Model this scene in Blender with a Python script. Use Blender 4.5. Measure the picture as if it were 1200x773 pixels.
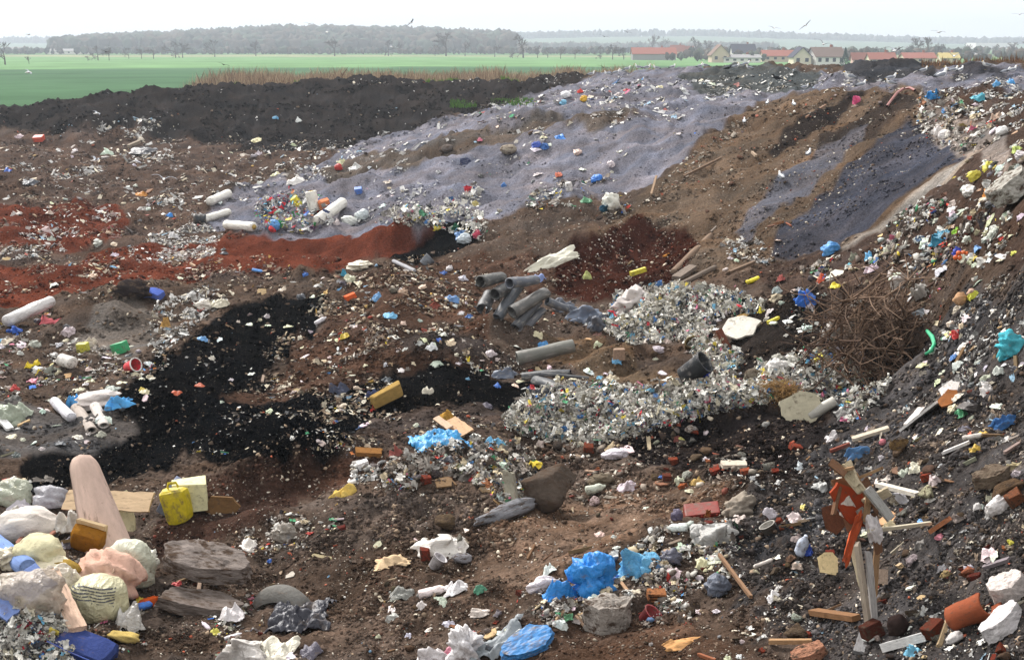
import bpy, bmesh, math, random
import numpy as np
from mathutils import Vector, Matrix, Euler
R = math.radians
sc = bpy.context.scene
for o in list(bpy.data.objects): bpy.data.objects.remove(o)

# ------------------------------------------------------------------ camera
FPX, CX, CY, HOR, CZ = 1500.0, 600.0, 386.5, 52.0, 7.0
PITCH = math.atan((CY - HOR) / FPX)
cd = bpy.data.cameras.new('camera'); cam = bpy.data.objects.new('camera', cd)
sc.collection.objects.link(cam); sc.camera = cam
cd.lens = 45.0; cd.sensor_width = 36.0; cd.clip_start = 0.1; cd.clip_end = 20000
cam.location = (0, 0, CZ); cam.rotation_euler = (math.pi / 2 - PITCH, 0, 0)

# ------------------------------------------------------------------ world, sun, exposure
SUN_EL, SUN_AZ = R(42), R(-38)      # azimuth measured from +Y towards +X
w = bpy.data.worlds.new('World'); sc.world = w; w.use_nodes = True
nt = w.node_tree; bgn = nt.nodes['Background']
sky = nt.nodes.new('ShaderNodeTexSky'); sky.sky_type = 'NISHITA'; sky.sun_disc = False
sky.sun_elevation = SUN_EL; sky.sun_rotation = SUN_AZ
sky.air_density = 1.0; sky.dust_density = 5.0; sky.ozone_density = 1.0
mx = nt.nodes.new('ShaderNodeMixRGB'); mx.inputs[0].default_value = 0.92
mx.inputs[2].default_value = (10.6, 10.55, 10.5, 1)     # a thin white cloud sheet over the blue
nt.links.new(sky.outputs[0], mx.inputs[1]); nt.links.new(mx.outputs[0], bgn.inputs[0])
bgn.inputs[1].default_value = 0.08
sd = bpy.data.lights.new('sun', 'SUN'); sun = bpy.data.objects.new('sun', sd)
sc.collection.objects.link(sun); sd.energy = 3.8; sd.angle = R(9); sd.color = (1.0, 0.965, 0.92)
sv = Vector((math.sin(SUN_AZ) * math.cos(SUN_EL), math.cos(SUN_AZ) * math.cos(SUN_EL), math.sin(SUN_EL)))
sun.rotation_euler = sv.to_track_quat('Z', 'Y').to_euler()
vs = sc.view_settings; vs.view_transform = 'Standard'; vs.look = 'None'; vs.exposure = 0.6; vs.gamma = 1.0
vs.use_curve_mapping = False
sc.render.engine = 'CYCLES'
try:
    sc.cycles.max_bounces = 5; sc.cycles.diffuse_bounces = 2; sc.cycles.transparent_max_bounces = 8
    sc.cycles.volume_bounces = 0
except Exception: pass

# ------------------------------------------------------------------ noise
def _h(ix, iy, s):
    n = (ix.astype(np.int64) * 374761393 + iy.astype(np.int64) * 668265263 + s * 1442695041) & 0xffffffff
    n = ((n ^ (n >> 13)) * 1274126177) & 0xffffffff
    n = (n ^ (n >> 16)) & 0xffffffff
    return n / 4294967295.0
def vnoise(x, y, s=0):
    x = np.asarray(x, float); y = np.asarray(y, float)
    ix = np.floor(x); iy = np.floor(y); fx = x - ix; fy = y - iy
    ux = fx * fx * fx * (fx * (fx * 6 - 15) + 10); uy = fy * fy * fy * (fy * (fy * 6 - 15) + 10)
    def g(i, j):
        a = _h(ix + i, iy + j, s) * 2 * math.pi
        return np.cos(a) * (fx - i) + np.sin(a) * (fy - j)
    a = g(0, 0) * (1 - ux) + g(1, 0) * ux; b = g(0, 1) * (1 - ux) + g(1, 1) * ux
    return (a * (1 - uy) + b * uy) * 1.5
def fbm(x, y, s=0, o=4, g=0.5):
    t = 0; a = 1.0; f = 1.0
    for k in range(o):
        t = t + a * vnoise(x * f + k * 17.3, y * f - k * 9.1, s + k); a *= g; f *= 2.03
    return t
def cell(x, y, s=0):
    """distance to nearest jittered cell point, for clods"""
    ix = np.floor(x); iy = np.floor(y); best = np.full(np.shape(x), 9.0)
    for i in (-1, 0, 1):
        for j in (-1, 0, 1):
            cx = ix + i; cy = iy + j
            px = cx + _h(cx, cy, s); py = cy + _h(cx, cy, s + 7)
            best = np.minimum(best, np.hypot(px - x, py - y))
    return best

# ------------------------------------------------------------------ photo point -> ray
cp, sp_ = math.cos(PITCH), math.sin(PITCH)
def ray(px, py):
    a = (np.asarray(px, float) - CX) / FPX; b = (CY - np.asarray(py, float)) / FPX
    return a, cp + b * sp_, b * cp - sp_          # dx, dy, dz
def at_z(px, py, z):
    dx, dy, dz = ray(px, py); t = (z - CZ) / dz
    return dx * t, dy * t
def at_d(px, py, d):
    """world point on the ray at forward distance d"""
    dx, dy, dz = ray(px, py); t = d / dy
    return Vector((float(dx * t), float(d), float(CZ + dz * t)))

# ------------------------------------------------------------------ the lie of the land: height samples (photo x, photo y, height above the field)
CP = [(0,165,0),(100,170,0),(200,180,0.05),(300,200,0.1),(0,200,0),(150,240,0),(0,280,0),(100,300,0.05),(200,290,0.1),(0,335,0.1),
 (-250,165,0),(-250,250,0),(-250,400,0.2),(-200,600,0.4),(-200,773,0.6),(330,185,0.05),(240,215,0.05),
 (240,268,0.15),(300,278,0.3),(420,280,0.35),(300,245,0.55),(400,232,1.0),(385,198,0.4),(430,167,0.7),(500,200,1.9),(560,140,2.9),
 (480,268,0.9),(560,268,1.0),(620,242,1.3),(700,230,1.7),(760,226,2.0),(600,165,2.9),(700,130,4.0),(800,112,4.6),(700,182,2.8),(600,200,2.1),
 (640,112,3.8),(700,93,4.5),(750,86,4.8),(850,90,5.0),(950,84,5.3),(900,96,5.0),(1060,88,5.7),(1190,92,5.8),(1300,95,5.8),
 (900,120,4.5),(830,165,3.5),(780,212,2.5),(1000,112,5.1),(1080,108,5.35),(1190,108,5.6),(1300,110,5.9),
 (1130,182,4.5),(1190,150,5.2),(1190,200,4.9),(1300,200,5.5),(1000,200,3.5),(940,240,2.7),(950,292,2.1),(900,290,1.95),(850,240,2.3),(900,180,3.4),
 (800,290,1.7),(790,330,1.4),(740,300,1.15),(700,270,1.6),(690,340,0.9),(640,285,1.2),(600,300,1.0),(650,240,1.8),
 (480,300,0.55),(430,312,0.3),(330,310,0.2),(200,315,0.1),(600,360,0.6),(560,330,0.7),(720,420,0.5),(650,470,0.75),(740,470,0.85),
 (150,365,0.45),(60,400,0.2),(60,440,0.2),(250,345,0.25),(330,365,0.35),(250,420,0.4),(200,470,0.4),(100,500,0.25),(60,560,0.2),(200,570,0.2),
 (450,350,0.7),(450,390,0.8),(400,430,0.5),(540,400,0.6),(480,450,0.6),(400,480,0.5),(560,480,0.6),(350,545,0.75),(470,560,0.8),(240,650,0.45),(150,640,0.35),
 (50,640,0.4),(50,720,0.7),(150,773,0.6),(400,773,0.6),(300,700,0.4),(450,690,0.7),(620,755,1.0),(560,640,0.8),(600,560,0.85),(700,560,1.0),(850,500,1.25),
 (700,640,1.15),(900,560,1.5),(800,640,1.4),(800,773,1.4),(900,700,1.7),(1000,560,1.9),(1200,500,3.1),(1200,300,4.0),(1200,240,4.6),
 (1080,240,3.9),(1040,300,2.7),(1040,440,1.9),(880,420,1.25),(820,380,1.2),(940,350,1.9),(1000,350,2.2),(1100,330,2.9),(1100,450,2.4),(1200,400,3.6),(960,470,1.6),
 (1200,773,2.8),(1100,773,2.4),(1000,773,1.95),(1150,600,2.7),(1400,773,3.4),(1400,500,4.2),(1400,300,5.0),(600,900,0.9),(1000,900,1.9),(1300,900,2.9),(200,900,0.7),(-200,900,0.7)]
pts = []
for px, py, z in CP:
    x, y = at_z(px, py, z); pts.append((float(x), float(y), z))
# the dark earth bank along the field and the ground behind it: (photo x, distance, height)
def topz(d, py): return CZ - (py - HOR) * d / FPX
for px, d, py in [(-250,100,124),(-120,101,123),(0,103,121),(60,104,115),(120,105,106),(180,106,99),(235,106,105),(300,107,104),(370,108,98),(450,109,95),(550,110,93),(640,112,91),(720,114,92)]:
    x = (px - 600) / FPX * d
    pts.append((x, d, topz(d, py) - 0.15)); 
    pts.append((x * (d + 14) / d, d + 14, (-0.4 if px < 200 else 3.0)))
    pts.append((x * (d + 30) / d, d + 30, (-0.5 if px < 200 else 3.0)))
    pts.append((x * 1.9, d * 1.9, -0.8))
    if px < 500: pts.append((x * (d - 13) / d, d - 13, 0.05))
for px, d, z in [(600,97,2.2),(700,135,3.2),(800,120,4.2),(900,120,4.3),(1000,110,4.6),(1100,100,4.9),(1200,90,5.3),(1350,80,5.4),
                 (800,160,1.0),(900,160,1.0),(1000,160,1.0),(1200,150,1.5),(1350,140,1.5),(900,220,-1),(1100,220,-1),(1350,220,-1),(0,5,2.5),(300,5,1.6),(600,5,2.5),(1000,5,2.2),(1400,5,3)]:
    pts.append(((px - 600) / FPX * d, d, z))
pts = np.array(pts)
def warp(x, y):            # log-polar coordinates keep the interpolation even from near to far
    r = np.hypot(x, y); return np.log(r) * 1.6, np.arctan2(x, y) * 3.0
PU, PV = warp(pts[:, 0], pts[:, 1])
def phi(d2): return np.sqrt(d2 + 0.0004)
n = len(pts)
A = np.zeros((n + 3, n + 3)); A[:n, :n] = phi((PU[:, None] - PU) ** 2 + (PV[:, None] - PV) ** 2) + np.eye(n) * -0.012
A[:n, n] = 1; A[:n, n+1] = PU; A[:n, n+2] = PV; A[n:, :n] = A[:n, n:].T
W = np.linalg.solve(A, np.concatenate([pts[:, 2], [0, 0, 0]]))
def base_h(x, y):
    x = np.asarray(x, float).ravel(); y = np.asarray(y, float).ravel(); out = np.empty_like(x)
    for i in range(0, len(x), 60000):
        u, v = warp(x[i:i+60000], y[i:i+60000])
        out[i:i+60000] = phi((u[:, None] - PU) ** 2 + (v[:, None] - PV) ** 2) @ W[:n] + W[n] + W[n+1] * u + W[n+2] * v
    return out
# polar grid that holds the finished heights
NT, NR, TH, R0, R1 = 1480, 860, R(40), 5.5, 235.0
th = np.linspace(-TH, TH, NT); rr = np.exp(np.linspace(math.log(R0), math.log(R1), NR))
# coarse evaluation, then upsample
ct = np.linspace(-TH, TH, 300); cr = np.exp(np.linspace(math.log(R0), math.log(R1), 300))
TT, RR_ = np.meshgrid(ct, cr)
BG = base_h(RR_ * np.sin(TT), RR_ * np.cos(TT)).reshape(TT.shape)
def interp(G, x, y):
    x = np.asarray(x, float); y = np.asarray(y, float)
    nr, ntt = G.shape
    u = (np.arctan2(x, y) + TH) / (2 * TH) * (ntt - 1); v = (np.log(np.maximum(np.hypot(x, y), 1e-6)) - math.log(R0)) / (math.log(R1) - math.log(R0)) * (nr - 1)
    u = np.clip(u, 0, ntt - 1.001); v = np.clip(v, 0, nr - 1.001)
    i = u.astype(int); j = v.astype(int); fu = u - i; fv = v - j
    return G[j, i] * (1-fu) * (1-fv) + G[j, i+1] * fu * (1-fv) + G[j+1, i] * (1-fu) * fv + G[j+1, i+1] * fu * fv
def march(G, px, py, dmax=220.0):
    px = np.atleast_1d(np.asarray(px, float)); py = np.atleast_1d(np.asarray(py, float))
    dx, dy, dz = ray(px, py); s = np.hypot(dx, dy)
    T = np.exp(np.linspace(math.log(6.0), math.log(dmax), 700)); res = np.full(px.shape, np.nan)
    t0 = np.full(px.shape, 6.0)
    done = np.zeros(px.shape, bool)
    for t in T:
        tt = t / s; f = CZ + dz * tt - interp(G, dx * tt, dy * tt)
        hitn = (~done) & (f < 0)
        lo = t0[hitn].copy(); hi = np.full(lo.shape, t)
        if lo.size:
            for _ in range(10):
                m = (lo + hi) / 2; mm = m / s[hitn]
                ff = CZ + dz[hitn] * mm - interp(G, dx[hitn] * mm, dy[hitn] * mm)
                lo = np.where(ff > 0, m, lo); hi = np.where(ff > 0, hi, m)
            res[hitn] = hi
        done |= hitn; t0 = np.where(done, t0, t)
        if done.all(): break
    tt = res / s
    return dx * tt, dy * tt
GZ = BG
def hit(px, py):
    """photo point -> point on the ground"""
    for k in range(60):
        x, y = march(GZ, px, py + k * 2.0)
        if not np.isnan(x[0]): break
    x = float(x[0]); y = float(y[0]); return Vector((x, y, float(interp(GZ, x, y))))
def ppm(p): return FPX / math.hypot(p[0], p[1])      # photo pixels per metre at p (roughly)

# mounds and hollows: photo x, photo y, height, half width (m), half depth (m), turn
MOUNDS = [(600,262,.7,3,2,0),(640,300,.3,2,1.5,0),(150,352,.45,1.5,1.1,-.3),(330,352,.25,2.2,1.2,0),(160,335,.35,.5,.4,0),(470,345,.35,2,1,0),
 (560,378,.55,1.8,1.1,.4),(520,425,.45,1.6,.7,0),(350,535,.5,1.5,.7,.2),(250,590,.2,.9,.5,0),(640,505,.3,1.1,.6,.3),(720,430,.35,.9,.5,0),
 (620,590,.25,.8,.5,0),(520,560,.3,1.0,.5,0),(730,735,-.15,.8,.4,0),(640,745,.22,.7,.3,.2),(760,640,.25,.9,.5,0),(930,560,.2,.9,.5,0),(820,505,.25,1.5,.5,0),
 (1040,420,-.75,1.3,1.0,.3),(1000,330,.3,1.5,.8,0),(880,365,-.25,1.5,1.0,0),(1120,120,.45,1.4,1.2,0),(1042,84,.62,2.2,1.5,0),(1000,98,.5,1.6,1.2,0),(1145,90,.45,2.2,1.6,0),
 (850,87,.45,5,3,0),(930,90,.3,4,3,0),(140,150,1.1,5,2.5,.0),(640,102,.8,4,3,0),(500,150,.4,4,2,0),(1150,240,.3,1.5,1,0),(1190,210,.3,1,1,0),
 (740,300,-.55,2.2,1.6,0),(500,262,.45,2.2,1.0,.2),(420,100,.6,5,3,0),(240,112,.5,3,3,0),(50,690,.35,.9,.7,0),(110,650,.3,.9,.7,0),(1150,330,.2,1,1,0),(790,455,.2,1.5,.5,0),(900,430,.15,1,.5,0),
 (560,640,.12,1.2,.4,0),(450,640,.15,.8,.4,0),(700,480,.15,1,.4,0),(60,110,.5,5,3,0),(25,755,.45,.55,.35,0),(540,535,.25,1.1,.5,0),(780,375,.3,1.2,.9,0),(850,400,.2,.8,.6,0),
 (400,548,.4,.9,.45,.1),(320,568,.4,.7,.4,.3),(250,600,.2,.6,.35,.3),(480,290,.7,1.5,.7,0),(400,302,.35,1.6,.6,0),(300,305,.2,2,.5,0),(130,375,.4,1.1,.7,0),(470,372,.35,1.2,.8,0),
 (610,405,.45,.9,.6,0),(560,398,.3,.9,.5,0),(705,440,.35,.6,.35,0),(765,440,.25,.6,.3,0),(850,498,.3,.9,.35,0),(760,520,.2,.7,.3,0),(500,585,.25,.5,.3,0),(610,605,.2,.4,.25,0),(330,510,.3,1.1,.5,.2),(440,475,.3,.8,.4,.2),
 (180,480,.3,.9,.5,.4),(900,400,.25,.7,.6,0),(930,375,.3,.6,.5,0),(1150,620,.2,.6,.5,0),(1060,560,.15,.4,.4,0),(960,600,.15,.4,.35,0),(700,500,.3,1.0,.35,0),(350,320,.3,1.4,.5,0),(120,330,.25,1.2,.5,0),(690,275,.4,1.2,.6,.4),(570,300,.3,1.2,.7,0),
 (470,340,.35,1.6,.6,.2),(380,365,.3,1.2,.5,0),(540,420,.2,.9,.4,0),(60,395,.25,.8,.4,0),(70,440,.2,.9,.4,0),(300,620,.2,.5,.3,0),(420,600,.15,.5,.3,0),(880,580,.2,.5,.35,0),(1000,540,.2,.5,.35,0),(1120,560,.2,.5,.4,0),(930,690,.15,.4,.3,0),(560,700,.12,.5,.25,0),(770,600,.15,.5,.3,0),
 (540,232,.5,1.8,.8,0),(480,190,.5,3,1.2,.1),(600,150,.5,3,1.2,.1),(700,150,.5,3,1.4,.2),(400,225,.35,2,.8,0),(760,180,.4,2.4,1,.2)]
def add_mounds(x, y):
    t = np.zeros(np.shape(x))
    for px, py, h, a, b, r in MOUNDS:
        mxx, myy = MC[(px, py)]; c, s = math.cos(r), math.sin(r)
        u = ((x - mxx) * c + (y - myy) * s) / a; v = (-(x - mxx) * s + (y - myy) * c) / b
        t += h * np.exp(-(u * u + v * v) * 0.9)
    return t
MC = {}
for m in MOUNDS:
    p = hit(m[0], m[1]); MC[(m[0], m[1])] = (p.x, p.y)
# ------------------------------------------------------------------ kinds of ground (outlines follow the photo, laid on the terrain)
def srgb(r, g, b):
    f = lambda c: (c / 255 / 12.92) if c / 255 <= 0.04045 else ((c / 255 + 0.055) / 1.055) ** 2.4
    return (f(r), f(g), f(b))
# name, outline, colour, clod amplitude, edge wobble (m)
ZONES = [
 ('flat', [(-300,150),(130,148),(400,150),(385,190),(240,225),(225,265),(330,312),(300,335),(-300,355)], (86,68,58), 0.6, .8),
 ('bank', [(-300,123),(0,120),(60,113),(120,102),(180,95),(235,100),(370,95),(550,88),(690,86),(700,98),(620,118),(500,148),(400,176),(330,180),(200,160),(130,152),(0,156),(-300,158)], (46,41,40), 1.0, 1.0),
 ('lavender', [(228,264),(255,240),(300,215),(350,205),(378,190),(430,165),(560,133),(640,108),(700,90),(760,82),(900,80),(1350,80),(1350,118),(1190,112),(1080,106),(990,108),(900,116),(830,160),(770,215),(720,226),(640,236),(600,240),(560,266),(500,260),(420,280),(300,276)], (112,110,121), 0.55, .35),
 ('umber', [(350,206),(480,172),(640,138),(745,134),(620,160),(560,176),(520,188),(430,207),(380,214)], (92,81,73), 0.6, .8),
 ('umber', [(1090,60),(1350,60),(1350,83),(1090,83)], (82,68,58), 0.6, .8),
 ('charcoal', [(985,66),(1095,66),(1100,90),(1040,94),(985,92)], (58,58,62), 0.6, .4),
 ('charcoal', [(1118,78),(1175,78),(1180,94),(1110,96)], (70,69,76), 0.6, .4),
 ('charcoal', [(800,92),(860,78),(960,90),(940,106),(820,110)], (73,76,76), 0.6, .8),
 ('slope', [(690,262),(760,228),(840,158),(900,116),(990,106),(1080,105),(1095,128),(1140,183),(1000,290),(900,300),(860,318),(790,345),(740,330)], (98,79,62), 0.6, .35),
 ('dark', [(905,175),(930,145),(1000,108),(1030,110),(960,150),(915,185)], (44,38,36), 0.6, .3),
 ('dark', [(960,160),(1060,112),(1085,120),(1040,150),(930,215)], (59,49,43), 0.6, .3),
 ('lavender', [(930,195),(990,158),(1022,143),(1015,160),(970,200),(920,245),(880,285),(865,270)], (88,86,94), 0.3, .3),
 ('slate', [(1062,142),(1085,150),(1138,182),(1090,205),(1030,255),(985,293),(905,297),(925,262),(975,215),(1020,175)], (64,65,76), 0.35, .18),
 ('pale', [(1138,182),(1095,207),(1035,258),(985,296),(1000,298),(1050,262),(1105,215),(1145,190)], (146,135,124), 0.3, .15),
 ('rightheap', [(1085,108),(1350,112),(1350,290),(1200,300),(1100,320),(1000,345),(930,360),(900,330),(905,300),(990,294),(1050,258),(1140,188),(1095,132)], (74,57,48), 1.0, .3),
 ('pale', [(1075,130),(1110,125),(1190,170),(1190,200),(1150,190),(1110,178),(1080,150)], (135,121,112), 0.5, .3),
 ('redearth', [(-60,238),(120,240),(170,262),(110,288),(60,292),(-60,290)], (98,44,24), 0.5, .8),
 ('redearth', [(-100,314),(60,306),(160,294),(240,282),(265,274),(330,276),(430,278),(492,250),(530,262),(505,292),(480,304),(400,316),(330,312),(230,326),(110,336),(40,360),(-100,366)], (98,44,24), 0.5, .5),
 ('black', [(462,306),(492,276),(536,254),(556,284),(508,310)], (12,13,15), 0.6, .2),
 ('maroon', [(635,318),(690,268),(745,250),(800,268),(832,284),(795,330),(745,350),(650,350),(600,345)], (56,26,16), 0.8, .35),
 ('midbrown', [(400,330),(500,310),(640,300),(640,345),(560,330),(560,400),(650,425),(580,435),(470,420),(400,440),(340,440),(360,390),(400,360)], (80,57,44), 0.8, .3),
 ('black', [(390,346),(325,344),(262,368),(215,400),(180,440),(110,470),(95,510),(15,548),(40,575),(150,572),(200,545),(300,545),(400,528),(440,505),(520,495),(600,478),(625,462),(560,430),(500,420),(460,436),(400,452),(300,440),(350,408)], (12,13,15), 0.7, .25),
 ('midbrown', [(330,440),(400,415),(470,425),(440,450),(350,470),(250,480)], (80,57,44), 0.8, .2),
 ('greymound', [(60,400),(100,370),(150,342),(185,350),(205,395),(150,425),(90,420)], (104,94,86), 0.3, .2),
 ('greysoil', [(-100,480),(20,470),(170,500),(120,520),(30,535),(-100,545)], (86,80,77), 0.5, .2),
 ('umber', [(560,400),(640,425),(590,432),(500,412),(470,395),(520,378)], (61,51,46), 0.5, .2),
 ('tan', [(620,390),(700,390),(760,430),(830,440),(830,460),(720,455),(640,425)], (104,82,60), 0.6, .2),
 ('darksoil', [(860,355),(930,345),(1000,400),(960,440),(880,440),(860,400)], (40,34,31), 1.0, .2),
 ('brownmound', [(180,640),(230,575),(300,548),(400,532),(480,540),(450,565),(370,580),(300,625),(230,650)], (66,46,37), 0.4, .15),
 ('umber', [(400,500),(520,480),(620,490),(560,520),(480,530),(420,525)], (76,63,56), 0.8, .2),
 ('blacksoil', [(700,520),(800,478),(900,470),(1000,490),(980,540),(880,560),(760,550)], (42,36,35), 1.0, .2),
 ('greyslope', [(1400,250),(1200,320),(1090,400),(1000,470),(940,540),(880,570),(860,640),(860,700),(960,773),(1000,1000),(1400,1000)], (72,67,66), 1.3, .3),
 ('path', [(560,610),(700,570),(860,560),(850,590),(760,620),(640,680),(540,700)], (112,88,70), 0.6, .2),
 ('path', [(540,773),(600,748),(700,735),(800,740),(900,773),(900,1000),(500,1000)], (88,66,52), 0.5, .1),
 ('pit', [(1000,400),(1090,400),(1090,440),(1030,446),(985,430)], (37,32,31), 1.0, .1),
]
def inpoly(x, y, P):
    c = np.zeros(np.shape(x), bool); j = len(P) - 1
    for i in range(len(P)):
        xi, yi = P[i]; xj, yj = P[j]
        if yi != yj:
            c ^= ((yi > y) != (yj > y)) & (x < (xj - xi) * (y - yi) / (yj - yi) + xi)
        j = i
    return c
def to_world(poly):
    """outline on the photo -> outline on the ground"""
    out = []
    for k in range(len(poly)):
        x0, y0 = poly[k]; x1, y1 = poly[(k+1) % len(poly)]
        for t in (0, .5):
            px = x0 + (x1-x0)*t; py = max(y0 + (y1-y0)*t, 60)
            a, b = march(GZ, px, py)
            if np.isnan(a[0]):
                q = at_d(px, py, 130.0); out.append((q.x, q.y))
            else: out.append((float(a[0]), float(b[0])))
    return out
GZ = BG + add_mounds(RR_ * np.sin(TT), RR_ * np.cos(TT))
GB = GZ
ZW = [to_world(z[1]) for z in ZONES]

TT2, RR2 = np.meshgrid(th, rr); X = RR2 * np.sin(TT2); Y = RR2 * np.cos(TT2)
Z = interp(GB, X, Y)
STEP = RR2 * .0044
def oct_(f, s): return vnoise(X * f + s, Y * f - s * 3, s) * np.clip(1.6 - f * STEP * 3.2, 0, 1)
DEF = srgb(86, 70, 59)
COL = np.empty(X.shape + (3,)); COL[:] = DEF; AMP = np.full(X.shape, 1.0); ZID = np.full(X.shape, -1)
sc_ = np.clip(RR2 / 25, .6, 3)
jx = fbm(X * .9 / sc_, Y * .9 / sc_, 3, 4, .6); jy = fbm(X * .9 / sc_ + 40, Y * .9 / sc_ + 11, 5, 4, .6)
jx = jx + (oct_(3.3, 61) + .7 * oct_(8, 62)) * .3; jy = jy + (oct_(3.3, 63) + .7 * oct_(8, 64)) * .3
for k, zn in enumerate(ZONES):
    m = inpoly(X + jx * zn[4] * 1.6, Y + jy * zn[4] * 1.6, ZW[k])
    COL[m] = srgb(*zn[2]); AMP[m] = zn[3]; ZID[m] = k
def blur(a, k=2):
    for _ in range(k):
        a = (a + np.roll(a, 1, 0) + np.roll(a, -1, 0)) / 3; a = (a + np.roll(a, 1, 1) + np.roll(a, -1, 1)) / 3
    return a
COL = np.stack([blur(COL[..., i], 1) for i in range(3)], -1); AMP = blur(AMP, 4)
# soil is never one even colour: blotches of drier and damper, browner and greyer earth
v = fbm(X * .5, Y * .5, 21, 3, .6); v2 = oct_(2.3, 31) + .7 * oct_(4.9, 32) + .5 * oct_(9.3, 33); v3 = fbm(X * .33 + 7, Y * 1.1, 41, 4, .6)
mul = np.exp(v * .4 + v2 * .45)
COL = COL * .78 + COL.mean(-1, keepdims=True) * .22; COL *= mul[..., None] * .92
COL[..., 0] *= np.exp(v3 * .1); COL[..., 2] *= np.exp(-v3 * .1)
# relief: lumps, clods and crumbs
far = np.clip(RR2 / 30, .5, 3)
rel = fbm(X * .5, Y * .5, 1, 3, .5) * .2
rel += (np.abs(fbm(X * 1.5, Y * 1.5, 9, 3, .5)) - .2) * .12 * AMP
c1 = np.clip(1 - cell(X * 2.3 + jx, Y * 2.3 + jy, 4) * 1.5, 0, 1); rel += (c1 ** 1.5) * .05 * AMP * np.clip(1.6 - 4.5 * STEP * 3, 0, 1)
rel += oct_(3.1, 3) * .03 * (AMP + .2) + oct_(6.3, 5) * .016 * (AMP + .3) + oct_(12, 6) * .006 * (AMP + .3)
rel *= np.clip(far, 1, 2.0)
edge = np.clip((RR2 - 118) / 60, 0, 1)
Z = Z + rel * (1 - edge * .6)
Z = np.where(RR2 > 190, Z - (RR2 - 190) * .04, Z)
GZ = Z
def gz(x, y): return float(interp(GZ, x, y))
def gnorm(x, y, e=.15):
    return Vector((gz(x - e, y) - gz(x + e, y), gz(x, y - e) - gz(x, y + e), 2 * e)).normalized()

# ------------------------------------------------------------------ materials
MATS = {}
def newmat(name):
    m = bpy.data.materials.new(name); m.use_nodes = True; MATS[name] = m
    return m, m.node_tree, m.node_tree.nodes['Principled BSDF']
def N(t, kind, **kw):
    nd = t.nodes.new(kind)
    for k, vv in kw.items():
        if k in nd.inputs: nd.inputs[k].default_value = vv
        else: setattr(nd, k, vv)
    return nd
def finish(t, b, src, wrinkle=0, bump=.3, scale=30, dist=.02, var=.25, vscale=6, rough=.9, dirt=None, dscale=3, dlo=.5, dhi=.65):
    """colour source -> uneven, optionally soiled colour plus bump"""
    tc = N(t, 'ShaderNodeTexCoord')
    n1 = N(t, 'ShaderNodeTexNoise', Scale=vscale, Detail=6.0, Roughness=.65); t.links.new(tc.outputs['Object'], n1.inputs[0])
    mr = N(t, 'ShaderNodeMapRange'); mr.inputs[1].default_value = .3; mr.inputs[2].default_value = .7
    mr.inputs[3].default_value = 1 - var; mr.inputs[4].default_value = 1 + var
    t.links.new(n1.outputs[0], mr.inputs[0])
    hs = N(t, 'ShaderNodeHueSaturation'); t.links.new(src, hs.inputs['Color']); t.links.new(mr.outputs[0], hs.inputs['Value'])
    out = hs.outputs[0]
    if dirt is not None:
        n2 = N(t, 'ShaderNodeTexNoise', Scale=dscale, Detail=8.0, Roughness=.7); t.links.new(tc.outputs['Object'], n2.inputs[0])
        m2 = N(t, 'ShaderNodeMapRange'); m2.inputs[1].default_value = dlo; m2.inputs[2].default_value = dhi
        t.links.new(n2.outputs[0], m2.inputs[0])
        mm = N(t, 'ShaderNodeMixRGB'); mm.inputs[2].default_value = dirt + (1,)
        t.links.new(m2.outputs[0], mm.inputs[0]); t.links.new(out, mm.inputs[1]); out = mm.outputs[0]
    t.links.new(out, b.inputs['Base Color'])
    n3 = N(t, 'ShaderNodeTexNoise', Scale=scale, Detail=8.0, Roughness=.7); t.links.new(tc.outputs['Object'], n3.inputs[0])
    bp = N(t, 'ShaderNodeBump', Strength=bump, Distance=dist); t.links.new(n3.outputs[0], bp.inputs['Height'])
    if wrinkle:
        wn = N(t, 'ShaderNodeTexNoise', Scale=2.2, Detail=3.0); t.links.new(tc.outputs['Object'], wn.inputs[0])
        wm = N(t, 'ShaderNodeMixRGB'); wm.blend_type = 'ADD'; wm.inputs[0].default_value = .55; sm = N(t, 'ShaderNodeMapping'); sm.inputs['Scale'].default_value = (1.9, .6, 1.1); sm.inputs['Rotation'].default_value = (.3, .4, .5); t.links.new(tc.outputs['Object'], sm.inputs[0]); t.links.new(sm.outputs[0], wm.inputs[1]); t.links.new(wn.outputs[1], wm.inputs[2])
        last = bp
        for sc_v, st_ in ((4.5, 1.0), (10.0, .6)):
            vo = N(t, 'ShaderNodeTexVoronoi', Scale=sc_v, feature='DISTANCE_TO_EDGE'); t.links.new(wm.outputs[0], vo.inputs['Vector'])
            mp = N(t, 'ShaderNodeMapRange'); mp.inputs[2].default_value = .25; t.links.new(vo.outputs['Distance'], mp.inputs[0])
            b2 = N(t, 'ShaderNodeBump', Strength=min(1, wrinkle * st_), Distance=.06); b2.invert = True
            t.links.new(mp.outputs[0], b2.inputs['Height']); t.links.new(last.outputs[0], b2.inputs['Normal']); last = b2
        bp = last
    t.links.new(bp.outputs[0], b.inputs['Normal']); b.inputs['Roughness'].default_value = rough
    b.inputs['Specular IOR Level'].default_value = (0.0 if rough > .85 else .12 if rough > .6 else .4)
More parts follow.
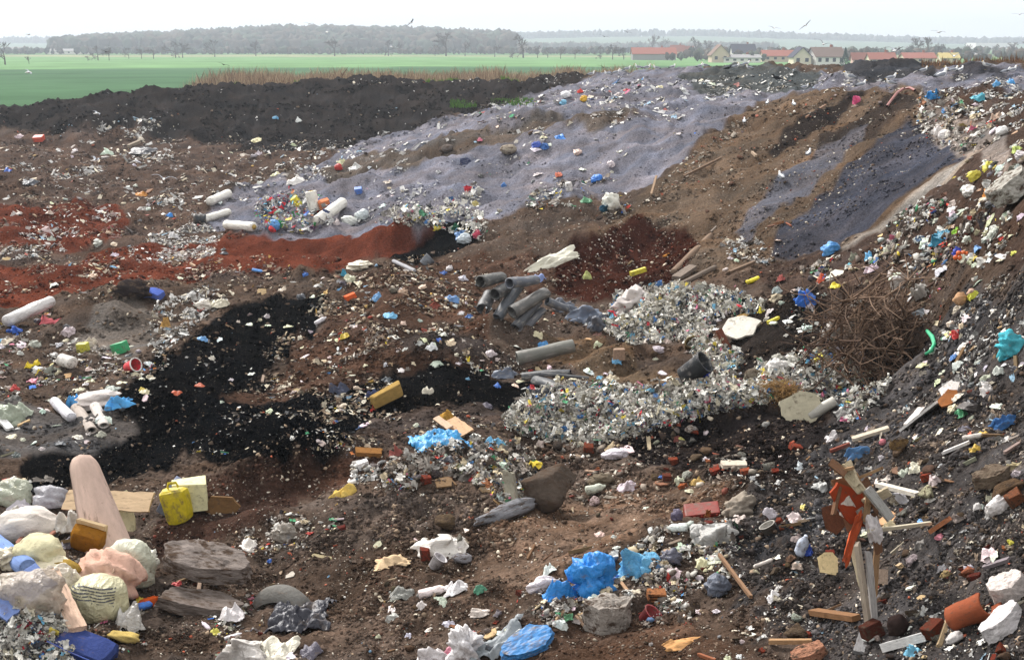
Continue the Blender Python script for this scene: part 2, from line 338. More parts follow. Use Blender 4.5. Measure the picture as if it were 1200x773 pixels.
# earth: colour per vertex comes from the kind of soil tipped there
m, t, b = newmat('earth')
at = N(t, 'ShaderNodeAttribute', attribute_name='Col')
finish(t, b, at.outputs['Color'], bump=1.0, scale=11, dist=.07, var=.5, vscale=17, rough=.95, dirt=srgb(118,104,90), dscale=31, dlo=.6, dhi=.68)
b.inputs['Specular IOR Level'].default_value = 0.0
def attr_mat(name, **kw):
    m, t, b = newmat(name); at = N(t, 'ShaderNodeAttribute', attribute_name='Col'); finish(t, b, at.outputs['Color'], **kw); return m, b
def obj_mat(name, **kw):
    m, t, b = newmat(name); oi = N(t, 'ShaderNodeObjectInfo'); finish(t, b, oi.outputs['Color'], **kw); return m, b
SOIL = srgb(84, 70, 60)
attr_mat('litter', bump=.2, scale=20, var=.12, rough=.7)
attr_mat('plant', bump=.2, scale=5, var=.2, vscale=3, rough=.9)
attr_mat('feather', bump=.1, scale=20, var=.08, rough=.8)
attr_mat('masonry', bump=.1, scale=2, var=.1, rough=.9)
mm_, bb_ = obj_mat('film', wrinkle=.25, bump=.35, scale=14, dist=.03, var=.12, rough=.42, dirt=srgb(120,104,88), dscale=4, dlo=.55, dhi=.78)
bb_.inputs['Subsurface Weight'].default_value = 0.0
obj_mat('cloth', wrinkle=.12, bump=.4, scale=25, dist=.02, var=.15, rough=.9, dirt=srgb(120,100,86), dscale=4, dlo=.55, dhi=.75)
obj_mat('board', bump=.3, scale=12, dist=.02, var=.15, rough=.8, dirt=SOIL, dscale=5, dlo=.55, dhi=.72)
obj_mat('hardplastic', bump=.2, scale=10, dist=.02, var=.22, rough=.5, dirt=srgb(96,82,70), dscale=3.5, dlo=.5, dhi=.68)
obj_mat('rubber', bump=.25, scale=12, dist=.02, var=.15, rough=.5, dirt=srgb(150,145,140), dscale=4, dlo=.52, dhi=.7)
obj_mat('stone', bump=.9, scale=14, dist=.04, var=.3, vscale=9, rough=.95, dirt=SOIL, dscale=4, dlo=.5, dhi=.6)
obj_mat('timber', bump=.4, scale=18, dist=.02, var=.25, rough=.85, dirt=SOIL, dscale=5, dlo=.56, dhi=.7)
obj_mat('foam', bump=.8, scale=30, dist=.03, var=.2, rough=.95, dirt=SOIL, dscale=5, dlo=.58, dhi=.72)
m, t, b = newmat('clearfilm')
oi = N(t, 'ShaderNodeObjectInfo'); finish(t, b, oi.outputs['Color'], wrinkle=.3, bump=.5, scale=12, dist=.03, var=.12, rough=.3, dirt=srgb(140,125,110), dscale=5, dlo=.56, dhi=.74)
b.inputs['Alpha'].default_value = .72

def mesh(name, V, F, mat, cols=None, smooth=False):
    """arrays -> mesh; F is an (n,3) or (n,4) array or list of lists; cols per vertex"""
    me = bpy.data.meshes.new(name)
    if isinstance(F, np.ndarray):
        k = F.shape[1]; me.vertices.add(len(V)); me.vertices.foreach_set('co', np.ascontiguousarray(V, dtype=np.float32).ravel())
        me.loops.add(F.size); me.loops.foreach_set('vertex_index', np.ascontiguousarray(F, dtype=np.int32).ravel())
        me.polygons.add(len(F)); me.polygons.foreach_set('loop_start', np.arange(0, F.size, k, dtype=np.int32))
        me.polygons.foreach_set('loop_total', np.full(len(F), k, dtype=np.int32)); me.update(calc_edges=True)
    else:
        me.from_pydata([tuple(v) for v in V], [], [tuple(f) for f in F]); me.update()
    if cols is not None:
        a = me.color_attributes.new('Col', 'FLOAT_COLOR', 'POINT')
        c = np.ones((len(V), 4), dtype=np.float32); c[:, :3] = cols; a.data.foreach_set('color', c.ravel())
    me.materials.append(MATS[mat] if isinstance(mat, str) else mat)
    if smooth: me.polygons.foreach_set('use_smooth', np.ones(len(me.polygons), dtype=bool))
    return me
def link(name, me, parent=None, color=None):
    o = bpy.data.objects.new(name, me); sc.collection.objects.link(o)
    if parent: o.parent = parent
    if color is not None: o.color = tuple(color[:3]) + (1,)
    return o
def tag(o, label=None, cat=None, group=None, kind=None):
    if label: o['label'] = label
    if cat: o['category'] = cat
    if group: o['group'] = group
    if kind: o['kind'] = kind
    return o
# ------------------------------------------------------------------ ground
idx = np.arange(NT * NR).reshape(NR, NT)
F = np.stack([idx[:-1, :-1], idx[:-1, 1:], idx[1:, 1:], idx[1:, :-1]], -1).reshape(-1, 4)
gm = mesh('ground', np.stack([X, Y, Z], -1).reshape(-1, 3), F, 'earth', COL.reshape(-1, 3), True)
tag(link('ground', gm), kind='structure')
# ------------------------------------------------------------------ the fields, hills and far country
def annulus(rs, a0, a1, na, zf):
    an = np.linspace(a0, a1, na); AA, RA = np.meshgrid(an, rs); x = RA * np.sin(AA); y = RA * np.cos(AA)
    ix = np.arange(na * len(rs)).reshape(len(rs), na)
    f = np.stack([ix[:-1, :-1], ix[:-1, 1:], ix[1:, 1:], ix[1:, :-1]], -1).reshape(-1, 4)
    return x, y, np.stack([x, y, zf(x, y)], -1).reshape(-1, 3), f
m, t, b = newmat('winter_crop')
at = N(t, 'ShaderNodeAttribute', attribute_name='Col'); finish(t, b, at.outputs['Color'], bump=.3, scale=.6, dist=.2, var=.28, vscale=.03, rough=.95)
rs = np.concatenate([np.geomspace(112, 1200, 60), np.geomspace(1260, 6500, 20)])
x, y, V, F = annulus(rs, -R(60), R(60), 160, lambda x, y: vnoise(x / 160, y / 160, 8) * .35 - .1 + 0 * x)
d = y.ravel(); c = np.empty((len(d), 3)); c[:] = srgb(72, 100, 72)
line = 430 + x.ravel() * .25
c[d > line] = srgb(104, 136, 92); c[d > 760] = srgb(140, 140, 110); c[d > 860] = srgb(90, 118, 82); c[d > 1500] = srgb(110, 125, 95)
tag(link('field', mesh('field', V, F, 'winter_crop', c, True)), kind='structure')
bm = bmesh.new(); bmesh.ops.create_circle(bm, cap_ends=True, radius=9000, segments=48)
me = bpy.data.meshes.new('plain'); bm.to_mesh(me); bm.free()
m, t, b = newmat('plain_grass'); rg = N(t, 'ShaderNodeRGB'); rg.outputs[0].default_value = srgb(100, 120, 90) + (1,)
finish(t, b, rg.outputs[0], bump=.1, scale=.1, var=.1, vscale=.01); me.materials.append(m)
pl = link('plain', me); pl.location.z = -3; tag(pl, kind='structure')

def ico(sub):
    bm = bmesh.new(); bmesh.ops.create_icosphere(bm, subdivisions=sub, radius=1)
    v = np.array([v.co[:] for v in bm.verts]); f = np.array([[q.index for q in p.verts] for p in bm.faces]); bm.free(); return v, f
ICO1, ICO2, ICO3, ICO4 = ico(1), ico(2), ico(3), ico(4)
rng = np.random.default_rng(7); random.seed(7)
def rotm(n, yaw=None, tilt=.3, normals=None):
    """n rotation matrices: random turn and lean, stood on the given normals"""
    a = rng.uniform(0, 2 * np.pi, n) if yaw is None else yaw
    c, s = np.cos(a), np.sin(a); z = np.zeros(n); o = np.ones(n)
    Rz = np.stack([np.stack([c, -s, z], -1), np.stack([s, c, z], -1), np.stack([z, z, o], -1)], 1)
    b = rng.normal(0, tilt, n); c, s = np.cos(b), np.sin(b)
    Rx = np.stack([np.stack([o, z, z], -1), np.stack([z, c, -s], -1), np.stack([z, s, c], -1)], 1)
    b = rng.normal(0, tilt, n); c, s = np.cos(b), np.sin(b)
    Ry = np.stack([np.stack([c, z, s], -1), np.stack([z, o, z], -1), np.stack([-s, z, c], -1)], 1)
    M = Ry @ Rx @ Rz
    if normals is not None:
        nz = normals; ux = np.cross(np.array([0, 1., 0]), nz); ux /= np.linalg.norm(ux, axis=1)[:, None]; uy = np.cross(nz, ux)
        M = np.stack([ux, uy, nz], -1) @ M
    return M
def merged(name, temps, P, S, M, C, mat, smooth=False, jitter=.0):
    """many small pieces of loose stuff as ONE mesh"""
    Vs, Fs, Cs = [], [], []; off = 0; k = rng.integers(0, len(temps), len(P))
    for ti, (tv, tf) in enumerate(temps):
        q = np.where(k == ti)[0]
        if not len(q): continue
        v = np.einsum('nij,nkj->nki', M[q], tv[None] * S[q][:, None, :]) + P[q][:, None, :]
        f = tf[None] + (np.arange(len(q)) * len(tv))[:, None, None] + off
        cc = np.repeat(C[q][:, None, :], len(tv), 1)
        if jitter: cc = cc * rng.uniform(1 - jitter, 1 + jitter, cc.shape[:2] + (1,))
        Vs.append(v.reshape(-1, 3)); Fs.append(f.reshape(-1, tf.shape[1])); Cs.append(cc.reshape(-1, 3)); off += v.shape[0] * v.shape[1]
    return link(name, mesh(name, np.concatenate(Vs), np.concatenate(Fs), mat, np.concatenate(Cs), smooth))
# hills: two long swells on the horizon
def swell(name, prof, d0, d1, d2, col):
    xs = [p[0] for p in prof]; ys = [p[1] for p in prof]
    px = np.linspace(xs[0], xs[-1], 120); top = np.interp(px, xs, ys); u = (px - 600) / FPX
    Vv = []; ds = np.linspace(d0, d2, 14)
    for dd in ds:
        k = np.where(dd < d1, (dd - d0) / (d1 - d0), 1 - .7 * (dd - d1) / (d2 - d1)); k = math.sin(k * math.pi / 2)
        h = CZ + (HOR - top) * d1 / FPX
        Vv.append(np.stack([u * dd, np.full(120, dd), -1 + (h + 1) * k + vnoise(u * 30, u * 0 + dd / 300, 3) * .6], -1))
    V = np.concatenate(Vv); ix = np.arange(len(V)).reshape(14, 120)
    F = np.stack([ix[:-1, :-1], ix[:-1, 1:], ix[1:, 1:], ix[1:, :-1]], -1).reshape(-1, 4)
    c = np.empty((len(V), 3)); c[:] = col
    return tag(link(name, mesh(name, V, F, 'winter_crop', c, True)), kind='structure'), V
swell('hill', [(-700,44),(0,50),(90,51),(200,47),(330,42),(600,46),(700,44),(820,43),(950,47),(1100,51),(1900,52)], 1900, 2900, 4200, srgb(96, 112, 90))
o_, HV = swell('wooded_rise', [(60,60),(110,55),(200,51),(330,44),(470,46),(590,50),(640,57)], 1060, 1500, 1900, srgb(90, 84, 74))
# woods that read as one mass
blob = []
for s in range(5):
    v, f = ICO1; r = 1 + .35 * rng.standard_normal(len(v)); blob.append((v * r[:, None] * [.5, .5, .5] + [0, 0, .5], f))
def wood(name, pxr, dr, n, hr, cols, zf):
    px = rng.uniform(*pxr, n); d = rng.uniform(*dr, n); P = np.stack([(px - 600) / FPX * d, d, zf(px, d)], -1)
    h = rng.uniform(*hr, n); S = np.stack([h * rng.uniform(.5, 1.1, n), h * rng.uniform(.5, 1.1, n), h], -1)
    C = np.array(cols)[rng.integers(0, len(cols), n)]
    return tag(merged(name, blob, P, S, rotm(n, tilt=.05), C, 'plant'), kind='stuff')
def rise_z(px, d):
    x = (px - 600) / FPX * d; g = HV.reshape(14, 120, 3); j = np.clip((d - 1060) / 840 * 13, 0, 12.99); i = np.clip((px - 60) / 580 * 119, 0, 118.99)
    return g[j.astype(int), i.astype(int), 2]
wc = [srgb(78,72,66), srgb(92,84,76), srgb(66,68,62), srgb(84,90,80)]
wood('far_wood', (75, 600), (1080, 1560), 3800, (8, 15), wc, rise_z)
wood('far_wood', (-200, 1400), (2500, 3000), 3500, (8, 16), wc, lambda px, d: np.interp(px, [-700,0,90,200,330,600,700,820,950,1100,1900], CZ + (HOR - np.array([44,50,51,47,42,46,44,43,47,51,52])) * 2900 / FPX - 2) + 0 * d)
wood('far_wood', (600, 900), (1500, 1900), 500, (6, 11), wc, lambda px, d: 0 * px)
wood('hedge', (-60, 760), (900, 1050), 700, (2.5, 6), wc, lambda px, d: 0 * px)
wood('hedge', (760, 1300), (520, 1000), 500, (2.5, 6), wc, lambda px, d: 0 * px)
# bare winter trees, one template per shape
def bare_tree(seed, spread=1.0):
    r = np.random.default_rng(seed); Vs = []; Fs = []; tr = []
    def seg(a, b, ra, rb, store):
        d = b - a; L = np.linalg.norm(d); d = d / L; u = np.cross(d, [0.3, .9, .1]); u /= np.linalg.norm(u); w_ = np.cross(d, u)
        base = sum(len(q) for q in store[0]); ring = []
        for (c_, rad) in ((a, ra), (b, rb)):
            for k in range(3): t_ = k * 2.094; ring.append(c_ + (u * math.cos(t_) + w_ * math.sin(t_)) * rad)
        store[0].append(np.array(ring)); store[1].append(np.array([[0,1,4],[0,4,3],[1,2,5],[1,5,4],[2,0,3],[2,3,5]]) + base)
    T = ([], []); C = ([], [])
    def grow(p, d, L, rad, lev):
        q = p + d * L; seg(p, q, max(rad, .006), max(rad * .65, .005), T if lev < 2 else C)
        if lev == 5: return
        for k in range(3 if lev < 3 else 3):
            nd = d + r.normal(0, .42 * spread, 3) + np.array([0, 0, .12]); nd /= np.linalg.norm(nd)
            grow(q if k else p + d * L * .7, nd, L * r.uniform(.6, .85), rad * .6, lev + 1)
    grow(np.zeros(3), np.array([0, 0, 1.]), .26, .03, 0)
    out = []
    for S in (T, C):
        V = np.concatenate(S[0]); out.append((V, np.concatenate(S[1])))
    top = out[1][0][:, 2].max()
    return [(V / top, F) for V, F in out]
TREES = []
for s in range(5):
    (tv, tf), (cv, cf) = bare_tree(s + 3, 1 + .1 * s)
    TREES.append((mesh('trunk', tv, tf, 'plant', np.tile(srgb(70,60,54), (len(tv), 1))), mesh('crown', cv, cf, 'plant', np.tile(srgb(84,74,68), (len(cv), 1)))))
def empty(name, loc, rz=0):
    o = bpy.data.objects.new(name, None); sc.collection.objects.link(o); o.location = loc; o.rotation_euler = (0, 0, rz); o.empty_display_size = .2; return o
def on_field(px, by, z=0): # base on the flat country
    x, y = at_z(px, by, z); return Vector((float(x), float(y), z))
treespots = [(6,76,27,'tall bare tree at the left end of the field edge'),(34,75,9,'low bare shrub on the field edge beside the leftmost tree'),(103,72,7,'tiny lone bare shrub on the field edge, left of the round thicket'),
 (115,71,17,'bare round tree in the thicket below the left end of the wooded rise'),(128,71,15,'smaller bare tree right of the round thicket tree'),(151,69,13,'low bare tree in front of the red roofed far farm'),(166,69,12,'bare tree beneath the right far red roof'),(180,69,13,'bare tree just right of the far red roofs'),
 (206,68,19,'slim dark bare tree at the foot of the wooded rise'),(214,68,17,'slim bare tree right beside the dark one at the foot of the rise'),(252,67,20,'bare tree in front of the highest part of the far wood'),(300,66,18,'bare tree at the wood edge below its crest'),(392,66,22,'broad bare tree at the wood edge, middle of the rise'),
 (455,66,19,'bare tree at the wood edge left of the tall field tree'),(523,66,27,'tall bare tree standing before the right end of the wood'),(510,66,14,'short bare tree left of the tall one before the wood'),(545,66,17,'bare tree right of the tall one before the wood'),(580,67,15,'bare tree in the gap where the wood ends'),
 (613,68,27,'tall bare tree alone in the open middle of the field edge'),(630,68,14,'bushy bare tree right of the tall lone field tree'),(642,68,12,'small bare tree second right of the tall lone field tree'),(657,69,12,'bare tree left in the middle thicket'),(674,69,13,'bare tree right in the middle thicket'),
 (703,69,15,'bare tree left of the red roofed barn thicket'),(718,70,17,'bare tree in the thicket left of the red roofed barn'),(731,70,14,'bare tree touching the left end of the red roofed barn'),(764,63,22,'tall bare tree rising behind the red roofed barn'),(776,62,18,'bare tree behind the right end of the red roofed barn'),
 (816,66,22,'tall bare tree between the barn and the grey gabled house'),(828,66,18,'bare tree left of the grey gabled house'),(890,70,14,'bare tree right of the white house with the dark roof'),(912,70,16,'bare tree behind the long red roof'),(1000,72,16,'bare tree right of the dark conifer'),(1012,72,15,'bare tree left of the long low red roof'),
 (1075,68,23,'tall bare tree behind the right red roofed houses'),(1087,68,24,'tallest bare tree behind the right red roofed houses'),(1098,68,17,'bare tree left of the cream roofed house'),(1130,66,15,'bare tree right of the cream roofed house'),(1165,66,14,'bare tree below the far white hall'),(1188,66,16,'bare tree right of the far white hall'),(1202,68,20,'bare tree at the right edge of the village')]
for i, (px, by, hpx, lab) in enumerate(treespots):
    p = on_field(px, by); h = hpx / FPX * p.y
    r_ = empty('bare_tree', p, rng.uniform(0, 6)); r_.scale = (h * rng.uniform(.9, 1.3),) * 2 + (h,)
    tag(r_, lab, 'tree', 'bare trees beyond the fields')
    tm, cm = TREES[i % 5]; link('trunk', tm, r_); link('crown', cm, r_)
# conifer
def conifer():
    V = []; F = []; r = np.random.default_rng(5)
    for k in range(1500):
        z = r.uniform(.06, 1) ; a = r.uniform(0, 6.28); rad = (1 - z) * .3 * (r.uniform(.3, 1) ** .5) * (1 + .2 * math.sin(z * 40)); c_ = np.array([math.cos(a) * rad, math.sin(a) * rad, z])
        b_ = len(V); 
        for j in range(3): V.append(c_ + r.normal(0, .022, 3) + [0, 0, -.01 * j])
        F.append([b_, b_ + 1, b_ + 2])
    return np.array(V), np.array(F)
p = on_field(990, 78); h = 21 / FPX * p.y; cr_ = empty('conifer_tree', p); cr_.scale = (h, h, h)
V, F = conifer(); link('crown', mesh('crown', V, F, 'plant', np.tile(srgb(52, 74, 62), (len(V), 1))), cr_)
tag(cr_, 'dark blue-green pointed conifer right of the big white gabled house', 'tree')
def boxv(x0, x1, y0, y1, z0, z1):
    v = [(x0,y0,z0),(x1,y0,z0),(x1,y1,z0),(x0,y1,z0),(x0,y0,z1),(x1,y0,z1),(x1,y1,z1),(x0,y1,z1)]
    return v, [(0,3,2,1),(4,5,6,7),(0,1,5,4),(1,2,6,5),(2,3,7,6),(3,0,4,7)]
tri = lambda V, F, c, name, mat: mesh(name, V, F, mat, np.tile(c, (len(V), 1)))
def house(name, x0, x1, ytop, ybase, wallc, roofc, label, yaw=0, gable=False, depth=.7, wh=.5, wins=4, cat='house', flat=False):
    p = on_field((x0 + x1) / 2, ybase); s = p.y / FPX; w_ = (x1 - x0) * s; h = (ybase - ytop) * s; dp = w_ * depth if not gable else w_ * 1.4
    o = empty(name, p, yaw); tag(o, label, cat, 'buildings of the village beyond the tip')
    hw = h * wh
    V, F = boxv(-w_/2, w_/2, -dp/2, dp/2, -1, hw)
    V = list(V); F = list(F)
    if not flat:
        k = len(V)
        if gable:
            V += [(0, -dp/2, h), (0, dp/2, h)]; F += [(4, 5, k), (6, 7, k + 1)]
        else:
            V += [(-w_/2, 0, h), (w_/2, 0, h)]; F += [(7, 4, k), (5, 6, k + 1)]
    wl = link('wall', tri(V, F, wallc, 'wall', 'masonry'), o)
    e = .5; tk = .25
    if flat: RV, RF = boxv(-w_/2 - .2, w_/2 + .2, -dp/2 - .2, dp/2 + .2, hw + .003, hw + .5)
    elif gable:
        RV = []; RF = []
        for sg in (-1, 1):
            k = len(RV); zo = hw - e * (h - hw) / (w_ / 2)
            for yy in (-dp/2 - e, dp/2 + e): RV += [(sg * (w_/2 + e), yy, zo + .02), (0, yy, h + .02), (0, yy, h + tk), (sg * (w_/2 + e), yy, zo + tk)]
            RF += [(k, k+1, k+5, k+4), (k+3, k+7, k+6, k+2), (k, k+4, k+7, k+3), (k, k+3, k+2, k+1), (k+4, k+5, k+6, k+7)]
    else:
        RV = []; RF = []
        for sg in (-1, 1):
            k = len(RV); zo = hw - e * (h - hw) / (dp / 2)
            for xx in (-w_/2 - e, w_/2 + e): RV += [(xx, sg * (dp/2 + e), zo + .02), (xx, 0, h + .02), (xx, 0, h + tk), (xx, sg * (dp/2 + e), zo + tk)]
            RF += [(k, k+1, k+5, k+4), (k+3, k+7, k+6, k+2), (k, k+4, k+7, k+3), (k, k+3, k+2, k+1), (k+4, k+5, k+6, k+7)]
    rf = link('roof', tri(RV, RF, roofc, 'roof', 'masonry'), o)
    if not flat and w_ > 7:
        V, F = boxv(w_*.18, w_*.18 + .8, .3, 1.1, h - .6, h + 1.1); link('chimney', tri(V, F, srgb(140,90,75), 'chimney', 'masonry'), rf)
    for k in range(wins):
        xx = -w_/2 + w_ * (k + .5) / wins; ww = min(1.2, w_ / wins * .45)
        V, F = boxv(xx - ww/2, xx + ww/2, -dp/2 - .05, -dp/2 + .2, hw * .35, hw * .35 + min(1.5, hw * .45))
        link('window', tri(V, F, srgb(62, 66, 74), 'window', 'masonry'), o)
    return o
Wt, Cr, Be, Gy = srgb(225,222,214), srgb(214,204,180), srgb(196,178,158), srgb(150,148,148)
Rd, Dk, Br = srgb(150,98,86), srgb(80,80,90), srgb(130,112,104)
house('barn', 741, 790, 57, 70, Gy, Rd, 'wide open barn with low orange-red roof, left end of the village', wh=.5, wins=0, depth=.5, cat='barn')
for k in range(4): pass
house('house', 786, 801, 54, 66, Be, Rd, 'small red roofed house peeking out behind the open barn', wins=2)
house('house', 802, 812, 55, 66, Cr, Rd, 'tiny red roofed house between the barn and the grey gabled house', wins=2)
house('house', 832, 852, 54, 73, Be, Br, 'narrow beige house with steep grey-brown gable facing the tip', gable=True, wh=.45, wins=2)
house('house', 857, 883, 53, 69, Wt, Dk, 'white house with tall dark slate roof left of the long red roof', wh=.45, wins=4)
house('shed', 846, 888, 65, 73, Wt, Gy, 'long low white outbuilding in front of the dark roofed white house', wh=.6, wins=5, cat='shed')
house('house', 893, 928, 60, 72, Be, Rd, 'long house with weathered red roof between two white houses', wh=.5, wins=4)
house('house', 927, 947, 57, 76, Cr, Dk, 'cream house with pointed gable touching the big white house', gable=True, wh=.5, wins=2)
house('house', 949, 985, 57, 76, Wt, Br, 'big white gabled house beside the dark conifer', wh=.5, wins=4, yaw=.25)
house('house', 998, 1013, 63, 75, srgb(205,170,160), Rd, 'small pinkish house just right of the dark conifer', wins=2)
house('house', 1017, 1046, 63, 76, Cr, Rd, 'long low red roofed house in the middle right of the village', wins=3)
house('house', 1057, 1092, 63, 74, Be, Rd, 'red roofed house below the tallest bare trees', wins=3)
house('house', 1100, 1121, 63, 73, Cr, srgb(200,180,120), 'small house with straw-yellow roof right of the red roofed houses', wins=2)
house('hall', 1138, 1184, 50.5, 57.5, Wt, Gy, 'far long white hall at the right end of the horizon', wh=.95, wins=6, flat=True, cat='hall')
house('shed', 10, 36, 56, 61.5, Wt, Gy, 'far long white shed at the left end of the horizon', wh=.6, wins=4, cat='shed')
house('shed', 61, 100, 58, 63.5, Wt, Gy, 'far pale shed with a long flat roof, second on the left', wh=.6, wins=4, cat='shed')
house('house', 133, 146, 54, 62, Wt, Rd, 'far house with red roof, left of the pair below the rise', wins=2)
house('house', 155, 174, 53, 62, Wt, Rd, 'far house with broader red roof, right of the pair below the rise', wins=2)
for i, (a, b2, yt, yb) in enumerate([(598,606,41,54),(608,618,44,54),(628,638,42,54),(642,650,44,54),(655,668,41,54.5),(672,685,43,54)]):
    house('apartment_block', a, b2, yt, yb + 1, Wt, Gy, ['slimmest pale apartment block at the left end of the distant row','pale low apartment block second in the distant row','tall pale apartment block third in the distant row','small pale apartment block fourth in the distant row','widest pale apartment block, fifth in the distant row','low wide apartment block at the right end of the distant row'][i], wh=.97, wins=4, flat=True, cat='apartment block')
# dry weeds standing along the rim of the field
def blades(name, spots, hr, cols, wd=.05):
    n = len(spots); x = spots[:, 0]; y = spots[:, 1]; z = interp(GZ, x, y) - .05
    h = rng.uniform(*hr, n) * np.clip(1 + .9 * fbm(x * .25, y * .25, 9, 3), .35, 1.5); a = rng.uniform(0, 6.28, n); lx = rng.normal(0, .18, n) * h; ly = rng.normal(0, .18, n) * h
    ux = np.cos(a) * wd; uy = np.sin(a) * wd
    V = np.stack([np.stack([x - ux, y - uy, z], -1), np.stack([x + ux, y + uy, z], -1), np.stack([x + lx * .5 + ux * .8, y + ly * .5 + uy * .8, z + h * .6], -1), np.stack([x + lx, y + ly, z + h], -1)], 1).reshape(-1, 3)
    F = (np.arange(n) * 4)[:, None] + np.array([0, 1, 2, 3]); C = np.array(cols)[rng.integers(0, len(cols), n)]
    return tag(link(name, mesh(name, V, F, 'plant', np.repeat(C, 4, 0))), kind='stuff')
n = 42000; px = rng.uniform(195, 770, n); d = rng.uniform(121, 165, n)
sp = np.stack([(px - 600) / FPX * d, d], -1); keep = fbm(sp[:, 0] * .12, sp[:, 1] * .12, 5, 3) > -.55; keep &= (px > 215 + rng.uniform(0, 60, n))
blades('dry_weeds', sp[keep], (.5, 1.35), [srgb(150,128,108), srgb(172,150,126), srgb(126,106,90), srgb(184,164,138)], .03)
n = 9000; px = rng.uniform(1070, 1400, n); d = rng.uniform(62, 95, n); sp = np.stack([(px - 600) / FPX * d, d], -1)
blades('dry_weeds', sp, (.15, .5), [srgb(120,92,72), srgb(100,78,64), srgb(140,108,84)], .03)
n = 5000; px = rng.uniform(280, 620, n); d = rng.uniform(117, 122, n); sp = np.stack([(px - 600) / FPX * d, d], -1); k = fbm(sp[:, 0] * .2, sp[:, 1] * 0, 15, 3) > .1
blades('green_grass', sp[k], (.25, .6), [srgb(110,140,60), srgb(90,124,54)])
def grass_patch(px0, px1, py0, py1, n):
    px = rng.uniform(px0, px1, n); py = rng.uniform(py0, py1, n); x, y = march(GZ, px, py); ok = ~np.isnan(x)
    blades('green_grass', np.stack([x[ok], y[ok]], -1), (.08, .3), [srgb(80,120,50), srgb(96,130,60)], .03)
grass_patch(527, 558, 118, 127, 700); grass_patch(575, 625, 116, 124, 500)
# ------------------------------------------------------------------ air: pale haze between here and the far hills
bm = bmesh.new(); V, F = boxv(-2600, 2600, -60, 4600, -4.5, 95)
me = bpy.data.meshes.new('haze'); me.from_pydata(V, [], F); me.update(); bm.free()
m = bpy.data.materials.new('haze_air'); m.use_nodes = True; t = m.node_tree; t.nodes.remove(t.nodes['Principled BSDF'])
pv = t.nodes.new('ShaderNodeVolumePrincipled'); pv.inputs['Color'].default_value = (.8, .9, 1.0, 1); pv.inputs['Density'].default_value = .0004; pv.inputs['Anisotropy'].default_value = .2
t.links.new(pv.outputs[0], t.nodes['Material Output'].inputs['Volume']); me.materials.append(m)
tag(link('haze', me), kind='stuff')

# ------------------------------------------------------------------ shapes of rubbish; every unit mesh stands on z=0 inside +-.5
def unit(v, keepz=False):
    v = np.array(v, float); lo, hi = v.min(0), v.max(0); s = np.maximum(hi - lo, 1e-6)
    c = (lo + hi) / 2; v[:, 0] = (v[:, 0] - c[0]) / s[0]; v[:, 1] = (v[:, 1] - c[1]) / s[1]; v[:, 2] = (v[:, 2] - lo[2]) / s[2]
    return v
def n3(v, f, s): # cheap 3d noise
    return vnoise(v[:, 0] * f + 3.1 * v[:, 2] * f * .37, v[:, 1] * f + v[:, 2] * f, s) + .6 * vnoise(v[:, 2] * f + 5, v[:, 0] * f - 3, s + 1)
_cache = {}
def cached(fn):
    def g(*a):
        k = (fn.__name__,) + a
        if k not in _cache: _cache[k] = fn(*a)
        return _cache[k]
    return g
@cached
def film(seed, mat='film', n=16, amp=.5):
    """crumpled sheet: a low heap of sharp folds running several ways, torn outline, real thickness"""
    n = max(n, 22); r = np.random.default_rng(seed); g = np.linspace(-1, 1, n); U, Vv = np.meshgrid(g, g)
    q = np.sqrt(U * U * .5 + Vv * Vv * .5); z = (1 - np.clip(np.hypot(U, Vv), 0, 1) ** 2) * r.uniform(.25, .6); ox = 0 * U; oy = 0 * U
    wx = vnoise(U * 1.3 + seed, Vv * 1.3, seed) * .5; wy = vnoise(U * 1.3, Vv * 1.3 + seed, seed + 1) * .5
    for k in range(6):
        a = r.uniform(0, 3.14); f = r.uniform(1.6, 5.5); ph = r.uniform(0, 6)
        t_ = (U + wx) * math.cos(a) + (Vv + wy) * math.sin(a); fold = np.abs(np.sin(t_ * f + ph)) if k < 4 else .5 * (1 - np.abs(np.sin(t_ * f + ph))); env = np.clip(.5 + vnoise(U * 1.5 + k * 5, Vv * 1.5, seed + k) * 1.3, 0, 1.4)
        h = fold * env / f ** .8 * (.5 + amp); z = z + h; ox += h * math.cos(a) * .35 * r.choice([-1, 1]); oy += h * math.sin(a) * .35 * r.choice([-1, 1])
    z = z * (1 - .75 * np.maximum(abs(U), abs(Vv)) ** 4)
    ang = np.arctan2(Vv, U); sq = 1 / np.maximum(np.maximum(abs(np.cos(ang)), abs(np.sin(ang))), .01); rad = .62 + .38 / sq + .3 * vnoise(ang * 1.1 + seed, U * 0, seed + 9) * np.clip(np.hypot(U, Vv), 0, 1) + .1 * vnoise(ang * 4 + seed, U * 0, seed + 10)
    v = unit(np.stack([U * rad + ox, Vv * rad + oy, z], -1).reshape(-1, 3)); th_ = .02
    i = np.arange(n * n).reshape(n, n); f = np.stack([i[:-1, :-1], i[:-1, 1:], i[1:, 1:], i[1:, :-1]], -1).reshape(-1, 4)
    v2_ = v - [0, 0, th_]; rim = np.concatenate([i[0, :-1], i[:-1, -1], i[-1, :0:-1], i[:0:-1, 0]]); rn = np.roll(rim, -1); m_ = n * n
    F = np.concatenate([f, f[:, ::-1] + m_, np.stack([rim, rim + m_, rn + m_, rn], -1)])
    return mesh('film', np.concatenate([v, v2_]), F, mat, None, True)
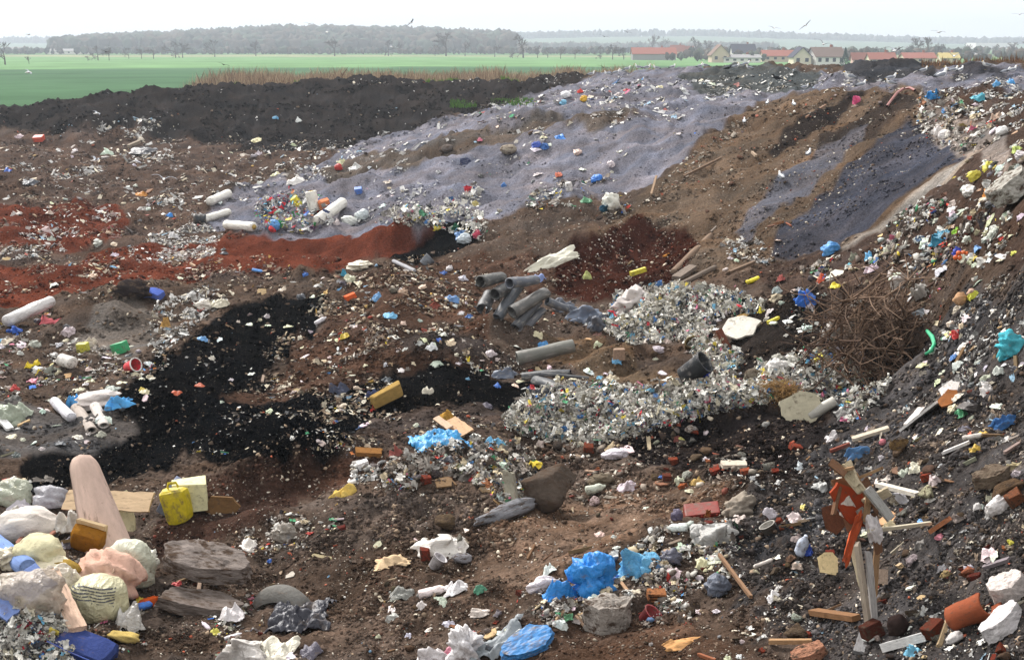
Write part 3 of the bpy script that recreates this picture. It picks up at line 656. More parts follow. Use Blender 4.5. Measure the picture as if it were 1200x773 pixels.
@cached
def sack(seed, mat='film', crease=.16, neck=0):
    v, f = ICO4; v = v.copy(); r = np.random.default_rng(seed)
    o = seed * 3.3
    d = np.abs(n3(v + o, 1.3, seed)) * crease * 1.2 + n3(v + o, .8, seed + 4) * .14
    wv_ = np.stack([n3(v + o, 1.1, seed + 30), n3(v + o + 9, 1.1, seed + 31), n3(v - o, 1.1, seed + 32)], -1) * .35
    for k in range(9):
        ax = r.normal(0, 1, 3); ax /= np.linalg.norm(ax); fq = r.uniform(1.8, 5) if k < 5 else r.uniform(7, 13); t_ = (v + wv_) @ ax
        d += (1 - np.abs(np.sin(t_ * fq + k))) ** 1.4 * crease * (1.5 if k < 5 else 2.2) / fq ** .85 * np.clip(.4 + n3(v + k, 1.3, seed + 20 + k) * 1.5, 0, 1.5)
    v = v * (1.05 - d)[:, None]; v[:, 2] = np.sign(v[:, 2]) * np.abs(v[:, 2]) ** .9
    v[:, 2] = np.where(v[:, 2] < -.35, -.35 + (v[:, 2] + .35) * .35, v[:, 2])
    if neck:
        k = np.clip((v[:, 0] - .45) * 2.2, 0, 1); sq = 1 - .75 * k * np.where(v[:, 0] > .92, .6, 1); v[:, 1] *= sq; v[:, 2] *= sq; v[:, 0] += k * .35
    return mesh('sack', unit(v), f, mat, None, True)
@cached
def lump(seed, mat='stone', rough=.25, sub=3, ang=0):
    v, f = (ICO4 if sub == 4 else ICO3 if sub == 3 else ICO2); v = v.copy(); o = seed * 1.7; r = np.random.default_rng(seed)
    if ang:   # cut with random planes: broken faces
        for k in range(11):
            d = r.normal(0, 1, 3); d /= np.linalg.norm(d); h = r.uniform(.34, .7); s = v @ d - h; v = v - np.maximum(s, 0)[:, None] * d
    d = n3(v + o, 1.2, seed) * rough + n3(v + o, 3.5, seed + 1) * rough * .4 + n3(v + o, 8, seed + 3) * rough * .15
    v = v * (1 + d)[:, None]
    return mesh('lump', unit(v), f, mat, None, not ang)
@cached
def slabm(seed, mat='stone', sides=9):
    """thick broken slab: irregular outline, rough worn faces"""
    r = np.random.default_rng(seed); bm = bmesh.new(); an = np.linspace(0, 6.28, sides, endpoint=False) + r.uniform(-.25, .25, sides)
    Q = [(math.cos(a) * r.uniform(.75, 1), math.sin(a) * r.uniform(.75, 1)) for a in an]
    top = [bm.verts.new((x * .93, y * .93, .25)) for x, y in Q]; bot = [bm.verts.new((x, y, -.25 + r.normal(0, .04))) for x, y in Q]
    ct = bm.verts.new((0, 0, .3)); cb = bm.verts.new((0, 0, -.25))
    for i in range(sides):
        j = (i + 1) % sides; bm.faces.new((top[i], bot[i], bot[j], top[j])); bm.faces.new((ct, top[i], top[j])); bm.faces.new((cb, bot[j], bot[i]))
    bmesh.ops.subdivide_edges(bm, edges=list(bm.edges), cuts=7, use_grid_fill=True); bmesh.ops.triangulate(bm, faces=list(bm.faces))
    bm.verts.ensure_lookup_table(); v = np.array([q.co[:] for q in bm.verts]); dd = n3(v + seed, 2.1, seed) * .09 + n3(v + seed, 6, seed + 1) * .045 + n3(v, 14, seed + 2) * .02
    nv = v / (np.linalg.norm(v * [1, 1, 3], axis=1)[:, None] + .2) * [1, 1, 2.2]; v = v + nv * dd[:, None]
    for q, c_ in zip(bm.verts, v): q.co = c_
    return bmesh_mesh(bm, 'slab', mat)
@cached
def taper_board(seed, mat='board'):
    """long rounded board along x, broad at -x, narrow round nose at +x, softly domed"""
    V = []; nx, ny = 26, 14
    for i in range(nx):
        t_ = i / (nx - 1); w_ = (.5 - .26 * t_) * (1 if t_ < .86 else math.sqrt(max(0, 1 - ((t_ - .86) / .14) ** 2)) * .999 + .001)
        for j in range(ny): a = math.pi * j / (ny - 1); V.append((t_ - .5, -math.cos(a) * w_, abs(math.sin(a)) ** .6 * .5 * (w_ / .5) ** .5))
        V.append((t_ - .5, 0, 0.0))
    ix = np.arange(nx * (ny + 1)).reshape(nx, ny + 1); F = np.stack([ix[:-1], np.roll(ix[:-1], -1, 1), np.roll(ix[1:], -1, 1), ix[1:]], -1).reshape(-1, 4)
    return mesh('board', unit(V), F, mat, None, True)
def bmesh_mesh(bm, name, mat, norm=True, smooth=False):
    me = bpy.data.meshes.new(name); bmesh.ops.recalc_face_normals(bm, faces=bm.faces); bm.to_mesh(me); bm.free()
    if norm:
        v = np.empty(len(me.vertices) * 3, dtype=np.float32); me.vertices.foreach_get('co', v); me.vertices.foreach_set('co', unit(v.reshape(-1, 3)).astype(np.float32).ravel())
    me.materials.append(MATS[mat]); 
    if smooth: me.polygons.foreach_set('use_smooth', np.ones(len(me.polygons), dtype=bool))
    me.update(); return me
@cached
def plank(seed, mat='timber', broken=.12, bend=.0):
    """long board along x with splintered ends"""
    r = np.random.default_rng(seed); bm = bmesh.new(); nx = 14; rings = []
    for i in range(nx):
        x = -.5 + i / (nx - 1); zz = bend * math.cos(x * math.pi) ; y0, y1 = -.5 + r.normal(0, .02), .5 + r.normal(0, .02)
        sh0 = sh1 = 0
        if i == 0: sh0, sh1 = -r.uniform(0, broken), -r.uniform(0, broken)
        if i == nx - 1: sh0, sh1 = r.uniform(0, broken), r.uniform(0, broken)
        ring = []
        for j in range(5):
            y = y0 + (y1 - y0) * j / 4; xs = x + (r.uniform(-broken, broken) * .6 if i in (0, nx - 1) else 0) + sh0
            ring.append(bm.verts.new((xs, y, zz + .5)))
        for j in range(4, -1, -1):
            y = y0 + (y1 - y0) * j / 4; ring.append(bm.verts.new((ring[j].co.x + r.normal(0, .004), y, zz - .5)))
        rings.append(ring)
    for a, b_ in zip(rings, rings[1:]):
        for k in range(10): bm.faces.new((a[k], a[(k+1) % 10], b_[(k+1) % 10], b_[k]))
    bm.faces.new(rings[0]); bm.faces.new(rings[-1][::-1])
    return bmesh_mesh(bm, 'plank', mat)
@cached
def block(seed, mat='board', bevel=.06, jit=.03):
    bm = bmesh.new(); bmesh.ops.create_cube(bm, size=1); r = np.random.default_rng(seed)
    for v in bm.verts: v.co += Vector(r.normal(0, jit, 3))
    bmesh.ops.bevel(bm, geom=list(bm.edges), offset=bevel, segments=2, affect='EDGES', profile=.6)
    return bmesh_mesh(bm, 'block', mat)
@cached
def shard(seed, mat='board', sides=6):
    """flat broken panel with an irregular outline"""
    r = np.random.default_rng(seed); bm = bmesh.new(); n_ = sides
    an = np.sort(r.uniform(0, 6.28, n_ * 3)) if sides > 8 else np.linspace(0, 6.28, n_, endpoint=False) + r.uniform(-.35, .35, n_)
    P = [(math.cos(a) * r.uniform(.7, 1), math.sin(a) * r.uniform(.7, 1)) for a in an]; Q = []
    for i in range(len(P)):
        a, b_ = P[i], P[(i+1) % len(P)]
        for t_ in (0, .3, .6): Q.append((a[0] + (b_[0] - a[0]) * t_ + r.normal(0, .02), a[1] + (b_[1] - a[1]) * t_ + r.normal(0, .02)))
    top = [bm.verts.new((x, y, .06 + .05 * x * y)) for x, y in Q]; bot = [bm.verts.new((x + r.normal(0, .008), y + r.normal(0, .008), -.06 + .05 * x * y)) for x, y in Q]
    bm.faces.new(top); bm.faces.new(bot[::-1]); k = len(Q)
    for i in range(k): bm.faces.new((top[i], bot[i], bot[(i+1) % k], top[(i+1) % k]))
    return bmesh_mesh(bm, 'shard', mat)
def lathe(prof, seg=20, jit=0, seed=0, axis='z'):
    V = []; r = np.random.default_rng(seed)
    for rad, z in prof:
        for k in range(seg): a = k * 2 * math.pi / seg; V.append((rad * math.cos(a), rad * math.sin(a), z))
    V = np.array(V); ix = np.arange(len(V)).reshape(len(prof), seg); F = np.stack([ix[:-1], np.roll(ix[:-1], -1, 1), np.roll(ix[1:], -1, 1), ix[1:]], -1).reshape(-1, 4)
    if jit: V = V * (1 + jit * n3(V * 1.3 + seed, 1.5, seed)[:, None] * [1, 1, 0])
    return V, F
@cached
def roll(seed, mat='film', ends=1, jit=.06):
    """solid roll lying along x, slightly dented, closed ends"""
    prof = [(0.0001, -.5), (.44, -.5), (.5, -.47)] + [(.5 - .02 * math.sin(i * 1.7 + seed), -.47 + .94 * i / 9) for i in range(1, 9)] + [(.5, .47), (.44, .5), (.0001, .5)]
    V, F = lathe(prof, 22, jit, seed); V = V[:, [2, 0, 1]]; return mesh('roll', unit(V), F, mat, None, True)
@cached
def pipe(seed, mat='rubber', wall=.1, crush=.0, bend=.0, gap=0):
    """open hollow pipe along x; crush flattens it, bend bows it"""
    no = 24; V = []; r = np.random.default_rng(seed); span = 2 * math.pi - gap
    prof = [(.5, i / 11 - .5) for i in range(12)] + [(.5 - wall, .5 - i / 11) for i in range(12)]
    for rad, x in prof:
        for k in range(no):
            a = -math.pi / 2 + gap / 2 + span * k / (no - (1 if gap else 0)); cr = 1 - crush * (.4 + .6 * (.5 + x)); 
            y = rad * math.cos(a) * (1 + crush * .35); z = rad * math.sin(a) * cr + bend * (.25 - x * x) * 1.5
            V.append((x, y * (1 + .05 * math.sin(5 * x + seed)), z + .02 * math.sin(9 * x + seed)))
    V = np.array(V); nr_ = len(prof); ix = np.arange(len(V)).reshape(nr_, no)
    if gap: A_ = ix[:, :-1]; B_ = ix[:, 1:]
    else: A_ = ix; B_ = np.roll(ix, -1, 1)
    F = np.stack([A_[:-1], B_[:-1], B_[1:], A_[1:]], -1).reshape(-1, 4); F = np.concatenate([F, np.stack([A_[-1], B_[-1], B_[0], A_[0]], -1).reshape(-1, 4)])
    return mesh('pipe', unit(V), F, mat, None, True)
@cached
def bottle(seed, mat='hardplastic'):
    prof = [(.0001, -.5), (.2, -.5), (.25, -.46), (.25, -.1), (.22, -.04), (.25, .02), (.25, .2), (.1, .38), (.085, .44), (.085, .47), (.0001, .47)]
    V, F = lathe(prof, 14, .12, seed); V = V[:, [2, 0, 1]] * [1, 2, 2]
    return mesh('bottle', V + [0, 0, .5], F, mat, None, True)
@cached
def bottle_cap(seed):
    V, F = lathe([(.0001, .46), (.11, .46), (.11, .5), (.1, .53), (.0001, .53)], 12); V = V[:, [2, 0, 1]] * [1, 2, 2]
    return mesh('cap', V + [0, 0, .5], F, 'hardplastic', None, True)
@cached
def tub(seed, mat='hardplastic', taper=.82):
    V, F = lathe([(.0001, 0), (.5 * taper, 0), (.5, .97), (.54, .97), (.54, 1.0), (.47, 1.0), (.46, .95), (.5 * taper - .04, .06), (.0001, .06)], 24, .04, seed)
    return mesh('tub', V, F, mat, None, True)
def strands(n, seed, ext, rad, L, mat, name, curl=.6):
    """one tangled mass of thin strands"""
    r = np.random.default_rng(seed); Vs = []; Fs = []; off = 0
    for i in range(n):
        p = r.normal(0, .33, 3) * ext; d = r.normal(0, 1, 3); d[2] *= .5; d /= np.linalg.norm(d); k = 7; P = []
        for j in range(k): P.append(p.copy()); p = p + d * L / k; d = d + r.normal(0, curl / k * 2, 3); d /= np.linalg.norm(d)
        v, f = tube(P, [rad * (1 - .6 * j / k) for j in range(k)], 3); Vs.append(v); Fs.append(f + off); off += len(v)
    return mesh(name, np.concatenate(Vs), np.concatenate(Fs), mat)
def tube(P, rads, seg=6, caps=False):
    P = [np.array(p, float) for p in P]; V = []
    for i, p in enumerate(P):
        d = P[min(i + 1, len(P) - 1)] - P[max(i - 1, 0)]; d = d / (np.linalg.norm(d) + 1e-9); u = np.cross(d, [.13, .2, .97]); u /= np.linalg.norm(u) + 1e-9; w_ = np.cross(d, u)
        for k in range(seg): a = k * 2 * math.pi / seg; V.append(p + (u * math.cos(a) + w_ * math.sin(a)) * rads[i])
    ix = np.arange(len(V)).reshape(len(P), seg)
    return np.array(V), np.stack([ix[:-1], np.roll(ix[:-1], -1, 1), np.roll(ix[1:], -1, 1), ix[1:]], -1).reshape(-1, 4)

# ------------------------------------------------------------------ putting things down
LAND = []      # (short name, ground point) used to say where the smaller finds lie
THINGS = []
def Mrot(yaw, tilt, spin, roll_=0): return Matrix.Rotation(yaw, 3, 'Z') @ Matrix.Rotation(tilt, 3, 'X') @ Matrix.Rotation(roll_, 3, 'Y') @ Matrix.Rotation(spin, 3, 'Z')
def put(name, me, px, py, size, label, cat, color=(200,200,195), yaw=0, tilt=0, spin=0, roll=0, lift=0, group=None, land=None, parent=None, slope=True):
    """stand a unit mesh on the ground where the photo shows its foot; size in photo pixels (across, along, up)"""
    p = hit(px, py); k = ppm(p); S = [s / k for s in size]
    o = link(name, me, None, srgb(*color)); M = Mrot(yaw, tilt, spin, roll)
    if slope:
        nn = gnorm(p.x, p.y, max(.12, S[0] * .4)); M = Vector((0, 0, 1)).rotation_difference(nn.lerp(Vector((0, 0, 1)), .3)).to_matrix() @ M
    o.matrix_world = Matrix.Translation(p + Vector((0, 0, lift * S[2] - .04 * S[2]))) @ M.to_4x4() @ Matrix.Diagonal((*S, 1))
    tag(o, label, cat, group); THINGS.append(o)
    if land: LAND.append((land, p))
    return o
def between(name, me, a, b_, thick, label, cat, color, wide=None, group=None, land=None, parent=None, roll=0):
    """lay a unit bar (along x) between two world points"""
    a = Vector(a); b_ = Vector(b_); d = b_ - a; L = d.length; x = d.normalized(); y = Vector((0, 0, 1)).cross(x); y.normalize(); z = x.cross(y)
    M = Matrix((x, y, z)).transposed() @ Matrix.Rotation(roll, 3, 'X'); wd = wide if wide else thick
    o = link(name, me, parent, srgb(*color)); o.matrix_world = Matrix.Translation((a + b_) / 2 - M @ Vector((0, 0, thick / 2))) @ M.to_4x4() @ Matrix.Diagonal((L, wd, thick, 1))
    if label: tag(o, label, cat, group); THINGS.append(o)
    if land: LAND.append((land, (a + b_) / 2))
    return o
def G(px, py, up=0):
    p = hit(px, py); return p + Vector((0, 0, up))
def U(px, py, fx, fy, fwd=0):
    """point seen at (px,py) standing over the spot whose foot is at (fx,fy)"""
    p = hit(fx, fy); return at_d(px, py, p.y + fwd)
def drape(name, px, py, wpx, dpx, label, cat, color, seed=1, amp=.06, yaw=0, mat='film', n=34, lift=.03, land=None, group=None, hump=0):
    """a sheet that follows the ground, wrinkled, with a ragged edge"""
    p = hit(px, py); k = ppm(p); wm, lm = wpx / k, dpx / k
    g = np.linspace(-1, 1, n); A_, B_ = np.meshgrid(g, g); ang = np.arctan2(B_, A_)
    rad = .5 * (1 + .22 * vnoise(ang * 1.7 + seed, A_ * 0, seed)); x = A_ * rad * wm; y = B_ * rad * lm
    c, s = math.cos(yaw), math.sin(yaw); wx = p.x + x * c - y * s; wy = p.y + x * s + y * c
    w_ = np.abs(fbm(wx * 2.2, wy * 5, seed, 3, .6)) * amp + np.abs(vnoise(wx * 9 + wy * 4, wy * 5, seed + 3)) * amp * .5
    z = interp(GZ, wx, wy) + lift * (1 - .9 * np.maximum(abs(A_), abs(B_)) ** 6) + w_ + hump * np.clip(1 - A_ ** 2 - B_ ** 2, 0, 1)
    e = vnoise(wx * 6, wy * 6, seed + 8) * .05; wx = wx + e; wy = wy + e * .6
    V = np.stack([wx - p.x, wy - p.y, z - p.z], -1).reshape(-1, 3); i = np.arange(n * n).reshape(n, n)
    f = np.stack([i[:-1, :-1], i[:-1, 1:], i[1:, 1:], i[1:, :-1]], -1).reshape(-1, 4); m_ = n * n
    rim = np.concatenate([i[0, :-1], i[:-1, -1], i[-1, :0:-1], i[:0:-1, 0]]); rn = np.roll(rim, -1)
    F = np.concatenate([f, f[:, ::-1] + m_, np.stack([rim, rim + m_, rn + m_, rn], -1)])
    o = link(name, mesh(name, np.concatenate([V, V - [0, 0, .006]]), F, mat, None, True), None, srgb(*color)); o.location = p
    tag(o, label, cat, group); THINGS.append(o)
    if land: LAND.append((land, p))
    return o
# ------------------------------------------------------------------ the larger finds, one by one
PI = math.pi
# --- heap of household bulk in the near left corner
b0 = (110, 655)
between('tapered_board', taper_board(1), G(138, 668, .0), U(97, 528, 122, 640, .35), .2, 'tall pale pink tapered board with a rounded top, leaning in the near left heap', 'board', (198,172,158), wide=.72, land='tall pink tapered board', roll=.25)
put('plastic_bag', sack(1, 'clearfilm'), 15, 592, (46,40,34), 'round milky see-through bag at the left edge above the long white sack', 'bag', (186,190,170), land='round milky bag')
put('plastic_bag', sack(2, 'clearfilm'), 60, 592, (40,36,26), 'grey-white see-through bag between the round milky bag and the pink tapered board', 'bag', (186,184,190))
put('sack', sack(3, 'cloth', .12, 1), 42, 632, (96,60,42), 'long bulging white woven sack lying across the left edge', 'sack', (206,198,190), yaw=.15, land='long white sack')
put('sack', sack(4, 'cloth', .12), 50, 660, (64,50,36), 'cream sack with green smears under the long white sack', 'sack', (196,190,158), yaw=-.3, land='cream sack')
cu = put('cushion', block(905, 'foam', .28, .05), 102, 640, (40,22,32), 'ochre quilted cushion propped against the pink tapered board', 'cushion', (152,104,40), tilt=.5, land='ochre quilted cushion')
bt = link('backing', block(3, 'cloth', .05), cu, srgb(200,176,140)); bt.location = (0, .38, .1); bt.scale = (.95, .2, 1.05)
between('board', plank(4, 'board', .02), G(78, 612, .35), G(180, 612, .3), .03, 'long beige board crossing behind the pink tapered board', 'board', (196,170,138), wide=.32, roll=.8)
between('board', shard(5, 'board', 5), U(150, 590, 160, 606), U(181, 588, 178, 606), .05, 'square beige board with a bright face, right of the pink tapered board', 'board', (206,182,146), wide=.3, roll=1.0)
put('cardboard_sheet', shard(7, 'board', 6), 140, 620, (44,70,6), 'cream card sheet curling down beside the pink tapered board', 'cardboard', (206,196,160), tilt=1.0, lift=2)
put('cardboard_sheet', shard(8, 'board', 5), 118, 616, (40,30,6), 'small pale pink card lying over the ochre cushion', 'cardboard', (214,190,158), tilt=.7, lift=4)
put('sack', sack(6, 'film', .12), 146, 682, (74,60,58), 'large cream-white bag bulging out from under the pink blanket', 'bag', (196,196,176), land='cream bag under the blanket')
put('blanket', sack(811, 'cloth', .24), 122, 692, (92,64,56), 'crumpled pale pink blanket thrown over the near left heap', 'blanket', (206,168,150), yaw=-.3, land='pink blanket')
pb = put('sack', sack(8, 'film', .09), 110, 724, (78,66,56), 'round pale yellow bag with dark smudged print on its upper side', 'bag', (190,184,150), land='printed round bag')
# dark smudged print on the round bag: a patch of its skin, a hair outside it
_v = np.empty(len(pb.data.vertices) * 3, dtype=np.float32); pb.data.vertices.foreach_get('co', _v); _v = _v.reshape(-1, 3); _c = _v - [0, 0, .45]
_f = np.array([p_.vertices[:] for p_ in pb.data.polygons]); _m = _c[_f].mean(1); _w = _m[:, 0] * .8 + .25 * _m[:, 1]
_k = (_m[:, 1] < -.1) & (_m[:, 2] > .12 - .5 * _m[:, 0] ** 2) & (_m[:, 2] < .4) & (np.abs(_m[:, 0]) < .34)
m, t, b = newmat('print'); tc = N(t, 'ShaderNodeTexCoord'); mp_ = N(t, 'ShaderNodeMapping'); mp_.inputs['Scale'].default_value = (26, 4, 9); nz_ = N(t, 'ShaderNodeTexNoise', Scale=1.6, Detail=2.0)
t.links.new(tc.outputs['Object'], mp_.inputs[0]); t.links.new(mp_.outputs[0], nz_.inputs[0]); wv = N(t, 'ShaderNodeTexWave', Scale=5.5, Distortion=.6); wv.bands_direction = 'Z'; t.links.new(tc.outputs['Object'], wv.inputs[0])
mu = N(t, 'ShaderNodeMath'); mu.operation = 'MULTIPLY'; t.links.new(nz_.outputs[0], mu.inputs[0]); t.links.new(wv.outputs[1], mu.inputs[1]); gt = N(t, 'ShaderNodeMath'); gt.operation = 'GREATER_THAN'; gt.inputs[1].default_value = .34
t.links.new(mu.outputs[0], gt.inputs[0]); t.links.new(gt.outputs[0], b.inputs['Alpha']); b.inputs['Base Color'].default_value = srgb(70, 70, 76) + (1,)
_u, _i = np.unique(_f[_k], return_inverse=True)
pp_ = link('printed_patch', mesh('printed_patch', (_c * 1.012 + [0, 0, .45])[_u], _i.reshape(-1, 3), 'print', None, True), pb)
between('wood_board', plank(6, 'timber', .04), U(58, 668, 60, 700, -.1), U(92, 738, 88, 738, -.25), .05, 'narrow pale pinkish plank standing in front of the milky bags in the near left heap', 'plank', (188,160,140), wide=.2, land='pale pinkish plank')
put('plastic_bag', sack(9, 'clearfilm', .2), 34, 716, (84,60,56), 'beige see-through bag bunched behind the pale pinkish plank', 'bag', (186,172,156), land='beige see-through bag')
between('foam_roll', roll(3, 'foam'), G(-14, 640, .15), G(34, 684, .2), .24, 'light blue foam roll at the left edge under the long white sack', 'foam roll', (130,154,204))
between('blue_mat', plank(8, 'cloth', .03), G(-5, 742, .25), G(58, 712, .4), .06, 'folded light blue mat below the beige see-through bag', 'mat', (120,140,192), wide=.4, roll=.5)
bc = put('cushion', block(9, 'cloth', .3, .09), 100, 768, (76,50,28), 'royal blue upholstered cushion lying below the printed round bag', 'cushion', (56,68,116), yaw=-.3, roll=.2, land='royal blue cushion')
link('piping', mesh('piping', *tube([(-.5,-.5,.8),(0,-.53,.82),(.5,-.5,.8)], [.02]*3, 6), 'cloth'), bc, srgb(80,96,160))
put('foam_piece', lump(12, 'foam', .3), 144, 752, (40,24,14), 'flat torn pale yellow foam right of the royal blue cushion', 'foam', (206,180,110))
put('foam_piece', lump(13, 'foam', .3), 76, 676, (34,26,24), 'lumpy ochre sponge above the printed round bag', 'foam', (168,138,70))
put('board', shard(14, 'board', 7), 58, 672, (46,30,4), 'cracked cream lid lying behind the pale pinkish plank', 'board', (214,204,178), lift=3)
for i, (x0, y0, x1, y1) in enumerate([(20,650,54,612),(28,655,60,618),(36,660,66,640)]):
    between('lath', plank(20 + i, 'timber', .05), G(x0, y0, .14), G(x1, y1, .2), .03, ['upper reddish slat between the white and cream sacks','middle reddish slat between the white and cream sacks','lower reddish slat between the white and cream sacks'][i], 'slat', (140,96,80), wide=.05)
put('orange_rag', film(15, 'cloth'), 176, 706, (34,18,12), 'small orange rag at the right foot of the near left heap', 'rag', (206,92,44))
put('plastic_bottle', bottle(2), 172, 712, (20,10,9), 'small bright blue bottle beside the orange rag', 'bottle', (70,130,220), yaw=.4)
for i, (x, y, sz, kind_, c_, lf, lab_) in enumerate([
 (84, 626, (44,36,26), 'f', (214,208,198), .3, 'white crumpled film behind the ochre quilted cushion'),
 (22, 612, (40,32,22), 'f', (206,200,190), .2, 'white film bunched between the round milky bag and the long white sack'),
 (168, 668, (36,30,30), 's', (216,214,200), 0, 'small upright white bag at the right side of the pink blanket'),
 (74, 700, (46,36,30), 'f', (210,200,184), .5, 'cream film folded over the top of the beige see-through bag'),
 (150, 732, (44,34,30), 'f', (196,192,186), 0, 'grey-white torn film at the right foot of the printed round bag'),
 (128, 704, (40,30,26), 'c', (208,176,156), .8, 'pink cloth fold lying over the top of the printed round bag'),
 (12, 664, (40,34,24), 's', (200,190,168), .2, 'cream bag squeezed under the long white sack at the left edge'),
 (44, 690, (38,30,22), 'c', (176,150,120), .3, 'brown-beige cloth between the cream sack and the see-through bag'),
 (8, 706, (40,34,26), 's', (206,202,196), .2, 'white bag at the left edge above the shredded heap'),
 (136, 654, (34,28,18), 'f', (222,212,196), .5, 'white film scrap lying at the foot of the pink tapered board')]):
    put({'f': 'plastic_film', 's': 'plastic_bag', 'c': 'cloth_rag'}[kind_], sack(870 + i, 'film', .35) if kind_ == 's' else film(870 + i, 'cloth' if kind_ == 'c' else 'film', 28, .8), x, y, sz, lab_, {'f': 'film', 's': 'bag', 'c': 'rag'}[kind_], c_, yaw=i * 1.3, lift=lf)
# --- yellow canister and bundle
yc = put('canister', block(17, 'hardplastic', .2, .07), 212, 612, (32,22,46), 'bright yellow dented plastic canister on dark earth', 'canister', (196,176,30), roll=-.15, land='yellow canister', slope=False)
hd = link('handle', mesh('handle', *tube([(-.2,0,1.0),(-.15,0,1.13),(.15,0,1.13),(.2,0,1.0)], [.045]*4, 6), 'hardplastic', None, True), yc, srgb(200,180,20))
put('paper_bundle', block(12, 'board', .04), 196, 600, (26,26,44), 'tilted stack of grey and blue magazines left of the yellow canister', 'paper bundle', (124,132,156), roll=.5, slope=False)
put('carton', block(13, 'board', .03), 224, 596, (42,26,38), 'cream carton with a grey flap behind the yellow canister', 'carton', (216,210,168), yaw=.3, slope=False)
put('plywood_piece', shard(16, 'timber', 5), 262, 594, (42,28,8), 'brown wooden panel with a pale edge right of the yellow canister', 'panel', (112,84,54), tilt=1.1, lift=0)
# --- slabs and near middle
put('concrete_slab', slabm(21), 243, 682, (112,60,26), 'big tilted grey concrete slab in the lower left', 'slab', (136,126,120), roll=.16, tilt=.3, lift=.7, land='big concrete slab')
put('concrete_slab', slabm(22), 236, 716, (112,54,20), 'lower concrete slab half buried under the big tilted one', 'slab', (118,108,102), roll=.1, land='lower slab')
drape('black_film', 352, 728, 76, 80, 'shiny black plastic sheet crumpled in the lower left middle', 'plastic sheet', (44,44,54), 5, .12, 0, 'film', land='black sheet')
between('grey_rag', pipe(31, 'cloth', .12, .3, .9, 3.4), G(304, 708, .1), G(358, 712, .1), .34, 'arched dirty grey rag standing above the black plastic sheet', 'rag', (112,110,106), wide=.3)
put('plastic_bag', film(22, 'film', 20, .9), 282, 770, (66,52,44), 'torn white plastic bag at the bottom edge, left of the cream papers', 'bag', (208,202,196), tilt=.5, land='torn white bag at the bottom edge')
put('paper_wad', film(23, 'film', 16, .6), 322, 764, (58,60,18), 'cream crumpled newspapers at the bottom edge below the black sheet', 'paper', (214,208,190), land='cream newspapers')
put('plastic_bag', film(24, 'film'), 272, 722, (32,30,16), 'small white bag with a pink corner above the torn white bag', 'bag', (212,206,206))
put('plastic_bag', sack(25, 'clearfilm', .3), 335, 632, (34,24,24), 'grey translucent knotted bag on pebbly earth above the big concrete slab', 'bag', (164,156,146), land='grey knotted bag')
put('plastic_bag', film(26), 292, 640, (26,26,10), 'flat white bag scrap just right of the big concrete slab', 'bag', (222,214,206))
put('paper_sheet', film(27, 'film', 20, .35), 515, 642, (74,46,14), 'wide flat white printed sheet on brown earth in the lower middle', 'sheet', (206,200,192), tilt=.35, land='wide white sheet')
put('cloth_rag', film(28, 'cloth', 20, .6), 460, 660, (48,36,13), 'tan stained cloth left of the wide white sheet', 'cloth', (206,180,146), land='tan stained cloth')
put('plastic_cup', tub(3), 508, 664, (18,18,17), 'crushed grey-white cup right of the tan stained cloth', 'cup', (196,192,194), roll=.5)
put('brick', block(31, 'stone', .08, .06), 499, 655, (12,9,17), 'upright broken red brick beside the tan stained cloth', 'brick', (132,62,50))
put('stone', lump(33, 'stone', .2), 541, 658, (26,18,12), 'elongated grey stone right of the crushed cup', 'stone', (140,138,142))
put('rock', lump(34, 'stone', .15, 3, 1), 520, 620, (26,22,20), 'brown squarish stone behind the wide white sheet', 'stone', (104,88,70))
between('ash_ridge', lump(35, 'stone', .3), G(552, 622, .08), G(630, 596, .1), .24, 'long crusty grey ash block lying right of the wide white sheet', 'rubble', (132,132,136), wide=.3)
put('boulder', lump(353, 'stone', .16, 4, 1), 643, 594, (72,56,58), 'big dark brown boulder in the centre, below the shredded plastic bale', 'boulder', (88,78,70), land='big brown boulder', slope=False, lift=-.12)
between('carpet_flap', plank(37, 'cloth', .05, .4), G(600, 594, .0), U(596, 551, 600, 590), .05, 'stiff grey-green flap standing against the left side of the big boulder', 'flap', (146,142,128), wide=.34, roll=1.2)
put('plastic_bag', sack(838, 'film', .42), 545, 776, (52,40,56), 'tall crumpled white plastic bag at the bottom edge', 'bag', (224,220,220), slope=False, land='tall white bag')
put('plastic_bag', film(39, 'film', 20, .8), 508, 776, (44,34,34), 'white crumpled bag leaning on the tall bag at the bottom edge', 'bag', (216,210,210), tilt=.6)
drape('clear_sheet', 580, 764, 70, 40, 'thin greyish film spilling right from the tall white bag', 'plastic sheet', (170,176,180), 9, .1, 0, 'clearfilm')
put('milk_bottle', bottle(5), 510, 697, (40,15,12), 'white plastic bottle with a red cap lying on brown earth', 'bottle', (224,210,208), yaw=.15, land='red-capped white bottle')
link('cap', bottle_cap(0), bpy.data.objects['milk_bottle'], srgb(200,50,50)).rotation_euler = (0, 0, 0)
put('plastic_bag', film(40, 'film', 16, .8), 534, 693, (34,30,18), 'torn white bag right of the red-capped white bottle', 'bag', (226,222,222))
put('plastic_bag', film(41, 'clearfilm', 16, .5), 470, 697, (34,26,12), 'grey see-through film left of the red-capped white bottle', 'film', (150,150,144))
put('foil_scrap', film(42, 'film', 12, .6), 494, 711, (17,12,9), 'small crumpled white scrap below the red-capped white bottle', 'scrap', (226,218,214))
put('wrapper', film(43, 'film', 12, .6), 563, 718, (32,16,9), 'white wrapper with a yellow end below the torn white bag', 'wrapper', (222,210,200))
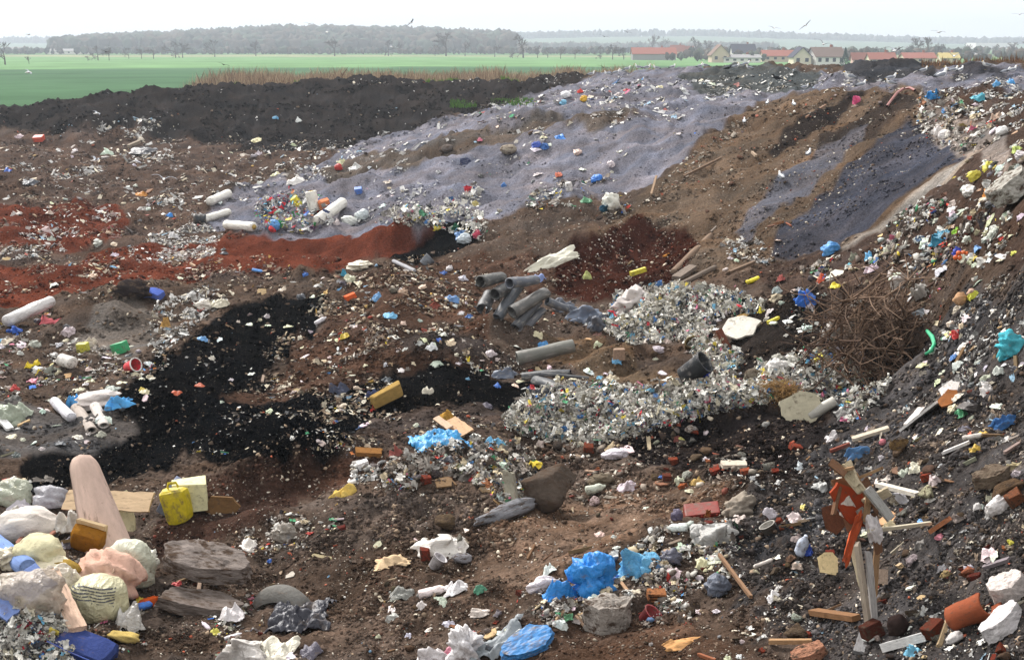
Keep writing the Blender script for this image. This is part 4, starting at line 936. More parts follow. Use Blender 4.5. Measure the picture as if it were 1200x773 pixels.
# --- blue lid, blue tarps, red crate, centre right
put('plastic_cover', slabm(45, 'hardplastic', 12), 618, 756, (76,44,13), 'bright blue hard plastic lid half buried at the bottom, below the concrete chunk', 'lid', (54,124,186), yaw=.3, tilt=.35, lift=.1, land='bright blue lid')
put('tarp', sack(846, 'film', .34), 692, 696, (70,48,64), 'large bright blue crumpled plastic bag sitting up in the lower middle', 'bag', (44,132,208), slope=False, yaw=-.4, land='large blue bag')
put('tarp', film(47, 'film', 22, .7), 658, 700, (52,34,30), 'blue plastic fold trailing left of the large blue bag', 'bag', (44,132,208), yaw=.4, tilt=.4)
put('plastic_bag', sack(48, 'film', .2, 1), 640, 690, (50,20,20), 'white bag with pink print left of the large blue bag', 'bag', (222,212,214), yaw=.3)
put('tarp', film(49, 'film', 24, .7), 750, 668, (62,50,40), 'paler blue crumpled tarp right of the large blue bag', 'tarp', (96,164,204), tilt=.6, land='pale blue tarp')
put('plastic_bag', sack(50, 'film', .3), 785, 660, (30,24,22), 'dark grey shiny bag touching the pale blue tarp', 'bag', (90,90,104))
put('concrete_chunk', slabm(51), 712, 736, (64,44,46), 'pale grey pitted concrete chunk below the large blue bag', 'rubble', (168,160,152), land='pale concrete chunk')
put('tin_drum', tub(52, 'hardplastic'), 757, 728, (28,24,18), 'battered red tin lying right of the pale concrete chunk', 'tin', (150,56,60), roll=.9, yaw=-.4, land='red tin')
br = put('hollow_brick', block(53, 'stone', .05, .02), 768, 704, (24,14,16), 'orange hollow brick with three slots, right above the red tin', 'brick', (178,120,82), yaw=.1, roll=-.1)
for i in range(3):
    s_ = link('slot', block(54, 'stone', .02, 0), br, srgb(70,46,36)); s_.location = (0, -.47, .16 + i * .27); s_.scale = (.8, .1, .1)
put('plastic_bag', sack(55, 'film', .22), 843, 694, (34,28,26), 'dark slate grey round bag right of the hollow brick', 'bag', (96,102,116), land='slate grey bag')
between('wooden_stick', plank(56, 'timber', .02), G(842, 668, .18), G(880, 706, .06), .035, 'long brown wooden stick slanting down beside the slate grey bag', 'stick', (138,108,84), land='slanting stick')
cr = put('crate', block(57, 'hardplastic', .05), 823, 606, (46,24,17), 'flattened orange-red plastic crate in the centre right', 'crate', (126,44,34), yaw=-.1, tilt=.3, land='orange-red crate')
for i in range(5):
    s_ = link('slat', block(58, 'hardplastic', .1, 0), cr, srgb(160,46,32)); s_.location = (-.4 + i * .2, -.51, .1); s_.scale = (.06, .06, .8)
put('plastic_bag', film(59, 'clearfilm', 22, .8), 838, 628, (60,50,30), 'grey-white see-through bag spread below the orange-red crate', 'bag', (200,198,194), tilt=.4, land='grey-white bag below the crate')
put('plastic_bag', sack(60, 'film', .2), 793, 610, (16,14,16), 'small dark purple bag left of the orange-red crate', 'bag', (96,88,110))
put('jacket', sack(61, 'cloth', .3), 868, 606, (50,34,32), 'grey-beige crumpled jacket right of the orange-red crate', 'clothing', (146,136,124), yaw=.5, land='grey jacket')
put('plastic_bag', film(62, 'film'), 902, 606, (24,18,15), 'small lilac-white bag right of the grey jacket', 'bag', (188,180,186))
put('cardboard_sheet', film(63, 'board', 16, .3), 800, 756, (58,34,10), 'curved tan cardboard lying flat at the bottom, right of centre', 'cardboard', (186,140,92), land='curved tan cardboard')
put('plastic_bag', film(64), 908, 700, (20,16,12), 'torn white foam scrap on grey rubble right of the slanting stick', 'foam', (230,226,226))
put('plastic_tray', tub(65, 'hardplastic'), 903, 622, (20,18,10), 'round pale grey bowl on the dark rubble right of the see-through bag', 'bowl', (150,146,138))
between('white_pipe', roll(66, 'hardplastic'), G(884, 670, .06), G(904, 662, .06), .045, 'short white plastic pipe on dark rubble', 'pipe', (214,204,196))
put('plastic_bottle', bottle(7), 946, 648, (36,15,14), 'white bottle with a blue wrapper standing askew left of the orange panel', 'bottle', (190,198,214), roll=-1.3, lift=.6, land='blue-wrapped bottle')
put('label_wrap', film(67, 'film'), 946, 648, (16,14,16), 'crumpled royal blue wrapper under the white bottle', 'wrapper', (50,80,170))
# --- splintered furniture near right
fr = hit(1012, 742)
def FP(px, py, f=0): return at_d(px, py, fr.y + f)
wk = empty('broken_cupboard', hit(1010, 700)); tag(wk, 'splintered cupboard of orange and white panels standing upright in the near right', 'furniture'); LAND.append(('splintered cupboard', hit(1010, 745)))
def fpart(name, me, a, b_, th_, wd, col, roll=0):
    o = between(name, me, a, b_, th_, None, None, col, wide=wd, roll=roll); mw = o.matrix_world.copy(); o.parent = wk
    o.matrix_parent_inverse = Matrix.Translation(wk.location).inverted(); return o
fpart('orange_panel', shard(70, 'board', 7), FP(980, 566, .3), FP(1018, 616, .3), .04, .27, (150,62,34), 1.2)
fpart('orange_strip', film(71, 'board', 14, .15), FP(1008, 596, .22), FP(986, 664, .1), .05, .16, (196,92,56), 1.4)
fpart('white_board', plank(72, 'timber', .05), FP(1004, 634, .0), FP(1019, 742, -.1), .04, .065, (176,162,146))
fpart('white_board', plank(73, 'timber', .06), FP(1017, 644, .05), FP(1026, 738, -.05), .03, .06, (170,166,164), .5)
fpart('brown_panel', shard(74, 'timber', 6), FP(976, 560, .45), FP(1016, 600, .4), .04, .3, (112,76,52), 1.0)
fpart('brown_panel', shard(75, 'timber', 5), FP(970, 592, .5), FP(984, 625, .4), .03, .2, (96,60,44), 1.2)
fpart('white_panel', shard(76, 'board', 5), FP(990, 582, .28), FP(998, 618, .28), .03, .16, (206,198,190), 1.3)
fpart('grey_profile', plank(77, 'board', .02), FP(1016, 572, .15), FP(1044, 608, .05), .035, .085, (150,148,144), .7)
fpart('grey_profile', plank(78, 'board', .02), FP(1006, 596, .3), FP(1026, 622, .2), .04, .08, (150,146,138), .4)
for i, (a, b_) in enumerate([((978,552),(1000,548)),((990,600),(1004,640)),((1012,590),(1044,574)),((1006,560),(1034,548)),((984,570),(976,604)),((1000,640),(1012,690)),((1028,640),(1024,700)),((972,540),(992,556)),((985,545),(1012,578)),((1002,552),(1020,590)),((1012,560),(1030,600)),((992,540),(1004,570)),((1020,566),(1014,612)),((1024,600),(1030,650))]):
    fpart('splinter', plank(680 + i, 'timber', .1), FP(*a, .3), FP(*b_, .2), .025, .055 + .02 * (i % 3), [(150,120,90),(110,80,60),(190,176,150)][i % 3], i)
fpart('torn_sheet', film(88, 'board', 14, .5), FP(1020, 602, .15), FP(1028, 640, .1), .1, .14, (206,200,200), 1.2)
between('white_board', plank(90, 'timber', .05), G(1026, 596, .28), G(1076, 590, .1), .04, 'chipped white board sticking out right from the splintered cupboard', 'board', (206,198,186), wide=.1)
between('white_lath', plank(91, 'timber', .02), FP(1018, 622, .1), G(1090, 627, .12), .03, 'long thin white lath lying level across the splintered cupboard', 'lath', (196,186,164), land='white lath')
between('wood_piece', plank(92, 'timber', .2), G(1090, 632, .08), G(1114, 618, .1), .04, 'short orange-brown splinter at the right end of the white lath', 'wood', (170,112,80), wide=.08)
put('paper_sheet', shard(93, 'board', 8), 970, 672, (26,30,4), 'round cream card left of the splintered cupboard', 'card', (206,184,140), tilt=.9, lift=3)
between('wood_board', plank(94, 'timber', .04), G(1033, 696, .1), U(1034, 666, 1033, 692), .04, 'short pale upright board right of the splintered cupboard', 'board', (176,156,140), wide=.1)
between('wood_board', plank(95, 'timber', .04), G(952, 722, .05), G(1004, 730, .05), .05, 'brown board lying left of the foot of the splintered cupboard', 'board', (128,94,66), wide=.12)
between('wood_board', plank(96, 'timber', .04), G(900, 756, .04), G(952, 757, .05), .04, 'light brown lath at the bottom edge left of the splintered cupboard', 'lath', (166,132,98))
between('wood_board', plank(97, 'timber', .04), G(1006, 770, .04), G(1016, 745, .1), .04, 'grey board end under the splintered cupboard at the bottom edge', 'board', (130,128,128), wide=.1)
put('brick', block(98, 'stone', .08, .05), 1024, 746, (26,18,20), 'dark red brick at the foot of the splintered cupboard', 'brick', (86,50,42), yaw=.3)
put('brick', block(99, 'stone', .08, .05), 1098, 742, (26,20,16), 'red brick left of the orange curled tile', 'brick', (108,58,46), yaw=.5)
put('clod', lump(100, 'foam', .25), 1058, 744, (30,26,26), 'round dark brown lump right of the splintered cupboard foot', 'clod', (52,42,40))
put('concrete_chunk', slabm(101), 952, 772, (46,30,20), 'pinkish broken stone at the bottom edge left of the splintered cupboard', 'rubble', (176,128,104))
put('concrete_chunk', lump(102, 'stone', .2, 3, 1), 932, 745, (30,24,18), 'brown block above the light brown lath at the bottom edge', 'rubble', (110,94,78))
between('foam_strip', plank(103, 'foam', .05), G(1034, 765, .05), G(1088, 752, .06), .07, 'long white foam strip at the bottom edge, near right', 'foam', (232,230,228), wide=.1, land='white foam strip')
put('foam_slab', slabm(104, 'foam'), 1187, 697, (48,36,28), 'speckled white plaster block at the right edge above the other', 'plaster', (226,214,208), land='upper plaster block')
put('foam_slab', slabm(105, 'foam'), 1180, 737, (64,36,22), 'chipped white plaster slab at the right edge, below the speckled block', 'plaster', (228,222,222), yaw=.4, land='lower plaster slab')
put('foam_slab', lump(106, 'foam', .25), 1122, 752, (24,18,13), 'rounded white plaster lump below the orange curled tile', 'plaster', (222,216,214))
between('curled_tile', pipe(107, 'board', .08, .0, .0, 2.6), G(1118, 738, .08), G(1158, 728, .12), .16, 'curled rust-orange tile in the lower right corner', 'tile', (148,80,54), wide=.22, roll=2.6, land='orange curled tile')
put('sandstone', lump(108, 'stone', .2, 3, 1), 1138, 676, (20,14,14), 'flat pinkish stone right of the short upright board', 'stone', (178,112,86))
put('sandstone', lump(109, 'stone', .2, 3, 1), 1110, 678, (14,12,12), 'cream triangular stone left of the pinkish stone', 'stone', (190,166,120))
put('plastic_bag', sack(110, 'film', .2), 1173, 597, (32,22,19), 'small knotted white bag on the dark slope at the right', 'bag', (222,216,214), land='white knotted bag')
put('plastic_bag', film(111), 1161, 606, (12,12,12), 'thin white tail hanging from the knotted bag on the right slope', 'film', (206,202,200))
put('rock', slabm(112), 1164, 566, (46,30,20), 'large grey-brown stone above the white knotted bag', 'rock', (122,108,94))
put('rock', lump(113, 'stone', .15, 3, 1), 1184, 580, (40,28,20), 'brown layered rock right of the large grey-brown stone', 'rock', (104,84,66))
put('brick', block(114, 'stone', .1, .08), 1193, 588, (20,16,14), 'red-brown stone at the right edge beside the layered rock', 'stone', (130,84,62))
# --- right slope, middle
between('plasterboard_strip', plank(120, 'board', .12), G(1066, 500, .02), G(1108, 478, .14), .03, 'tilted bright white board on the right slope', 'board', (236,232,228), wide=.42, roll=.35, land='bright white board')
between('plasterboard_strip', plank(121, 'board', .08), G(1062, 500, .02), G(1080, 484, .08), .03, 'narrow white strip along the left side of the bright white board', 'strip', (222,214,208), wide=.08)
put('cardboard_sheet', shard(122, 'board', 5), 1112, 478, (26,20,5), 'rust-brown folded card right above the bright white board', 'cardboard', (150,96,56), tilt=.8, lift=2)
put('plasterboard_piece', shard(123, 'board', 5), 1114, 466, (26,20,3), 'small white panel behind the rust-brown folded card', 'panel', (230,222,216), tilt=.8, lift=3)
put('black_sheet', shard(124, 'rubber', 4), 1132, 474, (26,10,30), 'pointed dark grey plate standing up above the bright white board', 'plate', (70,64,62), tilt=1.35, lift=0, slope=False)
put('netting_bag', sack(125, 'cloth', .35), 1190, 414, (40,28,30), 'turquoise netting bag on the right slope at the picture edge', 'netting', (84,176,190), land='turquoise netting')
put('netting_bag', film(126, 'cloth'), 1180, 418, (18,14,7), 'small turquoise scrap below the turquoise netting bag', 'netting', (90,190,214))
put('cloth_rag', film(127, 'cloth', 16, .7), 1178, 496, (34,20,14), 'twisted blue rag on the right slope', 'rag', (70,110,160), land='twisted blue rag')
put('plastic_bag', film(128), 1157, 457, (20,18,11), 'torn white bag right of the pointed dark plate', 'bag', (216,210,206))
between('white_tube', roll(129, 'hardplastic'), G(1128, 520, .06), G(1150, 516, .06), .06, 'short grey-white tube on the right slope below the bright white board', 'pipe', (206,200,192), land='grey-white tube')
put('yellow_scrap', film(130, 'film'), 1143, 527, (14,10,7), 'yellow scrap at the right end of the grey-white tube', 'scrap', (214,180,80))
between('white_strip', plank(131, 'timber', .06), G(1104, 536, .05), G(1136, 525, .07), .03, 'white lath slanting below the grey-white tube', 'lath', (206,202,200), wide=.06)
between('white_strip', plank(132, 'timber', .06), G(998, 519, .05), G(1042, 508, .08), .04, 'long whitish board across the slope above the blue crumpled cloth', 'board', (190,178,160), wide=.1)
between('wood_stick', plank(133, 'timber', .06), G(972, 533, .05), G(996, 524, .05), .04, 'dark red lath end left of the blue crumpled cloth', 'lath', (124,70,58))
put('cloth_rag', film(134, 'cloth', 16, .8), 1006, 532, (34,20,14), 'blue crumpled cloth above the splintered cupboard', 'cloth', (88,124,164), land='blue crumpled cloth')
put('pink_foam', lump(135, 'foam', .25), 1035, 521, (9,8,8), 'small pink foam lump right of the blue crumpled cloth', 'foam', (226,140,150))
put('rock', lump(136, 'stone', .18, 3, 1), 1057, 528, (22,18,19), 'brown-ochre rock right of the pink foam lump', 'rock', (122,98,68))
put('plastic_bag', film(137), 976, 516, (18,16,15), 'bright white torn bag left end of the whitish boards', 'bag', (228,222,222), tilt=.5)
bw = put('plasterboard_piece', shard(138, 'board', 8), 938, 488, (52,44,6), 'rounded beige panel standing at the foot of the shredded heap', 'panel', (190,182,158), tilt=1.0, lift=1.5, land='rounded beige panel')
between('ribbed_duct', pipe(139, 'rubber', .1, .2), G(948, 492, .05), G(978, 478, .12), .18, 'grey-white ribbed duct end right of the rounded beige panel', 'duct', (170,166,156))
put('plastic_bag', film(140, 'clearfilm'), 993, 486, (28,20,16), 'translucent grey film right of the ribbed duct', 'film', (176,174,170), tilt=.6)
put('paper_sheet', shard(141, 'board', 5), 915, 466, (16,14,2), 'small tilted cream card above the rounded beige panel', 'card', (214,206,190), tilt=.8)
# --- straw clump with stone, green strap, white lumps by the branches
sc1 = hit(912, 470); ex = 62 / ppm(sc1)
st = link('straw_clump', strands(900, 4, np.array([ex * .55, ex * .4, ex * .22]), .004, .22, 'timber', 'straw_clump', 1.2), None, srgb(150,118,76)); st.location = sc1 + Vector((0, 0, .16)); tag(st, 'tangled clump of tawny straw beside the branch pile', 'straw'); LAND.append(('straw clump', sc1))
put('stone', lump(150, 'stone', .12), 881, 452, (20,16,23), 'grey-brown rounded stone standing on the left end of the straw clump', 'stone', (130,120,106), slope=False)
put('plastic_bag', sack(151, 'film', .2), 912, 437, (30,22,19), 'white bag with faint print above the straw clump', 'bag', (206,202,198), land='white bag above the straw')
strap = [G(x, y, .12) for x, y in [(1086,396),(1092,404),(1094,412),(1091,420),(1084,424)]]
stp = link('strap', mesh('strap', *tube(strap, [.03, .035, .03, .035, .02], 6), 'film', None, True), None, srgb(60,180,130)); tag(stp, 'curled sea-green strap at the right side of the branch pile', 'strap'); LAND.append(('green strap', strap[2]))
# branch pile: a hundred stems and shoots thrown together
bp_ = hit(1030, 425); bp_.z += .3; pile = empty('branch_pile', bp_); tag(pile, 'big tangle of brown bare branches dumped in a dark hollow', 'branches'); LAND.append(('branch pile', hit(1025, 430)))
k = ppm(bp_); r = np.random.default_rng(12)
for i in range(100):
    cxp, cyp = r.uniform(975, 1075), r.uniform(345, 440)
    if ((cxp - 1025) / 62) ** 2 + ((cyp - 392) / 52) ** 2 > 1.1: cxp, cyp = r.normal(1028, 24), r.normal(395, 20)
    c_ = at_d(cxp, cyp, bp_.y + (440 - cyp) / 95 * 1.1 - .35 + r.uniform(-.5, .1)); c_ -= bp_
    d = r.normal(0, 1, 3) * [1, .6, .55]; d /= np.linalg.norm(d); L = r.uniform(.7, 1.7); P = []; p = np.array(c_) - d * L / 2
    for j in range(7): P.append(p.copy()); p = p + d * L / 6; d = d + r.normal(0, .22, 3) + [0, 0, -.03]; d /= np.linalg.norm(d)
    ra = r.uniform(.012, .026); Vb, Fb = tube(P, [ra * (1 - .1 * j) for j in range(7)], 5); Vl, Fl = [Vb], [Fb]; off = len(Vb)
    for q in range(r.integers(4, 9)):
        j = r.integers(1, 6); p = P[j].copy(); e = r.normal(0, 1, 3); e /= np.linalg.norm(e); Q = []
        for jj in range(4): Q.append(p.copy()); p = p + e * L * .14; e = e + r.normal(0, .4, 3)* .6; e /= np.linalg.norm(e)
        vv_, ff_ = tube(Q, [ra * .55, ra * .45, ra * .35, ra * .2], 4); Vl.append(vv_); Fl.append(ff_ + off); off += len(vv_)
    o = link('branch', mesh('branch', np.concatenate(Vl), np.concatenate(Fl), 'timber'), pile, srgb(*[(122,100,84),(96,78,66),(146,122,104),(84,66,56)][i % 4]))
put('plastic_bag', sack(152, 'film', .2), 1005, 404, (26,22,44), 'tall grey bag caught inside the branch pile', 'bag', (132,128,120), slope=False, lift=.3)
put('plastic_bag', sack(153, 'film', .25), 976, 402, (26,22,24), 'grey-white crumpled bag at the left side of the branch pile', 'bag', (158,152,146), slope=False, lift=.2)
put('plastic_bag', sack(154, 'film', .2, 1), 1006, 440, (14,12,20), 'small pale bag in the lower part of the branch pile', 'bag', (150,140,128), slope=False)
put('plastic_bag', film(155), 1055, 335, (26,20,22), 'white rag at the upper right rim of the branch pile', 'bag', (206,200,196), tilt=.6)
put('plastic_bag', film(156), 1080, 345, (26,20,24), 'second white bag right of the rim rag above the branch pile', 'bag', (190,186,180), tilt=.6)
put('yellow_box', block(157, 'hardplastic', .06), 961, 424, (12,8,9), 'small bright yellow box left of the branch pile foot', 'box', (230,216,30), roll=-.3)
put('yellow_scrap', film(158), 980, 337, (18,14,7), 'bright yellow scrap above the left side of the branch pile', 'scrap', (230,210,50))
put('yellow_scrap', film(159), 893, 366, (8,8,8), 'round yellow scrap above the large white panel', 'scrap', (230,214,60))
put('yellow_strip', plank(160, 'hardplastic', .02), 907, 377, (16,6,4), 'thin yellow strip right of the large white panel', 'strip', (226,208,60), spin=.4)
put('yellow_tube', roll(161, 'hardplastic'), 883, 331, (16,7,6), 'short bright yellow tube on brown earth above the shredded plastic', 'tube', (226,208,40), spin=.2, land='short yellow tube')
put('cardboard_sheet', film(162), 963, 328, (14,12,9), 'orange-red torn scrap above the blue bag cluster', 'scrap', (220,96,62))
put('blue_bag', film(163, 'film', 16, .9), 945, 352, (30,24,20), 'bunched bright blue bag left of the branch pile', 'bag', (50,110,200), tilt=.4, land='bright blue bunched bag')
put('blue_bag', sack(164, 'film', .25), 975, 297, (24,18,15), 'light blue bag with a white top at the lower end of the purple slope', 'bag', (80,150,214), land='light blue bag')
put('blue_bag', film(165), 1021, 303, (16,12,10), 'small sky blue bag right of the light blue bag', 'bag', (100,170,214))
ors = empty('orange_heap', hit(1127, 306)); tag(ors, 'cluster of bright orange fruits on the dark right heap', 'oranges'); s_ = 1 / ppm(ors.location)
for i, (dx, dy, dz) in enumerate([(-7,0,3),(-3,-2,3),(2,-1,3),(6,1,3),(-4,0,8),(1,0,8),(5,0,7)]):
    q = link('fruit', lump(170, 'hardplastic', .02), ors, srgb(224,104,40)); q.location = (dx * s_, dy * s_, dz * s_ - 2 * s_); q.scale = (6 * s_,) * 3
put('plastic_bag', film(171), 1139, 303, (12,9,7), 'small white tub lid right of the orange fruits', 'lid', (226,222,222))
put('blue_bag', film(172), 1122, 296, (12,9,7), 'deep blue scrap above the orange fruits', 'scrap', (60,80,190))
put('yellow_scrap', film(173), 1141, 347, (14,12,7), 'yellow-green scrap low on the dark right heap', 'scrap', (206,206,70))
put('sponge', lump(174, 'foam', .3), 1130, 356, (16,14,16), 'peach coloured foam lump below the yellow-green scrap', 'foam', (214,170,132))
put('sponge', lump(175, 'foam', .3), 1141, 346, (10,9,9), 'pale pink foam lump above the peach coloured one', 'foam', (214,180,160))
put('teal_tarp', film(176, 'film', 16, .7), 1105, 278, (34,26,12), 'teal crumpled tarp on the upper right heap', 'tarp', (50,130,160), land='teal tarp')
put('green_scrap', film(177), 1122, 272, (14,10,6), 'lime green scrap behind the teal tarp', 'scrap', (150,200,60))
put('concrete_slab', slabm(178), 1194, 230, (54,50,28), 'large smooth pale sheet bulging at the right edge of the upper heap', 'sheet', (176,172,164), land='pale bulging sheet')
put('yellow_bag', sack(179, 'film', .2), 1145, 210, (16,12,12), 'crumpled yellow bag on the upper right heap', 'bag', (220,206,80), land='yellow crumpled bag')
put('orange_scrap', film(180), 1157, 228, (11,9,7), 'orange scrap right below the yellow crumpled bag', 'scrap', (230,150,60))
put('red_scrap', film(181), 1096, 246, (14,9,6), 'bright red wrapper on the upper right heap', 'wrapper', (214,44,40))
put('lime_scrap', film(182), 1192, 177, (12,10,7), 'pale lime rag at the right edge above the bulging sheet', 'rag', (190,206,110))
put('white_bucket', sack(183, 'film', .15), 1175, 158, (14,12,10), 'round white bag on the bare soil patch of the upper right heap', 'bag', (226,224,222), land='round white bag on the top heap')
put('blue_tarp', film(184, 'film', 14, .9), 1094, 115, (17,14,14), 'bright blue bag on the crest beside the large gull', 'bag', (60,150,220), tilt=.5, land='bright blue bag on the crest')
put('blue_tarp', film(185, 'film', 14, .6), 1146, 117, (18,14,9), 'sea-blue sheet on the crest right of the bright blue bag', 'sheet', (90,180,200), tilt=.4, land='sea-blue sheet on the crest')
put('white_tub', sack(186, 'film', .15), 1107, 163, (14,12,11), 'white round bag at the tip of the pale soil on the upper right', 'bag', (228,222,220))
put('white_tub', film(187, 'film'), 1099, 158, (16,14,12), 'open white tub above the white round bag', 'tub', (222,214,210))
hose = [G(x, y, .12) for x, y in [(1039,129),(1044,122),(1051,113),(1058,108),(1066,107),(1072,110)]]
ho = link('hose', mesh('hose', *tube(hose, [.05] * 6, 6), 'rubber', None, True), None, srgb(150,96,90)); tag(ho, 'bent reddish hose lying over the crest of the brown slope', 'hose'); LAND.append(('reddish hose', hose[3]))
put('pink_bag', film(188), 1004, 119, (11,9,9), 'bright pink bag high on the brown slope', 'bag', (226,90,140), tilt=.5, land='pink bag')
between('pole', plank(189, 'timber', .02), G(944, 141, .1), G(968, 126, .1), .06, 'thin pale pole lying on the dark upper slope', 'pole', (140,110,90))
# --- centre: logs, maroon hollow, pipes, sheeting
between('log', roll(200, 'timber', 1, .12), G(789, 322, .06), G(833, 280, .1), .2, 'long pale log lying beside the maroon hollow', 'log', (124,104,88), land='pale log')
between('log', roll(201, 'timber', 1, .12), G(780, 344, .04), G(838, 316, .06), .14, 'thin grey log below the maroon hollow', 'log', (116,104,94))
between('board', plank(202, 'timber', .05), G(792, 330, .08), G(812, 318, .12), .1, 'short grey board propped on the thin grey log', 'board', (120,108,98), wide=.25)
between('stick', plank(203, 'timber', .05), G(854, 322, .05), G(884, 310, .06), .08, 'straight stick on brown earth right of the two logs', 'stick', (120,100,84))
between('stick', plank(204, 'timber', .05), G(763, 230, .05), G(769, 217, .3), .07, 'short stick standing at the rim of the grey plateau', 'stick', (150,126,104))
between('stick', plank(205, 'timber', .05), G(800, 209, .05), G(846, 188, .1), .07, 'long thin stick along the brown slope above the rim', 'stick', (112,92,76))
between('stick', plank(206, 'timber', .05), G(881, 180, .05), G(886, 190, .2), .08, 'pale forked stick in the middle of the brown slope', 'stick', (160,140,120))
put('yellow_strip', plank(207, 'timber', .02), 781, 300, (9,4,2), 'small ochre chip inside the maroon hollow', 'chip', (180,120,50), spin=.7)
between('torn_sheet', film(208, 'film', 24, .5), G(616, 322, .1), U(680, 290, 672, 312), .22, 'long torn white sheet rising to the right, left of the maroon hollow', 'sheet', (220,216,198), wide=.55, roll=.5, land='long torn white sheet')
put('yellow_green_bag', film(209), 688, 326, (12,10,11), 'pale yellow-green bag right of the torn white sheet', 'bag', (196,200,130), tilt=.4)
put('blue_white_bag', film(210, 'film', 16, .9), 632, 330, (20,15,10), 'blue and white striped wrapper above the rubber pipes', 'wrapper', (140,160,214))
put('white_blue_bag', sack(211, 'film', .2), 716, 246, (24,20,22), 'large upright white bag with a blue side at the edge of the grey plateau', 'bag', (220,218,206), slope=False, yaw=.3, land='upright white and blue bag')
put('blue_bag', film(212), 708, 245, (12,10,18), 'dark teal fold left of the upright white bag', 'bag', (40,100,130), tilt=.8)
put('green_rag', film(213), 687, 236, (16,12,7), 'green and grey rags left of the teal fold', 'rag', (90,150,110))
put('blue_bag', sack(214, 'film', .2), 700, 212, (15,12,8), 'round bright blue bag at the foot of the grey plateau', 'bag', (60,130,220), land='round blue bag')
put('blue_bag', film(215), 656, 163, (20,24,6), 'long bright blue bag on the middle of the grey plateau', 'bag', (60,130,210), spin=.4, land='long blue bag')
put('blue_bag', film(216), 629, 170, (14,14,5), 'dark blue bag left of the long bright blue one', 'bag', (50,80,170))
put('orange_scrap', film(217), 655, 206, (9,10,5), 'salmon coloured scrap on the plateau front', 'scrap', (220,120,90))
put('white_bottle_bag', bottle(9), 663, 224, (14,8,8), 'white plastic bottle standing on the plateau front', 'bottle', (220,216,214), roll=1.3, lift=.4)
put('boulder', lump(218, 'stone', .1), 596, 180, (20,16,11), 'pale rounded boulder on the grey plateau', 'boulder', (150,140,126), land='pale boulder')
put('navy_bag', film(219), 546, 191, (16,14,7), 'dark navy bag on the left part of the grey plateau', 'bag', (44,52,84), land='navy bag')
put('boulder', lump(220, 'stone', .12), 524, 178, (18,14,9), 'dark grey rounded stone among the brown streak of the plateau', 'boulder', (100,92,88))
# rubber pipes
Bp = hit(585, 372)
def BP(px, py, f=0): return at_d(px, py, Bp.y + f)
pipes = [((563,330),(588,324),15,(79,79,77),.25,'wide dark rubber pipe mouth at the top left of the pipe heap'),
 ((580,345),(598,335),15,(82,82,82),.1,'short round rubber pipe standing open in the middle of the pipe heap'),
 ((583,372),(610,332),13,(85,89,95),.15,'long grey rubber pipe slanting down through the pipe heap'),
 ((566,362),(574,345),15,(65,65,68),.2,'left open half pipe at the lower left of the pipe heap'),
 ((597,332),(628,328),14,(91,95,104),.3,'bluish rubber pipe lying along the top of the pipe heap'),
 ((600,366),(640,342),17,(92,91,89),.4,'flattened broad rubber pipe on the right of the pipe heap'),
 ((604,384),(630,352),13,(72,74,79),.2,'open dark rubber pipe at the bottom of the pipe heap'),
 ((610,392),(636,362),11,(79,80,85),.5,'crushed lowest rubber pipe of the pipe heap')]
sB = 1 / ppm(Bp)
for i, (a, b_, wd, col, cru, lab) in enumerate(pipes):
    between('rubber_pipe', pipe(220 + i, 'rubber', .12, cru, .0, 0 if i % 3 else .6), BP(*a, -.1 - .05 * i), BP(*b_, .5 - .06 * i), wd * sB, lab, 'pipe', col, group='discarded rubber pipes', wide=wd * sB * 1.15)
LAND.append(('rubber pipe heap', Bp))
between('rubber_pipe', pipe(231, 'rubber', .1, .25), BP(641, 353, .1), BP(665, 362, .3), 11 * sB, 'dark pipe opening between the pipe heap and the grey sheeting', 'pipe', (88,92,100))
for i, (x, y, w_, h_, col) in enumerate([(684,372,46,20,(118,128,146)),(702,380,30,26,(100,106,118)),(660,362,36,15,(92,98,110))]):
    put('rubber_sheet', film(232 + i, 'rubber', 20, .5), x, y, (w_, 26, h_), ['largest blue-grey sheeting with pale dirt, right of the pipe heap','folded dark end of the sheeting, nearest the white cloth bag','left bulge of the sheeting behind the pipe opening'][i], 'sheeting', col, tilt=.5, group='grey sheeting', land=('blue-grey sheeting' if i == 0 else None))
put('cloth_bag', sack(235, 'cloth', .4), 742, 364, (50,36,34), 'white cloth bag humped above the shredded plastic, right of the sheeting', 'bag', (200,192,188), tilt=.3, land='white cloth bag')
put('blue_yellow_frame', plank(236, 'hardplastic', .02), 748, 330, (20,6,5), 'yellow and blue bent strip on top of the white cloth bag', 'strip', (210,196,60), spin=.3, lift=2)
between('white_plank', plank(237, 'board', .04), G(708, 392, .08), G(732, 377, .14), .07, 'short white plank below the white cloth bag', 'plank', (206,200,186), wide=.14)
p1, p2 = G(606, 436, .28), G(672, 424, .34)
between('long_pipe', pipe(238, 'rubber', .08, .1), p1, p2, 18 / ppm(p1), 'single long grey rubber pipe with an open left end, in the centre', 'pipe', (112,111,104), land='single long grey pipe')
put('rubber_scrap', film(239, 'rubber', 14, .4), 592, 440, (34,20,12), 'blue-grey rubber tongue at the left end of the single long pipe', 'rubber', (96,104,120))
for i, (a, b_, w_) in enumerate([((612,446),(668,440),.14),((628,450),(662,462),.16),((634,444),(690,448),.07)]):
    between('rubber_strip', pipe(240 + i, 'rubber', .1, .5, .2, 2.5), G(*a, .1), G(*b_, .1), w_, ['upper dark rubber strip under the single long pipe','thick black rubber strip curling below the single long pipe','long thin rubber strip pointing at the shredded bale'][i], 'rubber strip', (60,62,66), wide=w_ * 1.5)
put('rubber_scrap', film(243, 'rubber', 16, .8), 634, 468, (34,24,20), 'dark glossy rubber tangle at the left shoulder of the bale', 'rubber', (58,60,68))
